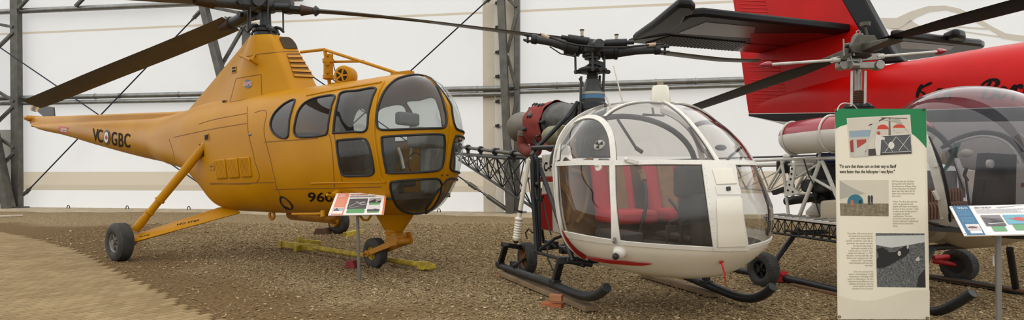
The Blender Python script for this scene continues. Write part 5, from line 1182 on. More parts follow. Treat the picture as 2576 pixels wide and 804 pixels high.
# bubble: rings about a tilted axis, mapped from the unit sphere
BC = B.w(1.15, 0, 1.335); tilt = R(16)
def bub(lat, lon, k=1.0):
    x, y, z = math.cos(lat)*math.cos(lon), math.cos(lat)*math.sin(lon), math.sin(lat)
    u = x*math.cos(tilt)+z*math.sin(tilt); w = -x*math.sin(tilt)+z*math.cos(tilt)
    fu = .95 if u > 0 else .8
    return BC+B.h*(u*fu*k)+B.r*(y*.79*k)+ZUP*(w*.8*k)
lats = [R(a) for a in np.linspace(-38, 88, 60)]; lons = [2*math.pi*i/96 for i in range(96)]
full = MB(); full.loft([[bub(R(a), o) for o in lons] for a in np.linspace(-89, 89, 90)]); BB = full.bvh()
g = MB(); g.loft([[bub(a, o) for o in lons] for a in lats], False, True)
part('bubble_canopy', clip(g, B.w(.62, 0, 1), B.h), GLB, bell, smooth=60)
hl = MB(); hl.loft([[bub(R(a), o, 1.012) for o in lons] for a in np.linspace(-88, -38, 20)]); part('lower_hull', hl, HULLC, bell, smooth=60)
mb = MB(); mb.tube([bub(R(-38), o, 1.012) for o in lons], .014, 8, closed=True); part('hull_seal', mb, BLK, bell)
mb = MB(); rg = [[B.w(u, w*s_, z) for s_, z in ((1, z0), (1, z1), (-1, z1), (-1, z0))] for u, w, z0, z1 in ((-.1, .5, .62, .95), (.4, .62, .5, 1.0), (.75, .66, .52, 1.0))]; mb.loft(rg); part('engine_bay_floor', mb, HULLC, bell, bevel=.03)
def bfr(nm, P, w, m_, t=.016, par=None):
    a, nr = hits(BB, dense(curve(P, 6), 6), .006); mb = MB(); mb.ribbon(a, nr, w, t); o = part(nm, mb, m_, par or bell, smooth=50)
    part(nm, mb.mirrored(B), m_, par or bell, smooth=50); return o
bfr('door_frame', [(2318, 330), (2338, 378), (2352, 425), (2364, 470), (2374, 520), (2376, 556), (2366, 588), (2338, 603), (2310, 605)], .075, WTUBE)
bfr('door_seal', [(2336, 345), (2362, 400), (2378, 455), (2388, 510), (2390, 555)], .022, BLK)
mb = MB(); p, n_2 = hit(BB, 2352, 478); mb.beam(p+n_2*.02, hit(BB, 2362, 500)[0]+n_2*.02, .03, .03); part('door_hinge', mb, WTUBE, bell); mb = MB(); p, n_2 = hit(BB, 2370, 545); mb.tube([p+n_2*.02, p+n_2*.02+V((.06, 0, .0))], .01, 8); part('door_latch', mb, WTUBE, bell); mb = MB(); mb.box(hit(BB, 2352, 417)[0]+V((0, -.02, 0)), (.06, .02, .02)); part('door_hinge', mb, WTUBE, bell)
arch = [B.w(.68+.02, .74*math.cos(t), 1.0+.78*math.sin(t)) for t in np.linspace(0, math.pi, 30)]
mb = MB(); mb.tube(arch, .028, 8); part('bulkhead_arch', mb, BLK, bell)
mb = MB(); a_ = [B.on(x, y, -.62) for x, y in ((2370, 372), (2400, 352), (2440, 338), (2480, 333), (2525, 342), (2560, 370), (2590, 420), (2600, 480))]; mb.tube([V(tuple(p)) for p in curve(a_, 5)], .025, 8); far_ = part('far_door_arch', mb, BLK, bell)
mb = MB(); a_ = [B.on(x, y, -.6) for x, y in ((2372, 380), (2402, 361), (2440, 347), (2478, 342), (2520, 352), (2552, 378), (2576, 430))]; mb.tube([V(tuple(p)) for p in curve(a_, 5)], .014, 8); part('arch_trim', mb, WTUBE, far_)
mb = MB(); mb.loft([[B.w(.66, w, z), B.w(.62, w, z), B.w(.62, -w, z), B.w(.66, -w, z)] for w, z in ((.5, .7), (.7, 1.0), (.72, 1.3))]); part('firewall', mb, mat('bay_grey', (158, 158, 152), .8, 0, .2), bell)
mb = MB(); mb.loft([[B.w(1.12+fu*math.cos(t)*k, .62*math.sin(t)*k, z) for t in np.linspace(0, 2*math.pi, 32, endpoint=False)] for z, k, fu in ((.72, 1, .72), (.76, 1, .72))]); part('cabin_floor', mb, DKIN, bell)
STRP = bpy.data.materials.new('striped_blanket'); STRP.use_nodes = True; nt = STRP.node_tree; n = nt.nodes; b = n['Principled BSDF']; b.inputs['Roughness'].default_value = .9
tc = n.new('ShaderNodeTexCoord'); wv = n.new('ShaderNodeTexWave'); wv.inputs['Scale'].default_value = 7; wv.inputs['Distortion'].default_value = .4; rp = n.new('ShaderNodeValToRGB')
nt.links.new(tc.outputs['Object'], wv.inputs['Vector']); nt.links.new(wv.outputs['Fac'], rp.inputs['Fac']); nt.links.new(rp.outputs['Color'], b.inputs['Base Color'])
e = rp.color_ramp.elements; e[0].color = col((58, 40, 30)); e[1].color = col((170, 128, 96)); k = e.new(.5); k.color = col((116, 60, 44))
mb = MB(); mb.box(B.w(.98, 0, .88), (.4, 1.15, .18), (B.h, B.r, ZUP)); mb.box(B.w(.78, 0, .98), (.1, 1.15, .26), (B.h, B.r, ZUP)); part('bench_seat', mb, STRP, bell, bevel=.04)
mb = MB(); Pq = [B.on(x, y, -.05) for x, y in ((2457, 384), (2529, 388), (2526, 530), (2440, 530))]; mb.prism(Pq, B.h*.1); pc_ = part('instrument_pedestal', mb, mat('matt_black_panel', (34, 34, 34), .6, 0, .1), bell, bevel=.01)
p = B.on(2469, 412, .0); mb = MB(); mb.lathe(p+B.h*.06, B.h, [(0, .042), (.03, .042), (.035, .03)], 22); part('dial', mb, mat('dial_white', (214, 210, 196), .5), pc_)
mb = MB(); rings = []
for t in np.linspace(0, 1, 12):
    x = 2410-40*t-6*math.sin(t*3.1)+10*t*t*0; y = 356+72*t; a = B.on(2412-36*t**1.6, y, .1); b_ = B.on(2398-30*t**1.5, y+4, .16); rings.append([a, b_, b_+B.h*.02, a+B.h*.02])
mb.loft(rings); part('tinted_deflector', mb, glass('teal_acrylic', (120, 172, 158), .25, (92, 150, 136)), bell, smooth=50)
mb = MB(); mb.beam(B.on(2405, 398, -.2), B.on(2452, 520, -.1), .05, .02); mb.beam(B.on(2362, 382, 0), B.on(2388, 372, -.05), .04, .02); part('windscreen_strut', mb, WTUBE, bell)
mb = MB(); mb.tube([B.on(2432, 420, 0), B.on(2426, 440, 0), B.on(2434, 455, 0)], .016, 8); mb.tube([B.on(2430, 452, 0), B.on(2440, 530, 0)], .01, 8); part('control_stick', mb, mat('brown_grip', (78, 52, 44), .6), bell)
mb = MB(); mb.sphere(B.on(2431, 385, -.3), .05, 14, 8, (1.5, 1, .9), (B.r, B.h, ZUP)); part('headset', mb, mat('pale_cream', (190, 180, 156), .7), bell)
mb = MB(); mb.tube([B.on(2534, 470, -.1), B.on(2535, 500, -.1), B.on(2530, 512, -.1)], .02, 8); part('fuel_line', mb, ALU, bell)
mb = MB(); mb.prism([B.on(x, y, -.5) for x, y in ((2530, 410), (2620, 410), (2620, 520), (2522, 520))], B.r*-.02); fp = part('door_lining', mb, mat('pale_door', (206, 202, 192), .7, 0, .08), bell)
mb = MB(); mb.prism([B.on(x, y, -.495) for x, y in ((2569, 459), (2590, 460), (2590, 469), (2569, 469))], B.r*.004); part('red_tab', mb, MRN, fp)
# tanks
for sg, a_ in ((1, 0), (-1, 0)):
    c = B.w(-.64, .5*sg, 1.70); ax = (B.h*1.0+ZUP*.03).normalized(); pr = [(0, .02), (.02, .09), (.06, .145), (.13, .185), (.25, .205), (.5, .21), (.8, .205), (1.0, .18), (1.1, .14), (1.16, .08), (1.18, .01)]
    def tank(lo_, hi_, m_, nm, par):
        x_, y_, _ = basis(ax); up_ = (ZUP-ax*ax.z).normalized(); sd_ = ax.cross(up_); mb = MB(); rings = []
        for t, r in pr: rings.append([c+ax*t+sd_*(r*math.cos(a))+up_*(r*.98*math.sin(a)) for a in np.linspace(lo_, hi_, 30)])
        mb.loft(rings, False, False, closed=False); return part(nm, mb, m_, par, smooth=70)
    lo_w = tank(R(170), R(370), TNKW, 'fuel_tank', bell); tank(R(10), R(170), MRN, 'tank_top', lo_w)
    for t, r in ((.16, .2), (.72, .212)):
        x_, y_, _ = basis(ax); mb = MB(); mb.tube([c+ax*t+(x_*math.cos(a)+y_*math.sin(a))*r for a in np.linspace(0, 2*math.pi, 36, endpoint=False)], .014, 6, closed=True); part('tank_strap', mb, WTUBE, lo_w)
# mast, hub, blades, stabiliser bar
M0 = V((4.1, 7.06, 0)); zb_ = lambda y: EYE+(HY-y)/FPX*7.06
mb = MB(); mb.tube([M0+V((0, 0, 1.7)), M0+V((0, 0, zb_(100)))], .042, 18); bm_ = part('rotor_mast', mb, ALU, bell)
mb = MB(); pr = [(0, .055)]+[(.012*k, .062 if k % 2 else .05) for k in range(1, 14)]+[(.17, .055), (.172, .04)]; mb.lathe(M0+V((0, 0, zb_(264))), ZUP, pr, 20); part('rubber_boot', mb, mat('brown_rubber', (92, 62, 44), .8, 0, .2), bm_)
mb = MB(); mb.lathe(M0+V((0, 0, zb_(278))), ZUP, [(0, .16), (.04, .17), (.07, .1)], 20)
for k in range(6): d_ = V((math.cos(k), math.sin(k), 0)); mb.sphere(M0+d_*.13+V((0, 0, zb_(268))), .035, 8, 6)
part('swashplate', mb, DKP2, bell)
LD, RD = 94.5, -84.0
dl = V((math.cos(R(LD)), math.sin(R(LD)), 0)); dr_ = V((math.cos(R(RD)), math.sin(R(RD)), 0)); sX = V((1, 0, 0))
hz2 = zb_(122); mb = MB(); H2 = M0+V((0, 0, hz2))
mb.box(H2+V((0, 0, .0)), (.2, .3, .16)); mb.lathe(H2-V((0, 0, .12)), ZUP, [(0, .1), (.02, .14), (.06, .14), (.1, .1), (.26, .07), (.28, .05)], 20); mb.cyl(H2-sX*.16, H2+sX*.16, .06, 16); mb.cyl(H2-sX*.2+V((.0, -.05, .02)), H2-sX*.1+V((0, -.05, .02)), .03, 10)
mb.prism([H2+V((-.18, -.16, .0)), H2+V((-.1, -.16, .13)), H2+V((.1, -.16, .12)), H2+V((.2, -.16, -.04)), H2+V((.02, -.16, -.1)), H2+V((-.16, -.16, -.08))], V((0, .05, 0))); mb.beam(H2+V((-.2, -.1, -.02)), H2+V((-.23, -.1, -.16)), .05, .06)
part('rotor_hub', mb, OLV, bell, bevel=.008)
mb = MB(); mb.torus(H2+V((0, 0, .19)), V((0, 1, 0)), .022, .008, 14, 6); mb.cyl(H2+V((0, 0, .12)), H2+V((0, 0, .17)), .05, 14); part('lifting_eye', mb, ALU, bell)
mb = MB(); p0 = at(2186, 108, 6.95); p1 = at(2176, 66, 6.95); mb.tube([p0, p1], .014, 8); mb.cyl(p1, p1+V((0, 0, .045)), .055, 16); part('counterweight', mb, OLV, bell)
def bblade(d_, ys, nm, Rr, flip):
    cd_ = V((d_.y, -d_.x, 0)); rings = []
    for k in range(25):
        t = k/24; r = .45+(Rr-.45)*t; p = M0+d_*r; x = CX+FPX*p.x/p.y
        p.z = hz2+.02-.035*r if flip else hz2-.03-.02*r
        c = .16+.16*min(1, t*5); pt = R(8 if not flip else 6); cv = cd_*math.cos(pt)+ZUP*math.sin(pt)*(1 if cd_.x < 0 else -1); nv = d_.cross(cv).normalized(); prof = [(q-.5, .5*.11*(1.5*math.sqrt(max(0, 1-q))*q**.6+.04)) for q in np.linspace(0, 1, 9)]
        rings.append([p+cv*(c*a)+nv*(c*b_) for a, b_ in prof]+[p+cv*(c*a)-nv*(c*b_*.6) for a, b_ in reversed(prof)])
    mb = MB(); mb.loft(rings); o = part('rotor_blade', mb, BBL, bell, smooth=60)
    mb = MB(); mb.beam(H2+d_*.1+V((0, 0, -.02)), H2+d_*.6+V((0, 0, -.03)), .13, .1, ZUP, .2, .035); part('blade_grip', mb, OLV, o, bevel=.01)
bblade(dl, None, 'a', 5.35, False); bblade(dr_, None, 'b', 5.35, True)
zs = lambda x, y, D: at(x, y, D)
lt, rt = at(1938, 162, 6.85), at(2356, 130, 7.25); ml, mr_ = at(2102, 151, 7.0), at(2212, 142, 7.12)
mb = MB(); mb.beam(ml, mr_, .05, .075); sb_ = part('stabiliser_bar', mb, ALU, bell, bevel=.005)
for a, b_, tip in ((ml, lt, at(1911, 163.5, 6.8)), (mr_, rt, at(2381, 127, 7.3))):
    mb = MB(); d_ = (b_-a).normalized(); mb.tube([a-d_*.03, b_], .017, 10); rod = part('stabiliser_rod', mb, WTUBE, sb_); mb = MB(); mb.tube([a-d_*.05, a-d_*.045, a+d_*.05], .033, 12); part('rod_socket', mb, WTUBE, rod)
    l_ = (tip-b_).length; mb = MB(); mb.lathe(b_, tip-b_, [(0, .018), (.004, .034), (l_*.3, .036), (l_*.7, .024), (l_*.97, .008), (l_, .002)], 14); part('bar_weight', mb, MRN, rod)
mb = MB(); c = M0+V((0, -.02, zb_(166))); mb.box(c, (.36, .1, .075)); mb.cyl(c+V((.21, -.07, 0)), c+V((.21, .05, 0)), .055, 18); mb.cyl(c+V((-.21, -.07, 0)), c+V((-.21, .05, 0)), .055, 18); mb.cyl(c+V((-.16, -.09, -.01)), c+V((-.06, -.06, -.01)), .05, 12); part('mixing_lever', mb, ALU, bell, bevel=.006)
for x, y0, y1 in ((2143, 178, 268), (2177, 178, 274)):
    mb = MB(); mb.tube([at(x, y0, 6.98), at(x-1, y1, 6.98)], .014, 8); part('control_rod', mb, WTUBE, bell)
for x, y0, y1 in ((2122, 98, 140), (2147, 110, 140), (2140, 140, 150), (2185, 100, 118)):
    mb = MB(); mb.tube([at(x, y0, 6.92), at(x+2, y1, 6.92)], .009, 6); part('pitch_link', mb, ALU, bell)
# white tube frame and engine
def bt(P, r=.019, nm='frame_tube', m_=WTUBE, v=.45):
    mb = MB(); mb.tube([B.on(q[0], q[1], q[2] if len(q) > 2 else v) for q in P], r, 10); return part(nm, mb, m_, bell)
bt([(1880, 404), (1960, 401), (2150, 395)]); bt([(1880, 415, -.2), (2150, 405, -.2)])
bt([(2064, 404), (2010, 545)], .024); bt([(2068, 404), (2108, 500), (2120, 545)], .024); bt([(1966, 402), (1976, 470), (1984, 548)]); bt([(1974, 402), (1932, 474)], .016); bt([(2030, 440), (2110, 485)], .018); bt([(1990, 455), (2062, 410)], .014); bt([(2060, 400), (2064, 380)], .02); bt([(1990, 500, -.2), (2040, 404, -.2)]); bt([(2000, 404, -.3), (2060, 545, -.3)])
bt([(2060, 404, .45), (2075, 402, -.4)]); bt([(1930, 545, .1), (2110, 560, .1)], .015)
mb = MB(); mb.prism([B.on(x, y, .5) for x, y in ((1992, 412), (2001, 414), (1994, 470), (2010, 486), (1972, 494), (1978, 470))], B.r*-.02); bk = part('frame_bracket', mb, WTUBE, bell)
mb = MB()
for x, y in ((1992, 424), (1991, 437), (1989, 450), (1986, 464), (1982, 478), (1994, 482)): p = B.on(x, y, .502); mb.lathe(p, B.r, [(0, .014), (.003, .014)], 12)
part('bracket_holes', mb, HOLE_SHADE, bk)
mb = MB(); a, b_ = B.on(1978, 506, .35), B.on(2062, 494, .35); mb.tube([a, b_], .052, 18); mb.tube([b_, B.on(2075, 500, .3), B.on(2084, 540, .2)], .045, 14); eh = part('exhaust_pipe', mb, BLKT, bell)
mb = MB(); mb.lathe(a-(b_-a).normalized()*.001, a-b_, [(0, .042), (.002, .042)], 18); part('pipe_mouth', mb, HOLE_SHADE, eh)
mb = MB(); mb.lathe(B.on(2064, 480, .0), -ZUP, [(0, .06), (.14, .07), (.2, .12), (.26, .17), (.3, .17), (.33, .1)], 24); part('cooling_shroud', mb, TNKW, bell)
mb = MB(); c = B.w(-.2, 0, 1.15); mb.box(c, (.5, .5, .5), (B.h, B.r, ZUP)); mb.lathe(B.w(-.2, 0, .9), ZUP, [(0, .2), (.1, .26), (.55, .24), (.6, .15)], 20)
eb_ = part('engine_block', mb, DKP2, bell, bevel=.03)
for k in range(6):
    mb = MB(); d_ = B.r*(.26 if k % 2 else -.26)+B.h*(-.2+.2*(k//2)); c = B.w(-.2, 0, 1.12)+d_; mb.lathe(c, B.r*(1 if k % 2 else -1), [(0, .07)]+[(.012*j, .08 if j % 2 else .065) for j in range(1, 12)]+[(.15, .06)], 14); part('engine_cylinder', mb, DKP, eb_)
mb = MB(); mb.prism([B.on(x, y, .3) for x, y in ((1940, 480), (1990, 462), (1990, 472), (1944, 490))], B.r*-.06); part('cooling_duct', mb, BLKT, bell)
mb = MB(); mb.box(B.on(2028, 420, .2), (.2, .2, .22), (B.h, B.r, ZUP)); part('oil_tank', mb, WTUBE, bell, bevel=.02)
mb = MB(); mb.box(B.on(2090, 395, .35), (.24, .2, .1), (B.h, B.r, ZUP)); part('battery_box', mb, mat('dark_blue_box', (40, 56, 96), .6, 0, .15), bell, bevel=.01)
bt([(2022, 400, .5), (2034, 440, .5), (2050, 470, .48), (2048, 500, .45)], .008, 'hose', BLK); bt([(2050, 500, .4), (2062, 540, .4), (2090, 548, .4)], .008, 'hose', BLK)
mb = MB(); mb.box(B.on(1970, 420, .3), (.14, .1, .16), (B.h, B.r, ZUP)); part('magneto_box', mb, BLKT, bell, bevel=.01)
# tail truss and shaft
q0 = [B.w(-.35, s*.3, 1.38) for s in (1, -1)]+[B.w(-.45, 0, .98)]; q1 = [B.w(-6.0, s*.07, 1.42) for s in (1, -1)]+[B.w(-6.0, 0, 1.3)]
mb = MB()
for a, b_ in zip(q0, q1): mb.tube([a, b_], .018, 8)
tbm = part('tail_boom', mb, WTUBE, bell)
for k in range(12):
    t0, t1 = k/12, (k+1)/12
    for s in (0, 1):
        mb = MB(); mb.tube([q0[s].lerp(q1[s], t0), q0[2].lerp(q1[2], t1)], .01, 6); mb.tube([q0[2].lerp(q1[2], t0), q0[s].lerp(q1[s], t0)], .01, 6); part('boom_lattice', mb, WTUBE, tbm)
mb = MB(); mb.tube([B.w(-.5, 0, 1.5), B.w(-6, 0, 1.53)], .012, 8); ts_ = part('tail_shaft', mb, DKP, tbm); mb = MB(); mb.box(B.w(-1.05, 0, 1.46), (.07, .06, .12), (B.h, B.r, ZUP)); mb.cyl(B.w(-1.1, 0, 1.5), B.w(-1.0, 0, 1.5), .04, 12); part('shaft_bearing', mb, WTUBE, ts_)
mb = MB(); mb.cyl(B.w(-6, -.1, 1.5), B.w(-6, .1, 1.5), .1, 16)
part('tail_gearbox', mb, OLV, tbm)
# side rack
ra = [B.on(x, y, v) for x, y, v in ((1925, 546, .95), (2150, 572, .95))]; dz = V((0, 0, -.17))
mb = MB()
for off in (B.r*.0, B.r*-.32):
    mb.tube([ra[0]+off, ra[1]+off], .011, 8); mb.tube([ra[0]+off+dz, ra[1]+off+dz], .014, 8)
rk = part('cargo_rack', mb, BLKT, bell)
mb = MB(); mb.beam(ra[0]+V((0, 0, .02))-B.r*.15, ra[1]+V((0, 0, .02))-B.r*.15, .34, .024); tp_ = part('rack_top', mb, TNKW, rk)
for k in range(12):
    a = ra[0].lerp(ra[1], k/12); b_ = ra[0].lerp(ra[1], (k+1)/12); mb = MB()
    mb.tube([a, b_+dz], .005, 6); mb.tube([a+dz, b_], .005, 6); mb.tube([a, a+dz], .006, 6); part('rack_lattice', mb, BLKT, rk)
    mb = MB(); mb.tube([a+V((0, 0, -.01))+B.r*.02, a+V((0, 0, .035)), a+V((0, 0, .035))-B.r*.32], .004, 6); part('rack_lacing', mb, BLK, rk)
# skids and wheels
def bsk(P, v): mb = MB(); mb.tube([V(tuple(p)) for p in curve([B.on(x, y, v) for x, y in P], 6)], .042, 16); return part('skid', mb, BLKT, bell, bevel=.004)
bsk([(1795, 668), (1900, 686), (1960, 697), (2026, 711), (2105, 730), (2230, 758), (2320, 781), (2360, 781), (2395, 768), (2425, 750), (2447, 736)], .92)
bsk([(2215, 672), (2300, 690), (2400, 706), (2500, 722), (2600, 742)], -.85)
for a, b_ in ((B.on(2556, 728, -.85), B.on(2540, 625, -.5)), (B.on(2240, 682, -.85), B.on(2250, 600, -.5)), (B.w(1.25, .92, .12), B.w(1.2, .5, .55)), (B.w(-.45, .92, .12), B.w(-.4, .5, .6))):
    mb = MB(); mb.tube([a, b_], .032, 12); part('skid_leg', mb, BLKT, bell)
for u in (1.2, -.4):
    mb = MB(); mb.tube([B.w(u, .52, .55), B.w(u, -.52, .55)], .03, 12); part('cross_tube', mb, BLKT, bell)
wc = gnd(1920, 719); wc.z = .19; wheel(bell, wc, B.r, .19, .14, .09, rm=BLKT, tread=True, spokes=5, name='handling_wheel')
mb = MB(); c = B.on(1968, 690, .93); mb.cyl(c-V((.06, 0, 0)), c+V((.05, 0, 0)), .04, 12); mb.box(c+V((-.02, 0, -.05)), (.14, .08, .06)); mb.tube([c, wc], .02, 8); part('wheel_fitting', mb, mat('bright_red_paint', (182, 26, 30), .5, 0, .15), bell, bevel=.005)
wc = B.on(2412, 655, -1.0); R_ = .17; wc.z = .2; wheel(bell, wc, -B.r, .19, .14, .09, rm=BLKT, tread=True, spokes=5, name='handling_wheel')
mb = MB(); mb.tube([B.on(2345, 655, -.8), wc], .03, 10); mb.tube([B.on(2348, 648, -.7), B.on(2385, 645, -.9)], .03, 10); part('wheel_fitting', mb, mat('bright_red_paint', (1, 1, 1)), bell)
mb = MB(); mb.tube([B.on(2497, 642, 0), B.on(2499, 668, 0)], .009, 8); part('drain_tube', mb, WHP, bell)
la, lb2 = Q.l(gnd(1960, 722)), 0
p0, p1 = B.l(gnd(1962, 720)), B.l(gnd(2110, 752))
mb = MB(); mb.beam(B.w(p0.x, .95, .012), B.w(1.3, .95, .012), .14, .03); solo('wooden_plank', mb, mat('brown_plank', (120, 88, 60), .85, 0, .25, 5), 'brown plank under the near skid running behind the tall banner', 'plank', bevel=.004)
mb = MB(); mb.beam(B.w(-.3, -.87, .035), B.w(1.6, -.87, .035), .12, .045); solo('wooden_plank', mb, mat('brown_plank', (1, 1, 1)), 'brown plank under the far skid behind the right sign pole', 'plank', bevel=.004)
# =============== red aeroplane tail ===============
T = Fr(5.5, 11.0, 65)
RED = mat('red_aircraft_paint', (196, 12, 7), .34, 0, .10, 1.2, rgb2=(178, 10, 7), spec=.15)
BOOT = mat('black_boot', (19, 19, 21), .5, 0, .2, 6, spec=.25)
DARKA = mat('dark_elevator_paint', (36, 35, 36), .45, .0, .25, 4, spec=.3)
GRYA = mat('grey_underside', (120, 118, 118), .4, .1, .2, 3)
PWH = mat('plane_white', (214, 210, 202), .4, 0, .08, 2)
plane = thing('aeroplane', T.w(1.5, 0, 0), 'red aeroplane tail with black tailplane and script lettering behind the helicopters', 'aeroplane')
def yline(x): return float(np.interp(x, [1850, 2100, 2570, 3000], [287, 284, 270, 256]))
sec = []
for px, yt, w in ((1886, 266, .03), (1910, 258, .06), (1960, 240, .13), (2050, 215, .28), (2150, 190, .42), (2225, 168, .5), (2290, 155, .55), (2370, 143, .6), (2430, 132, .64), (2500, 121, .68), (2576, 110, .72), (2680, 95, .78), (2900, 60, .85)):
    a = T.lon(px, yt, 0); u = a.x; p_ = proj(T.w(u, w, 2)); zl = T.lon(p_[0], yline(p_[0]), w).z; sec.append((u, a.z, zl, w))
def sring(u, zt_, zl, w):
    zb0 = max(1.15, zl-.05-max(0, (w-.03))*1.25); bl = min(.17, (zl-zb0)*.8); out = []
    H_ = zt_-zl
    for t in np.linspace(0, math.pi/2, 10): out.append((w*math.sin(t)**.8, zl+.3*H_+.7*H_*math.cos(t)**.9))
    out += [(w*1.0, zl+.012), (w*1.0, zl), (w*.99, zl-bl*.5), (w*.98, zl-bl), (w*.9, zl-bl-(zl-bl-zb0)*.6), (w*.6, zb0+.03), (0, zb0)]
    return out
rings = []
for s in sec:
    r = sring(*s); rings.append([T.w(s[0], a, b_) for a, b_ in r]+[T.w(s[0], -a, b_) for a, b_ in reversed(r[1:-1])])
n_ = len(rings[0]); half = 17; fu_ = MB(); fu_.loft(rings); nr_ = len(rings)
fu_.m = []
for i in range(nr_-1):
    for j in range(n_):
        k = j if j < half-1 else n_-1-j
        fu_.m.append(0 if k < 9 or k == 9 else 1 if k == 10 else 2 if k in (11, 12) else 1)
fu_.m += [0, 0]
part('fuselage', fu_, [RED, PWH, BOOT], plane, smooth=50); FB = fu_.bvh()
mb = MB(); TS = T.r
def vprism(P, th, v=0.0): return MB().prism([T.on(x, y, v-th/2) for x, y in P], T.r*th)
part('rudder', vprism([(1840, -80), (1925, -80), (1936, 0), (2000, 276), (1975, 282), (1890, 281), (1852, 0)], .1), RED, plane, bevel=.02)
fin = part('fin', vprism([(1926, -80), (2110, -80), (2134, 0), (2228, 162), (2240, 200), (2020, 280), (2001, 276), (1937, 0)], .16), RED, plane, bevel=.02)
part('deice_boot', vprism([(2105, -80), (2160, -80), (2191, 0), (2262, 130), (2293, 157), (2226, 162), (2132, 0)], .18), BOOT, plane, bevel=.03)
mb = MB()
for y0, y1 in ((-8, 58), (150, 182), (200, 268)):
    for y in range(y0, y1, 9):
        xa = 1852+(y/280)*38+8; xb = 1936+(y/276)*64-8; a, b_ = T.on(xa, y, .05), T.on(xb, y+3, .05); mb.tube([a, b_], .012, 6)
part('rudder_ridges', mb, RED, plane)['kind'] = 'stuff'
patchT = MB(); patchT.prism([T.on(x, y, .055) for x, y in ((1925, 276), (1968, 274), (1968, 282), (1925, 283))], T.r*.02); part('trim_tab', patchT, RED, plane)
ZS = 3.7
def hprism(P, th, z=ZS): return MB().prism([atz(x, y, z) for x, y in P], V((0, 0, th)))
st_ = part('tailplane', hprism([(1719, 52), (1731, 43), (1771, 40), (1900, 54), (2040, 69), (2160, 82), (2150, 104), (2010, 118), (1885, 110), (1690, 88), (1660, 80)], .14), BOOT, plane, bevel=.04)
part('tailplane_panel', hprism([(1775, 56), (1900, 68), (1893, 96), (1760, 88), (1705, 84)], .01, ZS-.006), GRYA, st_)
part('tailplane_reflection', hprism([(1888, 84), (2060, 84), (2130, 92), (2108, 104), (2000, 117), (1890, 109)], .012, ZS-.008), mat('root_red_reflection', (120, 22, 24), .35, 0, .2, 3), st_)  # red reflection painted as a dark red patch on the root underside
el = part('elevator', hprism([(1580, 107.5), (1600, 100), (1690, 87), (1885, 109), (2000, 118), (1945, 137), (1848, 129)], .07), DARKA, plane, bevel=.02)
mb = MB()
for k in range(26):
    t = (k+.5)/26; a = atz(1688+188*t, 89+17.5*t, ZS-.006); b_ = atz(1622+224*t, 108.5+18.5*t, ZS-.006); mb.tube([a, b_], .02, 6)
part('elevator_ridges', mb, DARKA, el)
part('elevator_reflection', hprism([(1878, 110), (1998, 118), (1944, 136), (1852, 128)], .01, ZS-.006), mat('root_red_reflection', (1, 1, 1)), el)  # the painted red reflection continued onto the elevator
part('elevator_horn', hprism([(1590, 104), (1640, 70), (1700, 22), (1712, 17), (1742, 19), (1749, 27), (1744, 38), (1726, 44), (1716, 62), (1690, 80), (1650, 88)], .14, ZS-.02), BOOT, el, bevel=.05)
st2 = part('tailplane', hprism([(2240, 95), (2262, 93), (2400, 109), (2468, 116), (2477, 120), (2466, 126), (2400, 136), (2290, 152), (2245, 150)], .14), DARKA, plane, bevel=.04)
part('elevator_horn', hprism([(2372, 104), (2396, 94), (2412, 93), (2428, 97), (2430, 104), (2420, 110), (2380, 113)], .16, ZS+.04), BOOT, st2, bevel=.05)
part('tailplane_panel', hprism([(2262, 103), (2400, 116), (2390, 126), (2268, 122)], .01, ZS-.006), GRYA, st2)
def fp_(x, y):
    p, n_2 = hit(FB, x, y)
    return p+n_2*.006 if p else T.on(x, y, .66)
def stroke(P, W, nm='script_letter'):
    """brush stroke through px points with pen widths in px"""
    c = curve([(p[0], p[1], w) for p, w in zip(P, W)], 8); mb = MB(); rings = []
    ps = [fp_(q[0], q[1]) for q in c]; n_2 = T.r
    for i, (p, q) in enumerate(zip(ps, c)):
        d_ = (ps[min(i+1, len(ps)-1)]-ps[max(i-1, 0)]).normalized(); sd = n_2.cross(d_).normalized()*(q[2]*1.35*p.y/FPX/2); rings.append([p-sd, p+sd, p+sd+n_2*.003, p-sd+n_2*.003])
    mb.loft(rings); return mb
def s5(P): return [(2050+x/2.772, y/2.772) for x, y in P]
LET = [[(s5([(752, 590), (738, 608), (722, 640), (712, 680)]), (5, 6, 6, 4)), (s5([(818, 575), (790, 588), (760, 604), (732, 630), (760, 650), (790, 690)]), (3, 5, 3, 2.5, 4, 5))],
       [(s5([(850, 650), (880, 640), (885, 620), (860, 625), (845, 660), (870, 690), (900, 680)]), (3, 3, 3, 3.5, 4, 3, 2))], [(s5([(915, 640), (908, 680)]), (4, 4)), (s5([(908, 665), (935, 635), (945, 650), (940, 690)]), (2, 4, 4, 3))],
       [(s5([(1228, 566), (1210, 600), (1190, 640), (1168, 690)]), (4, 6, 6, 4)), (s5([(1163, 612), (1170, 590), (1200, 566), (1240, 555), (1270, 562), (1276, 582), (1255, 602), (1215, 616)]), (5, 4, 4, 5, 7, 7, 4, 3)), (s5([(1215, 614), (1250, 620), (1262, 642), (1245, 672), (1200, 690)]), (3, 5, 7, 6, 3))],
       [(s5([(1318, 606), (1290, 622), (1278, 655), (1292, 682), (1322, 668), (1340, 632), (1322, 606), (1345, 622)]), (4, 4, 5, 5, 4, 5, 4, 2))],
       [(s5([(1352, 640), (1378, 612), (1398, 600), (1392, 640), (1380, 704)]), (2, 4, 6, 7, 4)), (s5([(1388, 650), (1412, 605), (1438, 596), (1440, 618)]), (3, 4, 6, 5))],
       [(s5([(1465, 640), (1500, 620), (1505, 600), (1480, 605), (1462, 650), (1490, 690), (1530, 660)]), (3, 4, 4, 4, 5, 4, 2))], [(s5([(1575, 540), (1550, 620), (1535, 700)]), (4, 6, 4)), (s5([(1620, 590), (1552, 645), (1610, 700)]), (3, 3, 5))]]
for L_ in LET:
    m2 = MB()
    for P, W in L_: m2.join(stroke(P, W))
    part('script_letter', m2, BLKP, plane, smooth=0)
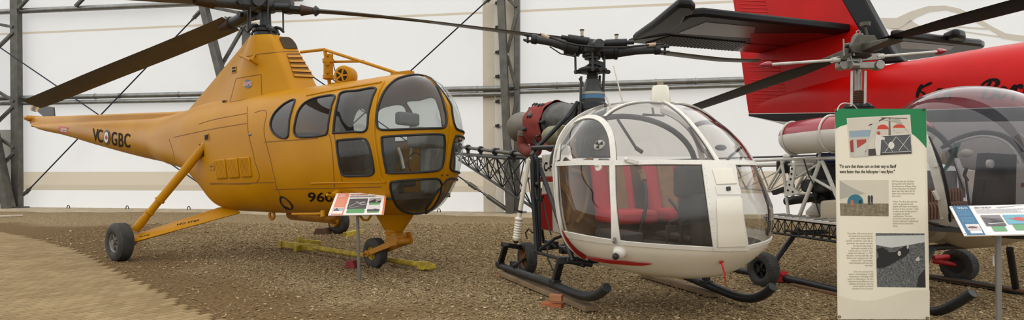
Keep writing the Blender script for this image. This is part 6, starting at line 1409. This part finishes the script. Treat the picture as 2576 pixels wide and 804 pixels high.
# fuselage stands on its wheels ahead of the picture: nose part, kept short
mb = MB(); e_ = T.w(sec[-1][0]-.3, 0, 0); mb.tube([e_+T.r*.9+V((0, 0, 1.3)), e_+T.r*1.3+V((0, 0, .3))], .06, 10); mb.lathe(e_+T.r*1.2+V((0, 0, .3)), T.r, tire_prof(.3, .22, .13, 14), 28, wrap=True); mb.tube([e_-T.r*.9+V((0, 0, 1.3)), e_-T.r*1.3+V((0, 0, .3))], .06, 10); mb.lathe(e_-T.r*1.4+V((0, 0, .3)), T.r, tire_prof(.3, .22, .13, 14), 28, wrap=True)
part('main_gear', mb, BLKT, plane)
# =============== tow bar, chocks ===============
YB = mat('worn_yellow_steel', (198, 174, 40), .6, .1, .25, 10, rgb2=(150, 126, 40))
tow = thing('tow_bar', gnd(900, 640), 'yellow steel tow bar lying on the gravel behind the yellow nose wheel', 'tow bar')
a, b_ = gnd(790, 622, .09), gnd(1062, 666, .07); mb = MB(); mb.tube([a, b_], .038, 14); part('bar_tube', mb, YB, tow)
d_ = (b_-a).normalized(); s_ = d_.cross(ZUP); mb = MB(); mb.box(b_+d_*.02, (.14, .11, .1), (d_, s_, ZUP)); mb.box(b_+d_*.13+s_*.035, (.14, .022, .07), (d_, s_, ZUP)); mb.box(b_+d_*.13-s_*.035, (.14, .022, .07), (d_, s_, ZUP)); mb.box(b_+d_*.2, (.03, .1, .05), (d_, s_, ZUP)); part('hitch', mb, YB, tow, bevel=.005)
mb = MB(); f0 = gnd(708, 613, .08); f1 = gnd(788, 621, .09); mb.beam(f0, f1+d_*.15, .05, .1); mb.box(f0, (.1, .08, .13), (d_, s_, ZUP)); mb.beam(gnd(742, 625, .06), gnd(806, 612, .06), .05, .1); part('fork_arm', mb, YB, tow, bevel=.005)
mb = MB(); g0 = gnd(752, 606, .12); mb.beam(g0, gnd(808, 612, .1), .05, .09); mb.box(g0, (.1, .06, .16), (d_, s_, ZUP)); part('fork_arm', mb, YB, tow, bevel=.005)
def wedge(nm, px, py, w, dp, h, ax, m_, lab, cat='chock', taper=.5):
    p = gnd(px, py); x = V((math.cos(R(ax)), math.sin(R(ax)), 0)); y = V((-x.y, x.x, 0)); mb = MB()
    mb.prism([p-x*(w/2)-y*(dp/2), p+x*(w/2)-y*(dp/2), p+x*(w/2*taper)-y*(dp/2)+V((0, 0, h)), p-x*(w/2)*(.55)-y*(dp/2)+V((0, 0, h))], y*dp); return solo(nm, mb, m_, lab, cat, bevel=.004)
wedge('wheel_chock', 888, 672, .17, .2, .1, -12, mat('faded_red_paint', (132, 40, 40), .7, 0, .25, 12), 'faded red chock at the rear of the yellow nose wheel')
wedge('wheel_chock', 972, 674, .17, .12, .065, 20, WOOD, 'grey brown wooden chock in front of the yellow nose wheel', taper=.2)
wedge('wheel_chock', 812, 588, .3, .3, .13, -10, mat('brown_block', (96, 70, 50), .85, 0, .2, 8), 'brown wooden chock behind the far yellow wheel')
p0, p1 = gnd(868, 590, .05), gnd(905, 582, .05); mb = MB(); mb.beam(p0, p1, .1, .1); solo('wheel_chock', mb, YB, 'yellow bar chock in front of the far wheel', 'chock', bevel=.006)
# =============== information signs ===============
def bil(C): return lambda s, t: (V(C[0])*(1-s)*(1-t)+V(C[1])*s*(1-t)+V(C[2])*s*t+V(C[3])*(1-s)*t)
POLE = mat('sign_pole_grey', (128, 126, 120), .45, .5, .12, 4)
PWHT = mat('panel_white', (236, 230, 224), .35, 0, .03)
def flat(rgb, nm): return mat('print_'+nm, rgb, .45, 0, .05)
GRN = flat((98, 156, 104), 'green'); GDK = flat((86, 82, 84), 'photo_grey'); GLT = flat((166, 160, 158), 'photo_light'); GWH = flat((214, 208, 204), 'photo_white'); TXT = flat((120, 118, 122), 'text_grey')
def sign(nm, C, pole, lab, acc, acc2, title, side, pics):
    g = bil(C); nrm = (V(C[1])-V(C[0])).cross(V(C[3])-V(C[0])).normalized()
    if nrm.y > 0: nrm = -nrm
    t = thing(nm, V((pole[0].x, pole[0].y, 0)), lab, 'information sign')
    mb = MB(); mb.prism([V(c)-nrm*.012 for c in C], nrm*.012); pn = part('panel', mb, PWHT, t, bevel=.002)
    mb = MB(); mb.tube([V((pole[0].x, pole[0].y, 0)), pole[1]], .019, 18); part('pole', mb, POLE, t)
    mb = MB(); c = g(.5, .6)-nrm*.02; mb.box(c, (.2, .2, .012), ((V(C[1])-V(C[0])).normalized(), (V(C[3])-V(C[0])).normalized(), nrm)); part('mounting_plate', mb, POLE, t)
    lay = [0]
    def rect(s0, t0, s1, t1, m_, name='print_block', par=None, off=None):
        lay[0] += 1; mb = MB(); o_ = off or .0012
        mb.prism([g(s, q)+nrm*o_ for s, q in ((s0, t0), (s1, t0), (s1, t1), (s0, t1))], nrm*.0006); return part(name, mb, m_, par or pn, smooth=0)
    def shape(P, m_, off=.004, name='photo_shape', par=None):
        mb = MB(); mb.prism([g(s, q)+nrm*off for s, q in P], nrm*.0005); return part(name, mb, m_, par or pn, smooth=0)
    def words_(s, x, y, w, h, m_, par=None, al='l', off=.0035, bold=.02):
        mb = MB(); text_px(mb, s, (x, y), (1, 0), (0, -h), lambda a, b: g(a, b)+nrm*off, fit=w, bold=bold, align='l'); return part('lettering', mb, m_, par or pn, smooth=0)
    def lines(x0, x1, y0, y1, n, m_, par=None, rag=0.0):
        mb = MB()
        for k in range(n):
            y = y0+(y1-y0)*k/n; xe = x1-rag*random.random()*(x1-x0); x = x0
            while x < xe-.005:
                w = random.uniform(.012, .035); w = min(w, xe-x); mb.prism([g(a, b)+nrm*.003 for a, b in ((x, y), (x+w, y), (x+w, y+(y1-y0)/n*.45), (x, y+(y1-y0)/n*.45))], nrm*.0003); x += w+.006
        o = part('text_lines', mb, m_, par or pn, smooth=0); o['kind'] = 'stuff'
    sd_ = rect(*side, acc); pics(rect, shape, words_, lines, sd_)
    if acc2: rect(.968, 0, 1, 1, acc2, 'edge_band')
    for s, q in ((.02, .04), (.965, .03), (.02, .95), (.962, .94)):
        mb = MB(); mb.lathe(g(s, q), nrm, [(0, .005), (.003, .004)], 10); part('screw', mb, POLE, pn)
    return t
ORG = flat((226, 140, 112), 'salmon'); ORG2 = flat((224, 118, 72), 'orange'); ORT = flat((196, 104, 90), 'salmon_text')
def pics1(rect, shape, words_, lines, sd):
    words_('THE DRAGONFLY', .075, .135, .13, .095, PWHT, sd); words_('SIKORSKY S-51', .075, .2, .13, .08, PWHT, sd); lines(.07, .235, .25, .62, 9, flat((240, 176, 150), 'salmon_pale'), sd, .1)
    rect(.062, .68, .245, .95, PWHT, off=.002); o = rect(.068, .7, .24, .83, flat((176, 180, 186), 'sky_grey'), 'picture', off=.003)
    shape([(.07, .83), (.09, .76), (.105, .76), (.115, .71), (.13, .71), (.14, .76), (.175, .8), (.175, .83)], GDK, .004, 'picture_shape', o)
    words_('ABOUT OUR DRAGONFLY', .3, .125, .34, .095, ORT); lines(.3, .9, .155, .235, 4, TXT, None, .25)
    o = rect(.31, .29, .66, .75, GDK, 'picture', off=.002)
    for P in ([(.34, .64), (.5, .42), (.505, .44), (.35, .66)], [(.45, .42), (.58, .58), (.57, .6), (.44, .45)], [(.5, .5), (.56, .44), (.58, .48), (.54, .55)], [(.55, .56), (.65, .54), (.65, .57), (.56, .59)], [(.57, .44), (.62, .43), (.63, .49), (.58, .5)], [(.36, .7), (.55, .62), (.55, .63), (.37, .72)]): shape(P, GLT, .003, 'picture_shape', o)
    rect(.32, .76, .645, .94, GRN, off=.002)
    o = rect(.69, .28, .915, .49, GLT, 'picture', off=.002); shape([(.69, .49), (.7, .42), (.76, .38), (.8, .31), (.81, .38), (.86, .42), (.915, .4), (.915, .49)], flat((64, 56, 54), 'photo_dark'), .003, 'picture_shape', o); shape([(.82, .42), (.85, .42), (.85, .45), (.82, .45)], PWHT, .0035, 'picture_shape', o)
    rect(.7, .49, .905, .58, GRN, off=.002)
    o = rect(.69, .61, .915, .88, GWH, 'picture', off=.002); shape([(.69, .88), (.69, .78), (.78, .79), (.83, .76), (.915, .79), (.915, .88)], GDK, .003, 'picture_shape', o); rect(.7, .885, .905, .93, GRN, off=.002)
C1 = [at(846, 485.5, 7.4), at(973, 483, 7.3), at(965, 538, 6.78), at(825, 540.5, 6.88)]
sign('information_sign', C1, (gnd(904, 706), at(899, 532, 7.02)), 'slanted sign with salmon side column on a grey pole before the yellow helicopter', ORG, ORG2, '', (.05, 0, .27, 1), pics1)
BLU = flat((44, 104, 142), 'blue'); BLT = flat((118, 166, 192), 'blue_pale'); BNV = flat((52, 70, 98), 'navy')
def pics2(rect, shape, words_, lines, sd):
    words_('THE BELL 47G', .085, .125, .13, .085, PWHT, sd); lines(.06, .235, .17, .4, 9, BLT, sd, .25); lines(.06, .235, .44, .62, 7, BLT, sd, .2)
    o = rect(.075, .66, .24, .86, flat((206, 188, 182), 'dusty_pink'), 'picture', off=.002); shape([(.08, .78), (.11, .74), (.14, .73), (.17, .74), (.2, .76), (.2, .79), (.14, .8)], flat((92, 62, 66), 'dull_maroon'), .003, 'picture_shape', o); shape([(.075, .66), (.24, .66), (.24, .74), (.075, .72)], GWH, .0025, 'picture_shape', o)
    rect(.09, .87, .23, .955, PWHT, off=.002)
    words_('ABOUT OUR BELL 47', .305, .12, .22, .075, BNV); lines(.305, .93, .155, .31, 6, flat((176, 176, 182), 'text_pale'), None, .2)
    shape([(.58, .1), (.66, .06), (.8, .05), (.95, .02), (.95, .03), (.8, .07), (.7, .1), (.62, .12)], flat((196, 194, 196), 'pale_sketch'), .002, 'sketch')
    o = rect(.325, .37, .565, .73, GDK, 'picture', off=.002); shape([(.325, .37), (.565, .37), (.565, .52), (.325, .44)], flat((132, 124, 126), 'cloud_grey'), .0025, 'picture_shape', o); shape([(.4, .62), (.43, .56), (.46, .54), (.52, .57), (.56, .62), (.5, .64)], flat((40, 36, 38), 'silhouette'), .003, 'picture_shape', o); shape([(.36, .65), (.56, .63), (.56, .65), (.36, .67)], GWH, .003, 'picture_shape', o); shape([(.4, .53), (.54, .47), (.54, .475), (.4, .54)], flat((40, 36, 38), 'silhouette'), .003, 'picture_shape', o)
    rect(.375, .745, .535, .9, GRN, off=.002)
    o = rect(.6, .37, .93, .68, flat((104, 168, 186), 'teal_sky'), 'picture', off=.002); shape([(.63, .48), (.7, .5), (.74, .46), (.8, .46), (.84, .52), (.8, .6), (.74, .57), (.69, .54)], flat((196, 80, 76), 'picture_red'), .003, 'picture_shape', o)
    rect(.64, .7, .9, .88, GRN, off=.002)
C2 = [at(2388, 518, 4.77), at(2583, 513, 4.66), at(2642, 587, 4.22), at(2426, 591, 4.3)]
sign('information_sign', C2, (V((at(2513, 600, 4.42).x, 4.42, 0)), at(2511, 580, 4.45)), 'slanted sign with blue side column on a grey pole at the far right', BLU, None, '', (.035, 0, .25, 1), pics2)
# =============== banner ===============
DB = 5.05
def bp_(x, y, off=0.0):
    q = at(x, y, DB-off); return q
BCR = mat('banner_cream', (240, 232, 210), .6, 0, .04, 3); BGR = mat('banner_green', (16, 128, 72), .55, 0, .06, 4)
BTXT = mat('banner_text', (150, 140, 120), .9, spec=0); BTD = mat('banner_quote', (44, 40, 36), .9, spec=0)
ban = thing('banner', V((at(2220, 803, DB).x, DB, 0)), 'tall cream banner with green top, photographs and text hanging before the bubble helicopter', 'banner')
def wav(x, y): return .006*math.sin((y-273)/60)+.004*math.sin(x/40+y/90)*(1 if y > 700 else .4)
mb = MB(); rows = []
for j in range(41):
    t = j/40; y = 273+530*t; xa, xb = 2100+7*t, 2330+9*t
    rows.append([bp_(xa+(xb-xa)*i/20, y, 0) for i in range(21)])
mb.loft(rows, False, False, closed=False); bs = part('banner_sheet', mb, BCR, ban, smooth=60); s_ = bs.modifiers.new('Solid', 'SOLIDIFY'); s_.thickness = .0006; s_.offset = 0
def bpoly(P, m_, off, nm='print_area', par=None, label=None):
    mb = MB(); mb.prism([bp_(x, y, off*.3) for x, y in P], V((0, -.0002, 0))); return part(nm, mb, m_, par or bs, label, smooth=0)
arc = [(2331, 372), (2322, 362), (2312, 351), (2300, 340), (2285, 331), (2265, 322), (2240, 315), (2200, 310), (2160, 309), (2132, 312), (2115, 317), (2101.5, 324)]
bpoly([(2100, 273), (2330, 273)]+arc, BGR, .0025, 'green_header')
sh_ = [(2107, 748)]+[(2107+232*k/12, 748+14*math.sin(k/12*5.2)-6) for k in range(13)]+[(2338.5, 802), (2107, 802)]
bpoly(sh_, mat('banner_cream_shade', (226, 217, 195), .6, 0, .03), .0025, 'footer_wave')
def Pm(P, x0, y0, sx, sy): return [(x0+x/sx, y0+y/sy) for x, y in P]
def z7(P): return Pm(P, 2080, 260, 2.870, 2.871)
def z8(P): return Pm(P, 2080, 520, 2.830, 2.831)
pf = bpoly(z7([(143, 105), (602, 80), (622, 366), (166, 392)]), flat((226, 214, 198), 'photo_border'), .004, 'photo_frame')
pw = bpoly(z7([(150, 110), (598, 88), (612, 360), (172, 386)]), flat((214, 206, 188), 'photo_haze'), .005, 'photo', pf)
i_ = 0
for P, c, nm in (([(160, 198), (320, 190), (322, 240), (164, 246)], (146, 168, 180), 'pale_sea'), ([(162, 244), (300, 238), (300, 384), (172, 386)], (196, 190, 178), 'snow_grey'),
              ([(165, 270), (190, 260), (195, 350), (172, 352)], (150, 62, 50), 'barrel_red'), ([(215, 262), (284, 258), (284, 350), (222, 352)], (180, 66, 50), 'barrel_orange'), ([(300, 330), (610, 300), (612, 362), (300, 378)], (66, 58, 54), 'photo_shadow'), ([(380, 240), (604, 222), (610, 350), (392, 360)], (84, 86, 88), 'engine_dark'),
              ([(300, 156), (420, 100), (436, 104), (310, 160)], (72, 66, 64), 'rotor_dark'), ([(392, 100), (580, 104), (580, 110), (392, 106)], (90, 84, 80), 'rotor_grey'), ([(448, 100), (458, 100), (462, 230), (446, 230)], (110, 106, 100), 'mast_grey'), ([(400, 120), (520, 110), (600, 220), (540, 150), (470, 130)], (180, 174, 160), 'net_grey')):
    i_ += 1; bpoly(z7(P), flat(c, nm), .006+.0004*i_, 'photo_shape', pw)
def ell(cx, cy, rx, ry, n=20, a0=0, a1=2*math.pi): return [(cx+rx*math.cos(t), cy+ry*math.sin(t)) for t in np.linspace(a0, a1, n, endpoint=abs(a1-a0) < 6.28)]
bpoly(z7(ell(404, 192, 42, 38)), flat((210, 200, 186), 'tank_cream'), .0105, 'photo_shape', pw); bpoly(z7(ell(404, 186, 42, 34, 16, math.pi, 2*math.pi)), flat((206, 66, 44), 'tank_red'), .011, 'photo_shape', pw); bpoly(z7(ell(522, 180, 44, 32)), flat((210, 200, 186), 'tank_cream'), .0105, 'photo_shape', pw); bpoly(z7(ell(522, 176, 44, 26, 16, math.pi, 2*math.pi)), flat((206, 66, 44), 'tank_red'), .011, 'photo_shape', pw)
bpoly(z7([(330, 140), (378, 120), (360, 200), (300, 290), (262, 384), (184, 386), (210, 330), (300, 270)]), flat((206, 202, 190), 'canvas_pale'), .0115, 'photo_shape', pw)
bpoly(z7([(352, 226), (370, 205), (390, 230), (420, 248), (416, 262), (392, 262), (386, 372), (358, 374), (346, 300)]), flat((226, 222, 212), 'coverall_white'), .012, 'photo_shape', pw); bpoly(z7(ell(374, 214, 13, 14)), flat((188, 84, 52), 'cap_orange'), .0125, 'photo_shape', pw)
mb = MB()
for a, b_ in (((400, 250), (480, 355)), ((600, 230), (520, 340)), ((420, 350), (500, 240)), ((500, 240), (590, 340)), ((390, 236), (600, 222)), ((400, 355), (608, 345))):
    q = z7([a, b_]); mb.tube([bp_(q[0][0], q[0][1], .004), bp_(q[1][0], q[1][1], .004)], .0022, 5)
mb2 = part('photo_lines', mb, flat((220, 216, 206), 'white_line'), pw); mb2['kind'] = 'stuff'
bpoly(z7(ell(466, 302, 22, 26)), flat((224, 220, 208), 'fan_white'), .013, 'photo_shape', pw)
def btext(s, x, y, w, h, m_=BTXT, al='l', bold=.0, nm='text_line', off=.004):
    mb = MB(); text_px(mb, s, (x, y), (1, 0), (0, -h), lambda a, b: bp_(a, b, off*.4), fit=w, bold=bold); return part(nm, mb, m_, bs, smooth=0)
q = z7([(92, 464), (502, 464), (92, 502), (490, 502)])
btext('"I\'m sure that those cars on their way to Banff', q[0][0], q[0][1], q[1][0]-q[0][0], 11.5, BTD, bold=.02, nm='quote_line'); btext('were faster than the helicopter I was flying."', q[2][0], q[2][1], q[3][0]-q[2][0], 11.5, BTD, bold=.02, nm='quote_line')
t1 = ['Hal Tetz was one of those', 'daring pilots who lived for', 'the adventure of flying. Many', 'of the helicopters he piloted', 'were less than ideal and he', 'often jokes about how bad', 'they were.']
t2 = ['When Tetz first learned how', 'to fly, he gained his twin', 'engine and heavy aircraft pilot', 'licences in four months. Today', 'it takes about 65 flying hours', 'to acquire the same', 'qualifications. Tetz also', 'earned his helicopter pilot', 'license, helicopter engineering', 'license and an instructor', 'rating.']
t3 = ['Tetz often tells stories about', 'his experiences working up', 'north, most of the time in', 'terrible conditions. One day in', 'particular that stands out was', 'the day he was fixing a', 'helicopter outside in the', 'coldest day on record. Tetz', 'recalls that February 3, 1947', 'felt like a normal cold day. He', "didn't even realize it was -63\u00b0", 'Celsius (-82\u00b0 Fahrenheit)', 'until someone told him the', 'next day!']
t4 = ['Over the course of his', 'career, Tetz amassed 11,226', 'flying hours, including 9,500', 'hours on helicopters. He also', 'collected many different core', 'samples and stones over his', 'career which have been', 'donated to the museum.']
def block(L_, x, y0, dy, k, right=False):
    for i, s in enumerate(L_):
        vs, _ = text2d(s); w = (max(v[0] for v in vs)-min(v[0] for v in vs))*k; btext(s, x-(w if right else 0), y0+dy*i, w, 6.2, bold=0)
block(t1, 2244, 457.5, 6.15, 5.25); block(t2, 2246, 508.5, 6.1, 5.25); block(t3, 2195, 588.5, 6.18, 5.4, True); block(t4, 2197, 684.5, 6.1, 5.4, True)
ph = bpoly(z7([(92, 552), (446, 552)])+z8([(440, 66), (97, 62)]), flat((214, 206, 186), 'haze_sky'), .004, 'photo')
gpb = mat('photo_ground', (150, 138, 114), .8, 0, .4, 40, rgb2=(112, 100, 78))
bpoly(z7([(94, 720), (446, 722)])+z8([(440, 66), (97, 62)]), gpb, .005, 'photo_shape', ph)
bpoly(z7([(93, 556), (150, 590), (220, 625), (280, 650), (200, 668), (94, 690)]), flat((176, 172, 158), 'hill_grey'), .0045, 'photo_shape', ph)
bpoly(z7(ell(206, 712, 58, 56, 18, math.pi, 2*math.pi)+[(264, 722), (148, 722)]), flat((42, 112, 130), 'tent_teal'), .0055, 'photo_shape', ph)
bpoly(z7([(230, 722), (232, 698), (252, 696), (254, 722)]), flat((26, 40, 54), 'tent_door'), .006, 'photo_shape', ph); bpoly(z7([(172, 700), (190, 698), (192, 732), (174, 734)]), flat((204, 104, 72), 'box_orange'), .0062, 'photo_shape', ph)
for x, c, nm in ((304, (72, 44, 46), 'coat_brown'), (324, (40, 44, 62), 'coat_navy')):
    bpoly(z7([(x-9, 674), (x-4, 662), (x+4, 662), (x+9, 674), (x+8, 704), (x+7, 732), (x+1, 732), (x, 706), (x-3, 732), (x-8, 732), (x-8, 700)]), flat(c, nm), .006, 'photo_shape', ph)
ph = bpoly(z8([(348, 186), (695, 188), (704, 574), (358, 570)]), mat('photo_rocks', (128, 128, 122), .8, 0, .5, 60, rgb2=(62, 68, 74)), .004, 'photo')
bpoly(z8([(350, 205), (695, 200), (696, 250), (560, 275), (460, 290), (350, 270)]), flat((208, 210, 206), 'snow'), .005, 'photo_shape', ph)
bpoly(z8([(352, 300), (395, 285), (432, 310), (440, 322), (490, 320), (520, 300), (560, 275), (586, 280), (588, 318), (560, 352), (520, 372), (480, 395), (440, 420), (400, 434), (354, 436), (354, 375), (370, 350)]), flat((30, 30, 34), 'ox_black'), .0055, 'photo_shape', ph)
for a, b_, r1, r2 in ((576, 284, 8, 14), (516, 330, 12, 18)): bpoly(z8(ell(a, b_, r1, r2)), flat((196, 190, 178), 'ox_pale'), .006, 'photo_shape', ph)
bpoly(z8([(640, 570), (650, 500), (698, 440), (704, 572)]), flat((34, 30, 30), 'rock_shadow'), .0052, 'photo_shape', ph); bpoly(z8([(632, 372), (655, 352), (662, 380), (640, 386)]), flat((206, 206, 200), 'snow_patch'), .0055, 'photo_shape', ph)
for x, y in ((2104, 277), (2325, 275), (2112, 796), (2333, 799)):
    mb = MB(); mb.torus(bp_(x, y, .005), V((0, 1, 0)), .009, .003, 16, 6); part('eyelet', mb, mat('brass', (120, 100, 66), .4, .7, .2), bs)
mb = MB(); mb.tube([V(tuple(p)) for p in curve([bp_(2106, 278, .008), bp_(2112, 265, .0), bp_(2125, 259, -.03), bp_(2145, 263, -.1), bp_(2157, 275, -.2)], 5)], .005, 8); part('hanging_loop', mb, WTUBE, ban)
mb = MB()
for x in (2120, 2318): mb.tube([bp_(x, 278, -.02), bp_(x+7, 799, -.02)], .008, 10); 
mb.tube([bp_(2104, 279, -.02), bp_(2328, 279, -.02)], .008, 10)
mb.tube([bp_(2110, 800, -.02), bp_(2336, 800, -.02)], .008, 10)
part('banner_stand', mb, mat('stand_black', (36, 36, 36), .5, .3, .1), ban)
